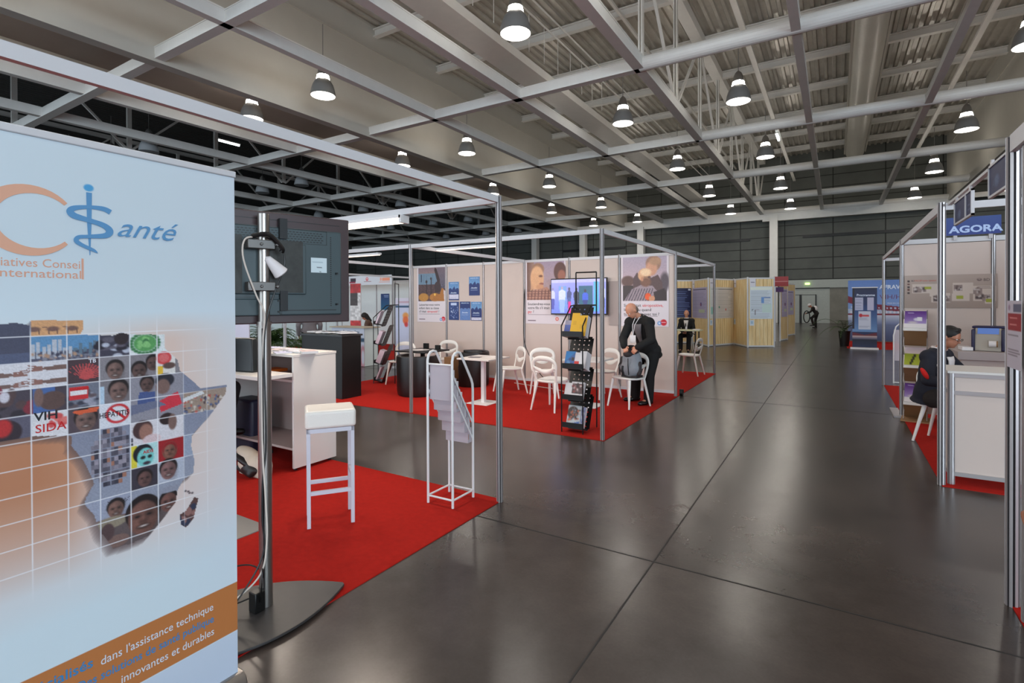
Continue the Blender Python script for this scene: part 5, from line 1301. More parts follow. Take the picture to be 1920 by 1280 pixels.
cable('cable', [(-2.62, 1.72, .12), (-2.72, 1.66, .20), (-2.82, 1.55, .18), (-2.92, 1.45, .06), (-2.95, 1.40, .034)], .004, M_cableb, 'thin black cable arching behind the foot of the pole')
cable('cable', [(-2.54, 1.60, .08), (-2.50, 1.585, .18), (-2.515, 1.60, .26), (-2.54, 1.62, .2)], .0035, M_cableb, 'short black cable loop standing right of the foot of the pole')

# fluorescent fitting on the rail
t = thing('fluorescent_fitting', 'glowing fluorescent fitting clamped to the top rail of the front booth', 'light', (-3.8, 3.57, 2.418), 0)
b_ = MB(); b_.box(-.40, .40, -.05, .05, -.045, -.005); obj('diffuser', b_, M_tubeglow, t, bevel=.01)
b_ = MB(); b_.box(-.42, .42, -.055, .055, -.005, .022); b_.box(-.43, -.40, -.055, .055, -.05, .022); b_.box(.40, .43, -.055, .055, -.05, .022); obj('housing', b_, M_whitemetal, t)
area_light('fluorescent_light', (-3.8, 3.57, 2.34), (0, 0, -1), .78, .09, TUBE_W, (1.0, .86, .74))
for x in (-7.0, -5.6): area_light('fluorescent_light', (x, 3.57, 2.38), (0, 0, -1), .9, .09, TUBE_W, (1.0, .86, .74)); 
for i, x in enumerate((-7.0, -5.6)):
    t = thing('fluorescent_fitting', 'fluorescent fitting on the front booth rail hidden behind the television', 'light', (x, 3.57, 2.40), 0, 'hidden fluorescent fittings'); obj('diffuser', MB().box(-.45, .45, -.05, .05, -.015, -.005), M_tubeglow, t); obj('housing', MB().box(-.45, .45, -.055, .055, -.005, .022), M_whitemetal, t)
# spot rail of the middle booth
for i, x in enumerate((-4.35, -6.6)):
    t = thing('light_bar', ('long white light bar on the middle booth front rail, right one', 'long white light bar on the middle booth front rail, left one')[i], 'light', (x, 5.83, 2.42), 0, 'light bars of the middle booth')
    obj('housing', MB().box(-.55, .55, -.03, .05, -.03, .0), M_whitemetal, t); obj('diffuser', MB().box(-.53, .53, -.015, .04, -.038, -.03), mat('soft_tube_glow', (1, .95, .9), .4, emit=(1, .88, .78), estr=2.0), t)
    area_light('booth_light', (x, 5.9, 2.36), (0, .75, -.7), 1.0, .1, 26, (1.0, .85, .74))

# ================================================================== FRONT BOOTH FURNITURE
t = thing('open_cabinet', 'white open cabinet with a tall end panel behind the bar stool', 'cabinet', (-4.43, 3.15, CZ), 0)
b_ = MB(); b_.box(-.025, 0, 0, .50, .03, 1.105); obj('side_panel', b_, M_whitelam, t, bevel=.002)
b_ = MB(); b_.box(-1.20, -1.175, 0, .50, .03, 1.105); obj('side_panel', b_, M_whitelam, t, bevel=.002)
b_ = MB(); b_.box(-1.20, .004, -.004, .505, 1.105, 1.13); obj('top', b_, M_whitelam, t, bevel=.002)
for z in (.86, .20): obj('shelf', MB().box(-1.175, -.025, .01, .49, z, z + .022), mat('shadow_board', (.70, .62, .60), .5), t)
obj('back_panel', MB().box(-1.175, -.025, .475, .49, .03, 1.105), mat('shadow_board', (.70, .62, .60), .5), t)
for x in (-.05, -1.15):
    for y in (.05, .45): obj('foot', MB().cyl((x, y, 0), (x, y, .03), .018, n=10), M_blackmetal, t)
for k in range(9):
    w_ = .21; col = [(.74, .66, .66), (.80, .76, .80), (.70, .70, .82), (.85, .83, .86)][k % 4]
    p = Pic(w_, .148, 60, col); p.lines(.01, .02, .18, 5, .022, tuple(c * .8 for c in col), .006)
    o = printed('leaflet', p, (-5.45 + k * .108, 3.18 + (k % 3) * .07, 1.148 + .007 * (k % 3)), random.uniform(-.5, .5), None, 'loose printed leaflet on top of the white cabinet', 'leaflet', 'leaflets spread on the white cabinet', thick=.010 + .007 * (k % 3))
    o.rotation_euler = (R(-90), 0, o.rotation_euler[2])
o = obj('binder', MB().box(-5.15, -4.95, 3.2, 3.45, .89, .945), mat('orange_card', (.90, .42, .10), .5)); tag(o, 'orange folder lying on the upper shelf of the white cabinet', 'folder')
o = obj('binder', MB().box(-4.85, -4.5, 3.2, 3.5, .89, .93), mat('mauve_card', (.55, .48, .50), .5)); tag(o, 'grey mauve folder on the upper shelf of the white cabinet', 'folder')
t = thing('bar_table', 'white narrow bar table carrying the black handbag', 'table', (-5.2, 2.93, CZ), 0)
obj('tabletop', MB().box(-1.0, .83, -.16, .17, .93, .965), M_whitelam, t, bevel=.003)
for x in (-.75, -.12): obj('support_panel', MB().box(x - .02, x + .02, -.13, .13, 0, .93), M_whitelam, t)
# black handbag
t = thing('handbag', 'black leather handbag standing on the white bar table', 'bag', (-5.05, 2.93, .972), R(8))
b_ = MB(); b_.add([(-.26, -.06, 0), (.32, -.06, 0), (.32, .06, 0), (-.26, .06, 0), (-.22, -.035, .325), (.28, -.035, .325), (.28, .035, .325), (-.22, .035, .325)], [(0, 3, 2, 1), (4, 5, 6, 7), (0, 1, 5, 4), (1, 2, 6, 5), (2, 3, 7, 6), (3, 0, 4, 7)])
obj('bag_body', b_, mat('dark_teal_leather', (.10, .12, .13), .4, bump=.1, bscale=150), t, bevel=.015, seg=3)
b_ = MB(); b_.tube([(-.08, -.055, .24), (-.085, -.075, .12), (-.05, -.08, .06), (.02, -.08, .05), (.05, -.075, .12), (.05, -.055, .24)], .006, 8); obj('bag_handle', b_, M_cableb, t, smooth=True)
t = thing('suitcase', 'dark blue suitcase standing under the bar table', 'suitcase', (-5.35, 3.33, CZ), 0)
obj('case_shell', MB().box(-.24, .12, -.12, .12, .03, .60), mat('dark_blue_case', (.11, .11, .20), .5), t, bevel=.03, seg=3); obj('case_wheel', MB().cyl((-.15, -.1, .02), (-.15, .1, .02), .02, n=10).cyl((.15, -.1, .02), (.15, .1, .02), .02, n=10), M_black, t)
t = thing('tote_bag', 'slumped cream and black tote bag on the red carpet behind the pole', 'bag', (-4.72, 2.92, CZ), 0)
b_ = MB(); b_.sphere((0, 0, .10), .20, .11, .10); b_.sphere((-.08, 0, .18), .17, .08, .05, M=Matrix.Rotation(R(14), 3, 'Y')); b_.capsule((.13, 0, .06), (.17, .02, .27), .055, .05); b_.sphere((.17, .0, .1), .08, .07, .1); b_.box(-.14, .2, -.07, .07, 0.0, .06)
blob('bag_body', b_, mat('cream_canvas', (.80, .74, .67), .8), t, .012, 3, world=False)
b_ = MB(); b_.sphere((-.04, -.055, .14), .17, .065, .035, M=Matrix.Rotation(R(14), 3, 'Y')); b_.sphere((.05, -.07, .07), .12, .05, .055); b_.capsule((-.16, -.05, .05), (.10, -.09, .04), .03, .035)
blob('bag_flap', b_, mat('dark_bag_leather', (.10, .08, .08), .5), t, .012, 3, world=False)
o = obj('floor_plate', MB().box(-4.1, -3.50, 2.0, 2.28, CZ, .012), mat('grey_plate', (.50, .49, .48), .5)); tag(o, 'flat grey metal base plate lying on the front red carpet beside the banner', 'plate')
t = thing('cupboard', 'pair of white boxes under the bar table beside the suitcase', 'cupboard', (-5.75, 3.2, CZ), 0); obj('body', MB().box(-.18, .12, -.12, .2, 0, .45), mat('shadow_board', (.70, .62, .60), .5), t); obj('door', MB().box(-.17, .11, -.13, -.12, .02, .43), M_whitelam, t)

# black counter of the middle booth
t = thing('reception_counter', 'tall black counter with papers, left end of the middle booth', 'counter', (-7.62, 6.18, CZ), 0)
obj('counter_body', MB().box(-.53, .53, -.21, .21, 0, 1.06), M_black, t, bevel=.004); obj('worktop', MB().box(-.55, .55, -.23, .23, 1.06, 1.09), mat('dark_top', (.16, .16, .165), .35), t)
for k in range(7):
    p = Pic(.21, .29, 30, (.80, .82, .86)); o = printed('leaflet', p, (-8.1 + k * .13, 6.04 + (k % 3) * .05, 1.104 + .03), random.uniform(-.6, .6), None, 'white sheet lying on the black counter', 'leaflet', 'white sheets on the black counter', thick=.022 + .004 * (k % 3)); o.rotation_euler = (R(-90), 0, o.rotation_euler[2])
# information desk in the aisle behind
t = thing('information_desk', 'pale printed desk with a wooden top behind the black counter', 'desk', (-11.15, 9.65, CZ), 0)
p = Pic(1.25, .98, 30, (.80, .83, .90)); p.rect(0, .26, 1.25, .34, (.16, .30, .42)); p.text('Reporters Sans', .45, .13, .10, (.2, .22, .3), .01); p.rect(.5, .17, 1.1, .18, (.5, .55, .65)); p.ell(1.2, .75, .1, .28, (.75, .3, .35)); p.ell(1.2, .75, .06, .22, (.82, .84, .9))
printed('desk_panel', p, (-.40, -.26, 0), 0, t, thick=.01); obj('desk_body', MB().box(-.40, .85, -.24, .22, 0, .98), M_pale, t); obj('worktop', MB().box(-.45, .90, -.3, .26, .98, 1.01), mat('pale_wood_top', (.74, .68, .60), .5), t)
# pale roll-up with orange map behind the far rack
t = thing('roll_up_banner', 'white roll-up banner with a small orange map, behind the far black rack', 'banner', (-9.42, 9.62, 0), 0)
p = Pic(1.0, 1.72, 40, (.78, .80, .90)); p.grad(0, 0, 1, .17, (.84, .82, .88), (.80, .78, .86)); p.rect(.08, .10, 1, .12, (.75, .55, .6)); p.rect(0, .2, 1, .245, (.16, .30, .44)); p.ell(.34, .44, .10, .08, (.88, .60, .30)); p.ell(.34, .55, .095, .1, (.88, .42, .20)); p.ell(.36, .66, .06, .06, (.82, .22, .22)); p.ell(.6, 1.3, .4, .3, (.84, .84, .92), soft=.1)
printed('banner_sheet', p, (0, 0, .04), 0, t); obj('stand_base', MB().box(-.03, 1.03, -.1, .1, 0, .045), M_alu, t); obj('support_pole', MB().cyl((.5, .01, .04), (.5, .01, 1.76), .01, n=8), M_alu, t)
p = Pic(.45, .62, 40, (.14, .28, .48)); p.grad(0, 0, .45, .62, (.15, .22, .45), (.12, .42, .58)); p.rect(.16, .06, .4, .09, (.6, .7, .85)); p.rect(.2, .12, .4, .14, (.5, .6, .8))
printed('poster', p, (-15.05, 14.575, 1.38), 0, None, 'small blue poster on the pale far left wall, behind the far rack', 'poster')
t = thing('photo_totem', 'white post with red photo panels beside the television at far left', 'totem', (-14.0, 12.2, 0), 0)
p = Pic(.42, 2.1, 30, (.84, .84, .84)); p.rect(0, .0, .42, .33, (.70, .14, .16)); p.rect(0, .33, .3, .75, (.25, .2, .2)); p.rect(0, 1.25, .42, 1.5, (.72, .16, .16)); p.rect(0, 1.5, .42, 1.8, (.35, .25, .24)); p.noise(.15, 2)
printed('totem_panel', p, (-.05, 0, .2), R(12), t, thick=.03); obj('totem_base', MB().box(-.1, .45, -.15, .15, 0, .2), M_whitelam, t)

# ================================================================== GREY BACKPACK ON THE CHAIR
t = thing('backpack', 'grey and black backpack standing on a white chair', 'backpack', (-2.69, 7.87, .47), R(-14)); t.scale = (1.1, 1.1, 1.12)
b_ = MB(); b_.sphere((0, 0, .20), .155, .10, .21); b_.sphere((0, -.02, .12), .165, .115, .13); b_.sphere((.0, .01, .34), .11, .075, .10)
blob('bag_body', b_, mat('grey_nylon', (.50, .52, .55), .7, noise=.06, nscale=30), t, .011, 4, world=False)
b_ = MB(); b_.sphere((0, -.015, .36), .118, .088, .085); b_.sphere((-.02, -.07, .32), .08, .04, .05); b_.capsule((-.13, -.05, .08), (-.145, -.03, .26), .026, .022); b_.capsule((.14, -.04, .06), (.14, -.02, .2), .035, .03); b_.box(-.12, .13, -.09, .08, 0.0, .03)
blob('bag_flap', b_, mat('dark_nylon', (.16, .14, .15), .7), t, .010, 3, world=False)
b_ = MB(); b_.tube([(.02, -.128, .27), (.025, -.137, .17), (.03, -.128, .04)], .006, 8); b_.tube([(-.07, -.12, .16), (-.075, -.132, .1), (-.07, -.12, .03)], .015, 8); b_.tube([(-.15, -.02, .25), (-.19, -.04, .15), (-.18, -.03, .03)], .008, 8); obj('bag_strap', b_, M_cableb, t, smooth=True)
t = thing('caster', 'black rubber caster at the foot of the poster wall end', 'wheel', (-2.27, 9.24, .055), 0); obj('wheel', MB().cyl((-.025, 0, 0), (.025, 0, 0), .055, n=20), M_cableb, t); obj('fork', MB().box(-.035, .035, -.015, .015, .0, .06), M_blackmetal, t)
cable('cable', [(-5.33, 9.08, 1.9), (-5.34, 9.05, 1.3), (-5.28, 9.0, .8), (-5.0, 8.95, .35), (-4.75, 8.9, .12), (-4.6, 8.85, .02)], .008, M_cableb, 'black cable hanging down the wall joint and curving to the carpet')
cable('cable', [(-5.5, 8.95, .015), (-4.9, 8.8, .015), (-4.5, 8.7, .015), (-4.2, 8.55, .015)], .006, M_cablew, 'white cable lying on the carpet at the foot of the wall')
# ================================================================== RIGHT BOOTH FURNITURE
t = thing('reception_counter', 'white counter with aluminium edges at the front of the right booth', 'counter', (1.2, 6.2, 0), 0)
x0, x1, y0, y1 = .875, 1.86, 5.99, 6.50
for (x, y) in ((x0, y0), (x1, y0), (x0, y1), (x1, y1)):
  b_ = MB(); b_.add(*(lambda P: ([(x + a, y + c, z) for z in (CZ, 1.0) for a, c in P], [tuple(range(len(P))), tuple(range(len(P), 2 * len(P)))] + [(i, (i + 1) % len(P), len(P) + (i + 1) % len(P), len(P) + i) for i in range(len(P))]))([(p[0], p[1]) for p in PP]))
  obj('corner_post', b_, M_alu, t, world=True)
for z in (.10, .82, .975):
    b_ = MB(); b_.box(x0, x1, y0 - .018, y0 + .012, z - .017, z + .017); b_.box(x0 - .018, x0 + .012, y0, y1, z - .017, z + .017); b_.box(x1 - .01, x1 + .018, y0, y1, z - .017, z + .017)
    obj('edge_rail', b_, M_alu, t, world=True)
b_ = MB(); b_.box(x0 + .02, x1 - .02, y0 - .003, y0 + .003, .115, .96); b_.box(x0 - .003, x0 + .003, y0 + .02, y1 - .02, .115, .96); b_.box(x1 - .003, x1 + .003, y0 + .02, y1 - .02, .115, .96)
obj('front_panel', b_, M_panel, t, world=True)
obj('worktop', MB().box(x0 - .03, x1 + .02, y0 - .03, y1 + .03, .992, 1.012), M_whitelam, t, world=True)
# rear desk with the analyser
t = thing('reception_counter', 'low grey-white cabinet behind the seated man carrying the lab machine', 'counter', (1.7, 8.4, 0), 0)
b_ = MB(); b_.box(1.28, 2.4, 8.15, 8.75, CZ, .93); obj('cabinet_body', b_, M_panel, t, world=True); obj('worktop', MB().box(1.24, 2.44, 8.08, 8.79, .93, 1.03), mat('grey_desk_board', (.66, .61, .60), .5), t, world=True, bevel=.004)
t = thing('lab_analyser', 'grey and dark blue laboratory machine with lit screen and paper roll', 'machine', (1.58, 8.4, 1.035), R(-14))
M_lab = mat('beige_machine_shell', (.66, .62, .57), .45); M_labb = mat('dark_violet_shell', (.13, .12, .26), .4)
b_ = MB(); b_.add([(-.115, -.16, 0), (.115, -.16, 0), (.115, .14, 0), (-.115, .14, 0), (-.115, -.145, .19), (.115, -.145, .19), (-.115, -.09, .275), (.115, -.09, .275), (-.115, .14, .275), (.115, .14, .275)], [(0, 3, 2, 1), (0, 1, 5, 4), (4, 5, 7, 6), (6, 7, 9, 8), (2, 3, 8, 9), (1, 2, 9, 7, 5), (0, 4, 6, 8, 3)])
obj('machine_body', b_, M_lab, t)
b_ = MB()
for s in (-1, 1): b_.box(s * .115 - (.035 if s < 0 else 0), s * .115 + (.035 if s > 0 else 0), -.175, .13, -.0, .255)
b_.box(-.15, .15, -.10, .14, .262, .292)
obj('side_shell', b_, M_labb, t, bevel=.02, seg=3)
b_ = MB(); b_.add([(-.095, -.142, .20), (.095, -.142, .20), (.095, -.098, .268), (-.095, -.098, .268)], [(0, 1, 2, 3)]); obj('screen', b_, mat('machine_screen', (.1, .1, .1), .3, emit=(.42, .56, .86), estr=.7), t, normals=False)
b_ = MB(); b_.box(.0, .10, -.17, -.158, .04, .13); obj('printer_slot', b_, M_lab, t, bevel=.003); b_ = MB(); b_.cyl((.01, -.168, .085), (.075, -.168, .085), .036, n=20); obj('paper_roll', b_, M_paper, t); b_ = MB(); b_.cyl((.075, -.168, .085), (.088, -.168, .085), .037, n=20); obj('roll_holder', b_, M_kraft, t)
o = obj('paper_stack', MB().box(1.30, 1.40, 8.2, 8.45, 1.035, 1.075), M_paper); tag(o, 'small stack of papers left of the lab machine', 'papers')

# zig-zag brochure stand
t = thing('folding_brochure_stand', 'folding zigzag brochure stand with acrylic shelves beside the navy-jacketed man', 'stand', (.93, 8.95, CZ), R(-8))
W = .125
lv = (.24, .74, 1.24)
for s in (-1, 1):
    fr = MB()
    for i in range(6):
        z0 = .03 + i * .245; ya, yb = (-.14, .14) if i % 2 == 0 else (.14, -.14)
        fr.cyl((s * W, ya, z0), (s * W, yb, z0 + .245), .006, n=8)
        fr.cyl((s * W, yb, z0), (s * W, ya, z0 + .245), .006, n=8)
    obj('scissor_frame', fr, M_alu, t)
obj('base_tray', MB().box(-W - .03, W + .03, -.20, .18, 0, .018), M_kraft, t)
for i, z in enumerate(lv):
    b_ = MB(); b_.bar((0, -.17, z), (0, .10, z + .24), 2 * W, .006, up=(0, -1, 1)); b_.box(-W, W, -.18, -.165, z - .012, z + .022); obj('shelf', b_, mat('clear_shelf', (.86, .84, .82), .15), t)
    b_ = MB(); b_.bar((0, -.13, z - .02), (0, .13, z - .23), 2 * W, .006, up=(0, 1, 1)); obj('tilted_board', b_, M_kraft, t)
PU = (.36, .20, .52)
def purple(p):
    p.grad(0, 0, p.w, p.h * .75, (.34, .17, .50), (.62, .55, .75)); p.rect(0, p.h * .74, p.w, p.h, (.86, .84, .85)); p.ell(.13, p.h * .5, .03, .03, (.8, .8, .85)); p.rect(.135, p.h * .38, .19, p.h * .6, (.86, .86, .88)); p.ell(.09, p.h * .68, .05, .02, (.75, .72, .74)); p.rect(.03, .035, .10, .045, (.75, .7, .85))
def greeny(p):
    p.grad(0, 0, p.w, p.h * .4, (.78, .72, .76), (.8, .74, .74)); p.grad(0, p.h * .38, p.w, p.h, (.55, .60, .18), (.68, .72, .25)); p.poly([(.05, p.h), (.10, p.h * .4), (.13, p.h * .4), (.08, p.h)], (.2, .2, .15)); p.ell(.19, p.h * .7, .02, .025, (.9, .5, .2))
for i, (z, fn) in enumerate(zip(lv, (purple, greeny, purple))):
    p = Pic(.235, .33, 80, (.8, .8, .8)); fn(p)
    q = Matrix.Rotation(R(-8), 4, 'Z'); v = q @ Vector((-.118, -.158, z + .032)) + Vector((.93, 8.95, 0))
    o = printed('brochure', p, v, 0, None, ('purple and white brochure on the lowest shelf of the zigzag stand', 'green brochure on the middle shelf of the zigzag stand', 'purple and white brochure on the top shelf of the zigzag stand')[i], 'brochure', 'brochures on the zigzag stand', thick=.012, back=(.85, .84, .84)); o.rotation_euler = (R(-48), 0, R(-8))
# plain white stand leaning edge + transparent stand in the next booth
t = thing('leaflet_stand', 'thin white tubular leaflet stand in the open booth behind the right wall', 'stand', (.98, 12.75, CZ), 0)
f = MB(); f.tube([(0, 0, 0), (0, 0, .95), (.04, .03, 1.12), (.10, .06, 1.18), (.16, .09, 1.16)], .012, 8); f.tube([(0, 0, .02), (.32, 0, .02)], .01, 8); f.tube([(.32, 0, 0), (.32, 0, 1.0)], .012, 8); obj('side_frame', f, M_whitemetal, t, smooth=True)
f = MB(); f.add([(.02, .02, .45), (.30, .02, .45), (.30, .25, 1.05), (.02, .25, 1.05)], [(0, 1, 2, 3)]); obj('acrylic_pocket', f, M_frost, t)
o = obj('floor_strip', MB().box(.70, .80, 9.05, 9.75, 0, .02), M_alu); tag(o, 'flat pale metal foot at the carpet edge under the thin right wall post', 'foot')

# ================================================================== WOODEN POSTER BOARDS
def wood_mat():
    m = bpy.data.materials.new('pine_boarding'); m.use_nodes = True; nt = m.node_tree; b = nt.nodes['Principled BSDF']; L = nt.links.new
    tc = nt.nodes.new('ShaderNodeTexCoord'); mp = nt.nodes.new('ShaderNodeMapping'); mp.inputs['Scale'].default_value = (9, 9, .9); L(tc.outputs['Object'], mp.inputs[0])
    n = nt.nodes.new('ShaderNodeTexNoise'); n.inputs['Scale'].default_value = 2.2; n.inputs['Detail'].default_value = 5; L(mp.outputs[0], n.inputs['Vector'])
    r = nt.nodes.new('ShaderNodeValToRGB'); r.color_ramp.elements[0].position = .3; r.color_ramp.elements[0].color = (*srgb((.84, .70, .47)), 1); r.color_ramp.elements[1].position = .7; r.color_ramp.elements[1].color = (*srgb((.94, .85, .66)), 1)
    L(n.outputs['Fac'], r.inputs[0]); L(r.outputs[0], b.inputs['Base Color']); b.inputs['Roughness'].default_value = .5; return m
M_pine = wood_mat(); M_gap = mat('board_gap', (.48, .34, .18), .8)
def board(p0, p1, label, h=2.5):
    t = thing('poster_board', label, 'board', (p0[0], p0[1], 0), math.atan2(p1[1] - p0[1], p1[0] - p0[0]), 'pine boarded poster panels')
    L = math.hypot(p1[0] - p0[0], p1[1] - p0[1]); b_ = MB(); b_.use(M_pine).box(.03, L - .03, -.02, .02, .06, h - .05); b_.use(M_gap)
    k = .15
    while k < L - .05: b_.box(k - .004, k + .004, -.0212, .0212, .06, h - .05); k += .14
    obj('boarding', b_, None, t)
    obj('board_rail', MB().box(0, L, -.025, .025, .02, .07), M_alurail, t); obj('board_rail', MB().box(0, L, -.025, .025, h - .05, h), M_alurail, t)
    for x in (0, L): obj('board_post', MB().cyl((x, 0, 0), (x, 0, h + .02), .028, n=10), M_alurail, t)
    return t, L
BP = [(-5.75, 20.6), (-4.80, 21.3), (-3.94, 19.95), (-3.30, 21.45), (-2.67, 20.33), (-1.87, 20.85)]
bl = ['pine poster board mostly behind the white wall end', 'pine poster board with a narrow lilac poster, behind the suited man', 'pine poster board with a white and pink poster, centre of the zigzag', 'bare pine board turned edgeways in the zigzag', 'pine poster board facing the aisle, end of the zigzag']
def sci(w, h, kind):
    bg = [(.12, .15, .30), (.72, .68, .78), (.80, .77, .75), (.80, .84, .88)][kind]; p = Pic(w, h, 60, bg)
    if kind == 0:
        p.grad(0, 0, w * .35, h, (.45, .52, .70), (.2, .25, .45), 'x'); p.lines(.05, .12, w - .05, 14, .075, (.35, .40, .58), .03); p.rect(w - .12, .03, w - .03, .09, (.8, .82, .88))
    else:
        p.rect(.08, .06, w - .1, .10, (.3, .28, .4) if kind == 1 else (.5, .5, .5)); p.lines(.05, .16, w - .06, 22, .045, tuple(c * .86 for c in bg), .016)
        if kind == 1: p.ell(w * .6, h * .55, .075, .075, (.30, .25, .5)); p.ell(w * .58, h * .56, .04, .05, (.6, .3, .35)); p.rect(w * .45, h * .72, w * .85, h * .82, (.75, .78, .65))
        if kind == 2: p.rect(0, 0, .04, h, (.78, .82, .72)); p.rect(.06, h * .63, .2, h * .86, (.15, .58, .48)); p.ell(w * .38, h * .64, .035, .035, (.2, .5, .4)); p.ell(w * .66, h * .72, .03, .04, (.75, .2, .2)); p.grad(.0, 0, w * .35, h, (.84, .88, .90), bg, 'x', .6)
        if kind == 3:
            p.rect(.03, .03, w - .03, .12, (.88, .90, .86)); p.rect(w * .5, h * .33, w * .9, h * .36, (.30, .45, .70)); p.rect(w * .5, h * .33, w * .63, h * .52, (.42, .58, .80)); p.rect(w * .22, h * .72, w * .42, h * .735, (.5, .42, .45)); p.rect(w * .22, h * .72, w * .25, h * .88, (.45, .42, .45)); p.rect(w * .55, h * .55, w * .95, h * .8, (.76, .84, .82)); p.poly([(w * .06, h * .72), (w * .1, h * .75), (w * .17, h * .7)], (.2, .2, .25))
    return p
for i in range(5):
    t, L = board(BP[i], BP[i + 1], bl[i])
    rz = t.rotation_euler[2]; q = Matrix.Rotation(rz, 4, 'Z'); base = Vector((*BP[i], 0))
    def put(x, z, p, name, lab, cat, grp):
        printed(name, p, base + q @ Vector((x, -.026, z)), rz, None, lab, cat, grp, thick=.003)
    if i != 3:
        k = (0, 1, 2, 0, 3)[i]; w_ = L - .13
        put((L - w_) / 2, 1.02, sci(w_, 1.16, k), 'scientific_poster', ('dark blue scientific poster behind the suited man', 'lilac scientific poster with a small pie chart', 'white and pink scientific poster with a green bar', '', 'white scientific poster with a blue bar chart, on the aisle end board')[i], 'poster', 'scientific posters on pine boards')
    pp_ = Pic(.22, .30, 40, (.84, .83, .86)); pp_.rect(.04, .13, .18, .17, (.4, .38, .45)); put(.06, 2.18, pp_, 'number_sheet', 'white number sheet at the top of the %s pine board' % ('first', 'second', 'third', 'fourth', 'fifth')[i], 'sheet', 'number sheets on the pine boards')
    pp_ = Pic(.16, .20, 40, (.80, .84, .88)); pp_.rect(.03, .04, .13, .14, (.62, .72, .80)); put(.06, .78, pp_, 'small_notice', 'small pale notice low on the %s pine board' % ('first', 'second', 'third', 'fourth', 'fifth')[i], 'notice', 'small notices on the pine boards')
for i, (a, b2) in enumerate((((-1.95, 24.2), (-1.75, 25.2)), ((-2.0, 28.0), (-1.7, 29.1)), ((-2.0, 32.0), (-1.95, 33.2)))):
    t, L = board(a, b2, ('pine board with a lilac poster behind the aisle end board', 'second pine board farther along the aisle', 'farthest pine board along the aisle')[i])
    q = Matrix.Rotation(t.rotation_euler[2], 4, 'Z')
    printed('scientific_poster', sci(.8, 1.16, 1), Vector((*a, 0)) + q @ Vector((.12, -.03, 1.0)), t.rotation_euler[2], None, ('lilac poster seen edgewise beside the red sign', 'pale poster on the second far pine board', 'pale poster on the farthest pine board')[i], 'poster', 'scientific posters on pine boards')
p = Pic(.52, .40, 40, (.56, .13, .14)); p.rect(.02, .19, .5, .205, (.75, .5, .5)); t = thing('hanging_sign', 'dark red sign above the pine boards beside the white column', 'sign', (-2.14, 23.9, 2.26), 0); printed('sign_board', p, (0, 0, 0), 0, t, thick=.02)
obj('sign_pole', MB().cyl((.04, .04, -2.26), (.04, .04, .40), .02, n=8), M_alurail, t)
p = Pic(.32, .2, 30, (.28, .12, .36)); t = thing('hanging_sign', 'small purple sign below the red sign', 'sign', (-2.12, 24.0, 2.03), 0); printed('sign_board', p, (0, 0, 0), 0, t, thick=.02)
# folding table of the suited man
t = thing('folding_table', 'light folding table before the suited seated man', 'table', (-4.25, 17.25, 0), 0)
obj('tabletop', MB().box(-.9, .62, -.3, .3, .71, .74), mat('pale_green_top', (.82, .82, .68), .5), t, bevel=.003)
for x in (-.8, .5):
    b_ = MB(); b_.cyl((x, -.25, .05), (x, -.25, .71), .02, n=8); b_.cyl((x, .25, .05), (x, .25, .71), .02, n=8); b_.box(x - .03, x + .03, -.28, .28, 0, .05); b_.cyl((x, -.25, .6), (x - .25, -.25, .71), .015, n=8); obj('leg', b_, M_blackmetal, t)
o = obj('glass', MB().lathe([(.0, 0), (.028, 0), (.035, .10), (.033, .10), (.026, .005), (0, .005)], n=14), M_acryl, smooth=True); o.location = (-4.05, 17.1, .745); tag(o, 'small glass of water on the folding table', 'glass')
o = obj('notebook', MB().box(-3.85, -3.66, 17.05, 17.3, .745, .77), M_paper); tag(o, 'white notebook on the folding table', 'notebook')
# potted palms
def palm(loc, n, ln, label, pot, seed, h=.5, group='potted plants'):
    rnd = random.Random(seed); t = thing('potted_plant', label, 'plant', (loc[0], loc[1], 0), 0, group)
    b_ = MB(); b_.lathe([(0, 0), (.14, 0), (.19, h), (.205, h), (.20, h - .02), (0, h - .03)], n=20); obj('plant_pot', b_, pot, t, smooth=True)
    b_ = MB()
    for k in range(n):
        a = rnd.uniform(0, 2 * PI); L = ln * rnd.uniform(.6, 1.1); lift = rnd.uniform(.5, 1.1)
        pts = []
        for j in range(8):
            u = j / 7; r_ = L * u * (1.2 - .3 * lift); z = h + L * (lift * u * 1.6 - 1.15 * u * u)
            pts.append(Vector((r_ * math.cos(a), r_ * math.sin(a), z)))
        b_.tube(pts, .006, 4)
        sd = Vector((-math.sin(a), math.cos(a), 0))
        for j in range(1, 8):
            for q_ in (0, .5):
                c = pts[j] * (1 - q_) + pts[j - 1] * q_; d = (pts[j] - pts[j - 1]).normalized(); w_ = L * .22 * math.sin(PI * min(1, (j - q_) / 8 + .12))
                for s in (-1, 1):
                    e = c + sd * s * w_ + d * w_ * .7 + Vector((0, 0, -.02)); b_.add([c, c + d * .025, e], [(0, 1, 2)])
    o = obj('foliage', b_, M_green, t, normals=False); return t
palm((-10.75, 7.1), 90, .62, 'leafy potted plant behind the black handbag, under the television', mat('white_pot', (.8, .78, .74), .5), 4, .72)
palm((-9.9, 7.35), 40, .5, 'second leafy potted plant just right of the steel pole, under the television', mat('white_pot', (.8, .78, .74), .5), 11, .62)
palm((.28, 22.6), 10, 1.0, 'potted palm standing left of the dark blue roll-up banner', M_black, 9, .55)
p = Pic(.7, 1.3, 20, (.62, .66, .70)); printed('panel_sheet', p, (-8.05, 3.1, .95), R(20), None, 'plain pale panel just beside the front banner under the television', 'panel', thick=.02) if False else None

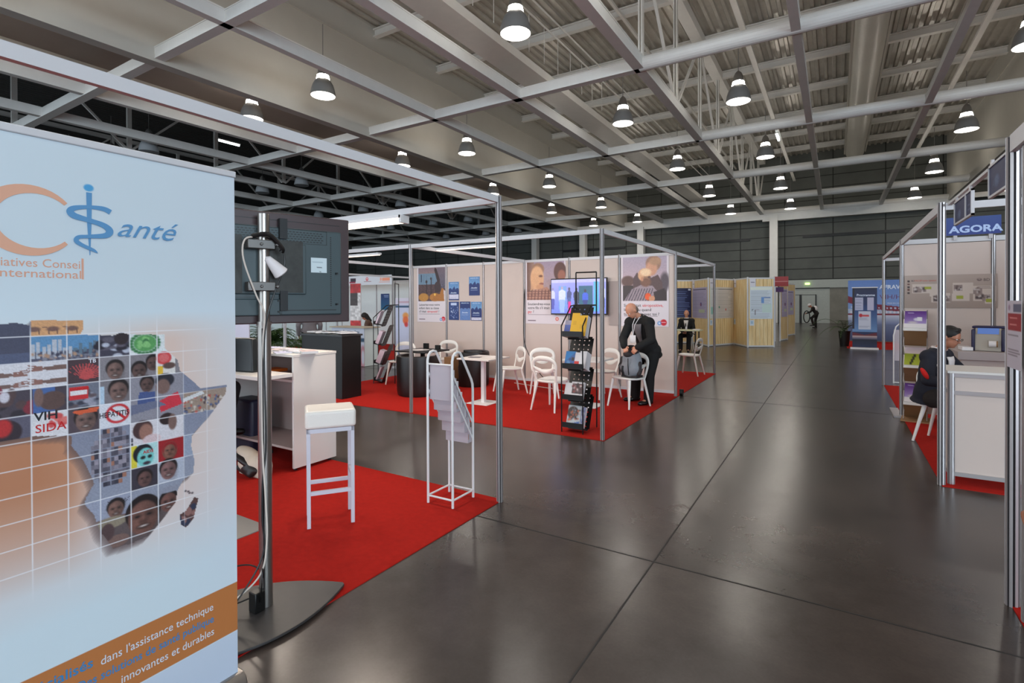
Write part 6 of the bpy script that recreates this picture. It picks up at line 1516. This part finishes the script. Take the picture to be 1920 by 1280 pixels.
t = thing('display_panel', 'plain pale lilac panel standing behind the black handbag, under the television', 'panel', (-9.9, 5.62, 0), R(31))
obj('panel_board', MB().box(0, .42, -.015, .015, .05, 1.95), mat('lilac_white_board', (.80, .79, .86), .5), t); obj('panel_foot', MB().box(.05, .37, -.18, .18, 0, .05), M_alu, t)
# ================================================================== PEOPLE
def limb(mb, pts, rs, n=14):
    for i in range(len(pts) - 1): mb.capsule(pts[i], pts[i + 1], rs[i], rs[i + 1], n)
def loft(mb, rings, n=24):
    """rings: (centre, right, forward, half width, half depth)"""
    vs = []
    for c, r_, f_, a, d in rings:
        for k in range(n):
            t_ = 2 * PI * k / n; vs.append(Vector(c) + Vector(r_) * (a * math.cos(t_)) + Vector(f_) * (d * math.sin(t_)))
    m = len(rings); fs = [(j * n + k, j * n + (k + 1) % n, (j + 1) * n + (k + 1) % n, (j + 1) * n + k) for j in range(m - 1) for k in range(n)]
    fs += [tuple(reversed(range(n))), tuple((m - 1) * n + k for k in range(n))]
    mb.add(vs, fs)
def hand(mb, wrist, d, side, curl=.5, s=1.0):
    """palm, four unequal bent fingers and a thumb leaving the side of the palm. d: pointing direction, side: thumb side"""
    w = Vector(wrist); d = Vector(d).normalized(); sd = Vector(side); sd = (sd - d * sd.dot(d)).normalized(); nrm = d.cross(sd)
    for k in range(4):
        o = sd * (.030 - .020 * k) * s
        mb.capsule(w + o * .5, w + d * .085 * s + o, .017 * s, .0125 * s, 10)
        L = (.042, .047, .043, .034)[k] * s; a = curl
        p0 = w + d * .088 * s + o; d1 = (d * math.cos(a) + nrm * math.sin(a)); p1 = p0 + d1 * L; d2 = (d * math.cos(a * 2.1) + nrm * math.sin(a * 2.1)); p2 = p1 + d2 * L * .8
        mb.capsule(p0, p1, .0098 * s, .0088 * s, 8); mb.capsule(p1, p2, .0088 * s, .0072 * s, 8)
    q0 = w + d * .028 * s + sd * .028 * s; q1 = q0 + (d * .6 + sd * .65 + nrm * .3).normalized() * .040 * s; q2 = q1 + (d * .9 + sd * .1 + nrm * .5).normalized() * .032 * s
    mb.capsule(q0, q1, .014 * s, .011 * s, 8); mb.capsule(q1, q2, .0105 * s, .009 * s, 8)
def person(label, P, skin=None, hair=None, hairstyle='short', top=None, bottom=None, shoes=None, fwd=(0, -1, 0), headdir=None, headup=None, group=None, vox=.009, shirt=None, sc=1.0, open_jacket=False, skirt=0.0, name='person', sleeve=1.0, bare_arms=False):
    skin = skin or M_skin
    t = thing(name, label, 'person', P['root'], 0, group)
    V = {k: Vector(v) for k, v in P.items() if k != 'root' and not isinstance(v, (list, dict))}
    f = Vector(fwd).normalized()
    spine = (V['neck'] - V['pelvis']); up = spine.normalized(); rt = f.cross(up).normalized(); ff = up.cross(rt).normalized()   # rt: person's right
    sh_r, sh_l = V['sh_r'], V['sh_l']; srt = (sh_r - sh_l).normalized(); sf = up.cross(srt).normalized()
    hd = Vector(headdir or fwd).normalized(); hu = Vector(headup or (0, 0, 1)); hu = (hu - hd * hu.dot(hd)).normalized(); hr = hd.cross(hu).normalized()
    def torso(mb, g, lo=0.0, hem=0.0):
        pe, ne = V['pelvis'], V['neck']
        L = spine
        rings = []
        if hem: rings.append((pe - up * hem, rt, ff, .195 + g, .135 + g))
        rings += [(pe - up * .05, rt, ff, .165 + g, .115 + g), (pe + up * .04, rt, ff, .165 + g, .115 + g), (pe + L * .30, rt, ff, .145 + g, .105 + g), (pe + L * .52, rt.lerp(srt, .5), ff.lerp(sf, .5), .165 + g, .118 + g), (pe + L * .74, srt, sf, .18 + g, .115 + g), (pe + L * .90, srt, sf, .155 + g, .085 + g), (ne + up * .0, srt, sf, .07 + g, .06 + g)]
        loft(mb, rings)
        mb.sphere(sh_r, .068 + g); mb.sphere(sh_l, .068 + g)
        mb.capsule(sh_r, V['neck'] - up * .05, .06 + g, .06 + g); mb.capsule(sh_l, V['neck'] - up * .05, .06 + g, .06 + g)
    def arms(mb, g, cut=1.0):
        for s in 'rl':
            S_, E_, W_2 = V['sh_' + s], V['el_' + s], V['wr_' + s]
            mb.capsule(S_, E_, .050 + g, .041 + g); mb.capsule(E_, E_.lerp(W_2, cut), .041 + g, (.041 - .014 * cut) + g)
    def legs(mb, g, cut=1.0):
        for s in 'rl':
            H_, K_, A_ = V['hip_' + s], V['kn_' + s], V['an_' + s]
            mb.capsule(H_, K_, .082 + g, .055 + g); mb.capsule(K_, K_.lerp(K_.lerp(A_, .35), 1), .055 + g, .055 + g); mb.capsule(K_.lerp(A_, .3), K_.lerp(A_, cut), .055 + g, .036 + g + (.012 if g else 0))
            mb.capsule(H_, V['pelvis'], .09 + g, .10 + g)
    hc = V['head']
    b_ = MB(); torso(b_, 0.0); arms(b_, 0.0); legs(b_, 0.0)
    b_.capsule(V['neck'] - up * .03, hc - hu * .06 - hd * .015, .056, .052)
    Mh = Matrix((hr, hd, hu)).transposed()
    b_.sphere(hc + hu * .025 - hd * .008, .075, .095, .095, M=Mh, nu=20, nv=14); b_.sphere(hc - hu * .035 + hd * .022, .058, .068, .078, M=Mh, nu=18, nv=12); b_.sphere(hc - hu * .085 + hd * .052, .028, .026, .022, M=Mh)
    b_.capsule(hc + hu * .012 + hd * .084, hc - hu * .022 + hd * .104, .009, .013, 8)
    b_.capsule(hc + hu * .018 + hd * .076 - hr * .035, hc + hu * .018 + hd * .076 + hr * .035, .011, .011, 8)
    b_.capsule(hc - hu * .052 + hd * .080 - hr * .016, hc - hu * .052 + hd * .080 + hr * .016, .009, .009, 8)
    for s in (-1, 1): b_.sphere(hc + hr * .076 * s - hd * .012 - hu * .008, .012, .02, .032, M=Mh, nu=10, nv=8)
    for s in 'rl':
        W_2 = V['wr_' + s]; dd = V.get('hd_' + s, (W_2 - V['el_' + s])); side = V.get('th_' + s, Vector((0, 0, 1)))
        hand(b_, W_2, dd, side, P.get('curl_' + s, [.45])[0])
        A_ = V['an_' + s]; T_o = V['toe_' + s]; b_.capsule(A_, A_.lerp(T_o, .5) - Vector((0, 0, .01)), .035, .03)
    blob('body', b_, skin, t, vox, 3)
    # eyes and brows
    b_ = MB(); b_.use(M_paper)
    for s in (-1, 1): b_.sphere(hc + hr * .031 * s + hd * .080 + hu * .004, .011, .011, .008, M=Mh, nu=10, nv=8)
    b_.use(M_cableb)
    for s in (-1, 1): b_.sphere(hc + hr * .031 * s + hd * .0885 + hu * .003, .0048, nu=8, nv=6)
    obj('eyes', b_, None, t, smooth=True, world=True)
    if hair:
        b_ = MB()
        if hairstyle == 'short':
            b_.sphere(hc + hu * .040 - hd * .018, .083, .098, .092, M=Mh, nu=20, nv=14); b_.sphere(hc - hu * .01 - hd * .045, .080, .066, .080, M=Mh); b_.capsule(hc + hu * .100 + hd * .035 - hr * .03, hc + hu * .100 + hd * .04 + hr * .03, .026, .024)
        elif hairstyle == 'long':
            b_.sphere(hc + hu * .035 - hd * .018, .088, .102, .097, M=Mh, nu=20, nv=14); b_.capsule(hc - hd * .06, hc - hd * .07 - hu * .22, .075, .045)
            for s in (-1, 1): b_.capsule(hc + hr * .07 * s - hd * .01, hc + hr * .06 * s - hu * .16 - hd * .02, .028, .02)
        elif hairstyle == 'fringe':
            b_.sphere(hc - hu * .02 - hd * .045, .076, .066, .07, M=Mh)
        elif hairstyle == 'cap':
            b_.sphere(hc + hu * .045 - hd * .01, .084, .10, .088, M=Mh, nu=20, nv=14); b_.capsule(hc + hu * .05 + hd * .09 - hr * .03, hc + hu * .05 + hd * .09 + hr * .03, .02, .02)
        blob('hair', b_, hair, t, .008, 2)
    if top:
        b_ = MB(); torso(b_, P.get('bulk', [.016])[0], hem=P.get('hem', [0.0])[0]); arms(b_, P.get('bulk', [.015])[0], sleeve)
        blob('jacket' if open_jacket else 'top', b_, top, t, vox, 3)
    if bottom:
        b_ = MB(); legs(b_, P.get('bulk', [.016])[0] + .004, .97); loft(b_, [(V['pelvis'] - up * .07, rt, ff, .175, .125), (V['pelvis'] + up * .12, rt, ff, .165, .12)])
        blob('trousers', b_, bottom, t, vox, 3)
    if shoes:
        for s in 'rl':
            b_ = MB(); A_ = V['an_' + s]; T_o = V['toe_' + s]; dv = (T_o - A_); dv.z = 0; dv.normalize(); g_ = Vector((A_.x, A_.y, T_o.z))
            sid = Vector((-dv.y, dv.x, 0))
            zz = T_o.z
            b_.capsule(g_ - dv * .045 + Vector((0, 0, .012)), g_ + dv * .03 + Vector((0, 0, .022)), .040, .044); b_.capsule(g_ + dv * .06 + Vector((0, 0, .006)), g_ + dv * .165 + Vector((0, 0, -.004)), .042, .034); b_.capsule(A_ - Vector((0, 0, .02)), g_ + Vector((0, 0, .03)), .043, .045)
            b_.capsule(g_ + dv * .06 + sid * .012, g_ + dv * .15 + sid * .01 + Vector((0, 0, -.006)), .034, .028)
            blob('shoe', b_, shoes, t, .008, 2)
    if shirt:
        b_ = MB(); pe, ne = V['pelvis'], V['neck']; rows = []
        for j in range(9):
            u = .28 + .62 * j / 8; c = pe + spine * u; bk = P.get('bulk', [.016])[0] - .016; a = .18 + bk; d = (.105 + .118) / 2 + .020 + bk - (.02 if j == 8 else 0) + (.004 if 2 < j < 7 else 0)
            hw = .020 + .055 * (j / 8); row = []
            for k in range(5):
                x = -hw + 2 * hw * k / 4; y = (d + .006) * math.sqrt(max(0, 1 - (x / a) ** 2)); row.append(c + srt * x + sf * y)
            rows.append(row)
        vs = [p_ for r_ in rows for p_ in r_]; fs = [(j * 5 + k, j * 5 + k + 1, (j + 1) * 5 + k + 1, (j + 1) * 5 + k) for j in range(8) for k in range(4)]
        b_.add(vs, fs); o = obj('shirt_front', b_, shirt, t, smooth=True, world=True); sd_ = o.modifiers.new('s', 'SOLIDIFY'); sd_.thickness = .012; sd_.offset = 0
        b_ = MB(); pts = []
        for k in range(17):
            a_ = 2 * PI * k / 16; pts.append(ne + up * .012 + srt * .066 * math.cos(a_) + sf * .062 * math.sin(a_))
        b_.tube(pts[:-1], .014, 8, closed=True); obj('collar', b_, shirt, t, smooth=True, world=True)
    return t
GS = CZ + .03
# man in a black suit bending over the backpack
PM = dict(root=(-2.75, 8.2, CZ), pelvis=(-2.55, 8.24, .90), neck=(-2.60, 7.98, 1.40), head=(-2.69, 7.86, 1.50), sh_r=(-2.76, 8.00, 1.31), sh_l=(-2.44, 7.93, 1.31),
          el_r=(-2.84, 7.90, 1.06), wr_r=(-2.74, 7.66, .965), el_l=(-2.36, 7.80, 1.06), wr_l=(-2.52, 7.66, .955), hd_r=(.35, -.25, -.6), hd_l=(-.5, -.2, -.5), th_r=(1, 0, .2), th_l=(-1, 0, .2), curl_r=[.75], curl_l=[.75],
          hip_r=(-2.66, 8.27, .86), hip_l=(-2.45, 8.22, .86), kn_r=(-2.76, 8.28, .47), kn_l=(-2.50, 8.14, .47), an_r=(-2.80, 8.36, .085), an_l=(-2.52, 8.16, .085), toe_r=(-2.95, 8.27, GS), toe_l=(-2.64, 8.00, GS), hem=[.14], bulk=[.026])
tm = person('balding man in a black suit and lanyard bending over a backpack on a chair', PM, M_skin, M_hairgrey, 'fringe', M_suit, M_suit, M_shoe, (-.35, -.94, 0), (-.40, -.62, -.66), (-.3, -.5, .8), None, .0085, M_shirtg, open_jacket=True)
b_ = MB(); b_.tube([(-2.64, 7.90, 1.40), (-2.67, 7.84, 1.28), (-2.67, 7.85, 1.12)], .005, 6); b_.tube([(-2.57, 7.88, 1.40), (-2.63, 7.83, 1.28), (-2.665, 7.85, 1.12)], .005, 6); b_.box(-2.71, -2.62, 7.845, 7.85, 1.0, 1.12)
obj('lanyard', b_, M_paper, tm, world=True)
# man in a navy jacket at the right booth
PE = dict(root=(.98, 7.62, CZ), pelvis=(.93, 7.67, .56), neck=(1.00, 7.57, 1.085), head=(1.085, 7.50, 1.225), sh_r=(.89, 7.42, 1.0), sh_l=(1.07, 7.75, 1.0), el_r=(.86, 7.26, .76), wr_r=(1.12, 7.16, .74), el_l=(1.28, 7.72, .76), wr_l=(1.38, 7.48, .76), hd_r=(.8, .1, 0), hd_l=(.4, -.7, 0),
          hip_r=(.95, 7.55, .53), hip_l=(1.02, 7.72, .53), kn_r=(1.35, 7.36, .53), kn_l=(1.42, 7.56, .53), an_r=(1.38, 7.34, .09), an_l=(1.46, 7.54, .09), toe_r=(1.52, 7.28, GS), toe_l=(1.60, 7.48, GS), hem=[.09], bulk=[.022])
te = person('dark-haired man in a navy jacket with red elbow patches seated behind the right counter', PE, M_skindark, M_hair, 'short', M_navy, M_darkbrown, M_shoe, (.72, -.69, 0), (.80, -.52, -.32), (.2, -.1, 1), None, .0085, M_shirtw, open_jacket=True)
b_ = MB(); b_.sphere((.828, 7.205, .84), .026, .030, .072, M=Matrix.Rotation(R(-28), 3, 'Y')); blob('elbow_patch', b_, M_redcloth, te, .01, 2)
b_ = MB(); q0 = Vector(PE['head']); h_ = Vector((.80, -.52, -.32)).normalized(); r__ = h_.cross(Vector((0, 0, 1))).normalized(); u__ = r__.cross(h_)
for s in (-1, 1):
    c = q0 + h_ * .100 + r__ * .032 * s + u__ * .004; b_.tube([c + r__ * .022 * math.cos(k * PI / 6) + u__ * .016 * math.sin(k * PI / 6) for k in range(12)], .0022, 6, closed=True); b_.cyl(c + r__ * .022 * s, q0 + r__ * .078 * s - h_ * .01 + u__ * .01, .002, n=6)
obj('glasses', b_, M_cableb, te, world=True)
t_ = MB(); t_.box(1.15, 1.75, 7.15, 7.65, .70, .73)
# suited man seated behind the folding table
def seated(x, y, fwd, z=0.0, seat=.47, hs=1.0):
    f = Vector((fwd[0], fwd[1], 0)).normalized(); r_ = f.cross(Vector((0, 0, 1))); o = Vector((x, y, 0)); g = lambda a, b, c: tuple(o + f * a + r_ * b + Vector((0, 0, c)))
    return dict(root=(x, y, z), pelvis=g(-.06, 0, seat + .09), neck=g(.0, 0, seat + .62), head=g(.025, 0, seat + .775), sh_r=g(-.02, .18, seat + .54), sh_l=g(-.02, -.18, seat + .54), el_r=g(.06, .24, seat + .28), el_l=g(.06, -.24, seat + .28), wr_r=g(.27, .05, seat + .15), wr_l=g(.27, -.05, seat + .15), hd_r=g(.8, -.5, 0) and tuple(f * .7 - r_ * .7), hd_l=tuple(f * .7 + r_ * .7),
                hip_r=g(-.02, .09, seat + .07), hip_l=g(-.02, -.09, seat + .07), kn_r=g(.42, .13, seat + .06), kn_l=g(.42, -.13, seat + .06), an_r=g(.42, .13, .09), an_l=g(.42, -.11, .09), toe_r=g(.58, .14, .03), toe_l=g(.58, -.12, .03), hem=[.05])
P_ = seated(-4.22, 17.85, (.1, -1), seat=.47)
tc_ = person('man in a black suit, white shirt and black tie sitting behind the folding table', P_, M_skin, M_hair, 'fringe', M_suit, M_suit, M_shoe, (.1, -1, 0), None, None, None, .012, M_shirtw, open_jacket=True)
b_ = MB(); nk = Vector(P_['neck']); b_.add([tuple(nk + Vector((a, -.155 + .05 * (1 if c > -.06 else 0), c))) for a, c in ((-.012, -.03), (.012, -.03), (.022, -.30), (0, -.33), (-.022, -.30))], [(0, 1, 2, 3, 4)]); obj('necktie', b_, M_cableb, tc_, world=True)
# writing woman far left
P_ = seated(-13.1, 12.1, (-.75, -.65), CZ, .46); P_['head'] = tuple(Vector(P_['head']) + Vector((-.06, -.05, -.04))); P_['root'] = (-13.1, 12.1, CZ)
person('dark-haired woman in brown bent over writing at the far left', P_, M_skindark, M_hair, 'long', M_brown, M_darkbrown, M_shoe, (-.75, -.65, 0), (-.6, -.5, -.6), (0, 0, 1), None, .012)
t = thing('bistro_table', 'small pale table before the writing woman', 'table', (-13.45, 11.72, CZ), 0, 'small pedestal tables'); obj('tabletop', MB().box(-.3, .3, -.25, .25, .72, .745), M_whitelam, t); obj('pedestal', MB().box(-.03, .03, -.03, .03, .01, .72), M_whitemetal, t); obj('table_base', MB().box(-.2, .2, -.2, .2, 0, .01), M_whitemetal, t)
# person on a bar stool behind the banner
P_ = seated(-5.42, 2.62, (.25, 1), CZ, .72); g_ = Vector((-5.42, 2.62, 0)); P_['an_r'] = (-5.33, 2.98, .36); P_['an_l'] = (-5.52, 3.0, .28); P_['toe_r'] = (-5.28, 3.12, .30); P_['toe_l'] = (-5.46, 3.14, .22)
person('seated person in black, only legs and shoes showing beside the front banner', P_, M_skin, M_hair, 'long', M_suit, M_suit, M_shoe, (.25, 1, 0), None, None, None, .012)
t = thing('bar_stool', 'white bar stool under the seated person beside the banner', 'stool', (-5.42, 2.57, CZ), 0)
obj('seat_cushion', MB().box(-.17, .17, -.15, .15, .60, .70), M_wleather, t, bevel=.02)
for sx in (-1, 1):
    for sy in (-1, 1): obj('leg', MB().box(sx * .15 - .012, sx * .15 + .012, sy * .13 - .012, sy * .13 + .012, 0, .60), M_greymetal, t)
obj('foot_rail', MB().box(-.14, .14, .12, .14, .24, .265).box(-.14, .14, -.14, -.12, .24, .265), M_greymetal, t)
def standing(x, y, fwd, H=1.75, z=0.0):
    k = H / 1.75; f = Vector((fwd[0], fwd[1], 0)).normalized(); r_ = f.cross(Vector((0, 0, 1))); o = Vector((x, y, z)); g = lambda a, b, c: tuple(o + f * a + r_ * b + Vector((0, 0, c * k)))
    return dict(root=(x, y, z), pelvis=g(0, 0, .95), neck=g(-.01, 0, 1.48), head=g(.015, 0, 1.63), sh_r=g(0, .19, 1.40), sh_l=g(0, -.19, 1.40), el_r=g(-.02, .25, 1.12), el_l=g(-.02, -.25, 1.12), wr_r=g(.08, .24, .88), wr_l=g(.08, -.24, .88), th_r=tuple(f), th_l=tuple(f),
                hip_r=g(0, .09, .90), hip_l=g(0, -.09, .90), kn_r=g(.01, .10, .50), kn_l=g(.01, -.10, .50), an_r=g(-.01, .11, .085), an_l=g(-.01, -.11, .085), toe_r=g(.15, .13, .03), toe_l=g(.15, -.13, .03), hem=[.05])
P_ = standing(-10.9, 8.2, (-.8, .6), 1.72); person('person in a grey shirt and black trousers standing behind the black counter', P_, M_skin, M_hair, 'short', M_shirtg, M_suit, M_shoe, (-.8, .6, 0), None, None, None, .013)
# stooping visitor far down the aisle
P_ = standing(-1.02, 37.1, (-1, -.15), 1.68); P_['neck'] = (-1.22, 37.07, 1.30); P_['head'] = (-1.35, 37.05, 1.38); P_['sh_r'] = (-1.18, 37.25, 1.24); P_['sh_l'] = (-1.14, 36.88, 1.24); P_['el_r'] = (-1.30, 37.28, 1.0); P_['el_l'] = (-1.30, 36.85, 1.0); P_['wr_r'] = (-1.48, 37.15, .92); P_['wr_l'] = (-1.48, 36.95, .92); P_['pelvis'] = (-.98, 37.1, .90)
P_['hip_r'] = (-.98, 37.19, .86); P_['hip_l'] = (-.98, 37.01, .86); P_['kn_l'] = (-1.25, 37.0, .62); P_['an_l'] = (-1.15, 37.0, .22); P_['toe_l'] = (-1.32, 37.0, .17)
tv_ = person('distant visitor in a white cap stooping with one knee raised in the aisle', P_, M_skindark, M_paper, 'cap', M_darkbrown, M_darkbrown, M_shoe, (-1, -.15, 0), (-.9, -.1, -.5), (0, 0, 1), None, .014)
b_ = MB(); b_.tube([(-1.50 + .30 * math.cos(k * PI / 12) * .55, 36.85, .70 + .36 * math.sin(k * PI / 12)) for k in range(24)], .03, 8, closed=True); o = obj('hoop', b_, M_cableb, smooth=True); tag(o, 'dark hoop held by the distant stooping visitor', 'hoop')
b_ = MB(); b_.sphere((-1.05, 37.1, 1.18), .14, .18, .2); blob('shoulder_bag', b_, M_paper, tv_, .014, 2)
# visitor just outside the frame at the right, one hand showing
P_ = standing(.94, 2.36, (-.15, 1), 1.72, 0.0); P_['wr_l'] = (.655, 2.515, .885); P_['el_l'] = (.72, 2.38, 1.12); P_['hd_l'] = (-.55, .55, -.42); P_['th_l'] = (-.2, .5, .8)
tr_ = person('person standing at the right edge, only part of one hand in view', P_, M_skindark, M_hair, 'short', M_navy, M_suit, M_shoe, (-.15, 1, 0), None, None, None, .009)
b_ = MB(); w_ = Vector(P_['wr_l']); b_.T = Matrix.Translation(w_) @ Vector((-.55, .55, -.42)).to_track_quat('Z', 'Y').to_matrix().to_4x4(); b_.lathe([(.030, -.01), (.033, -.01), (.033, .005), (.030, .005), (.030, -.01)], n=20); obj('bracelet', b_, M_chrome, tr_, world=True, smooth=True)
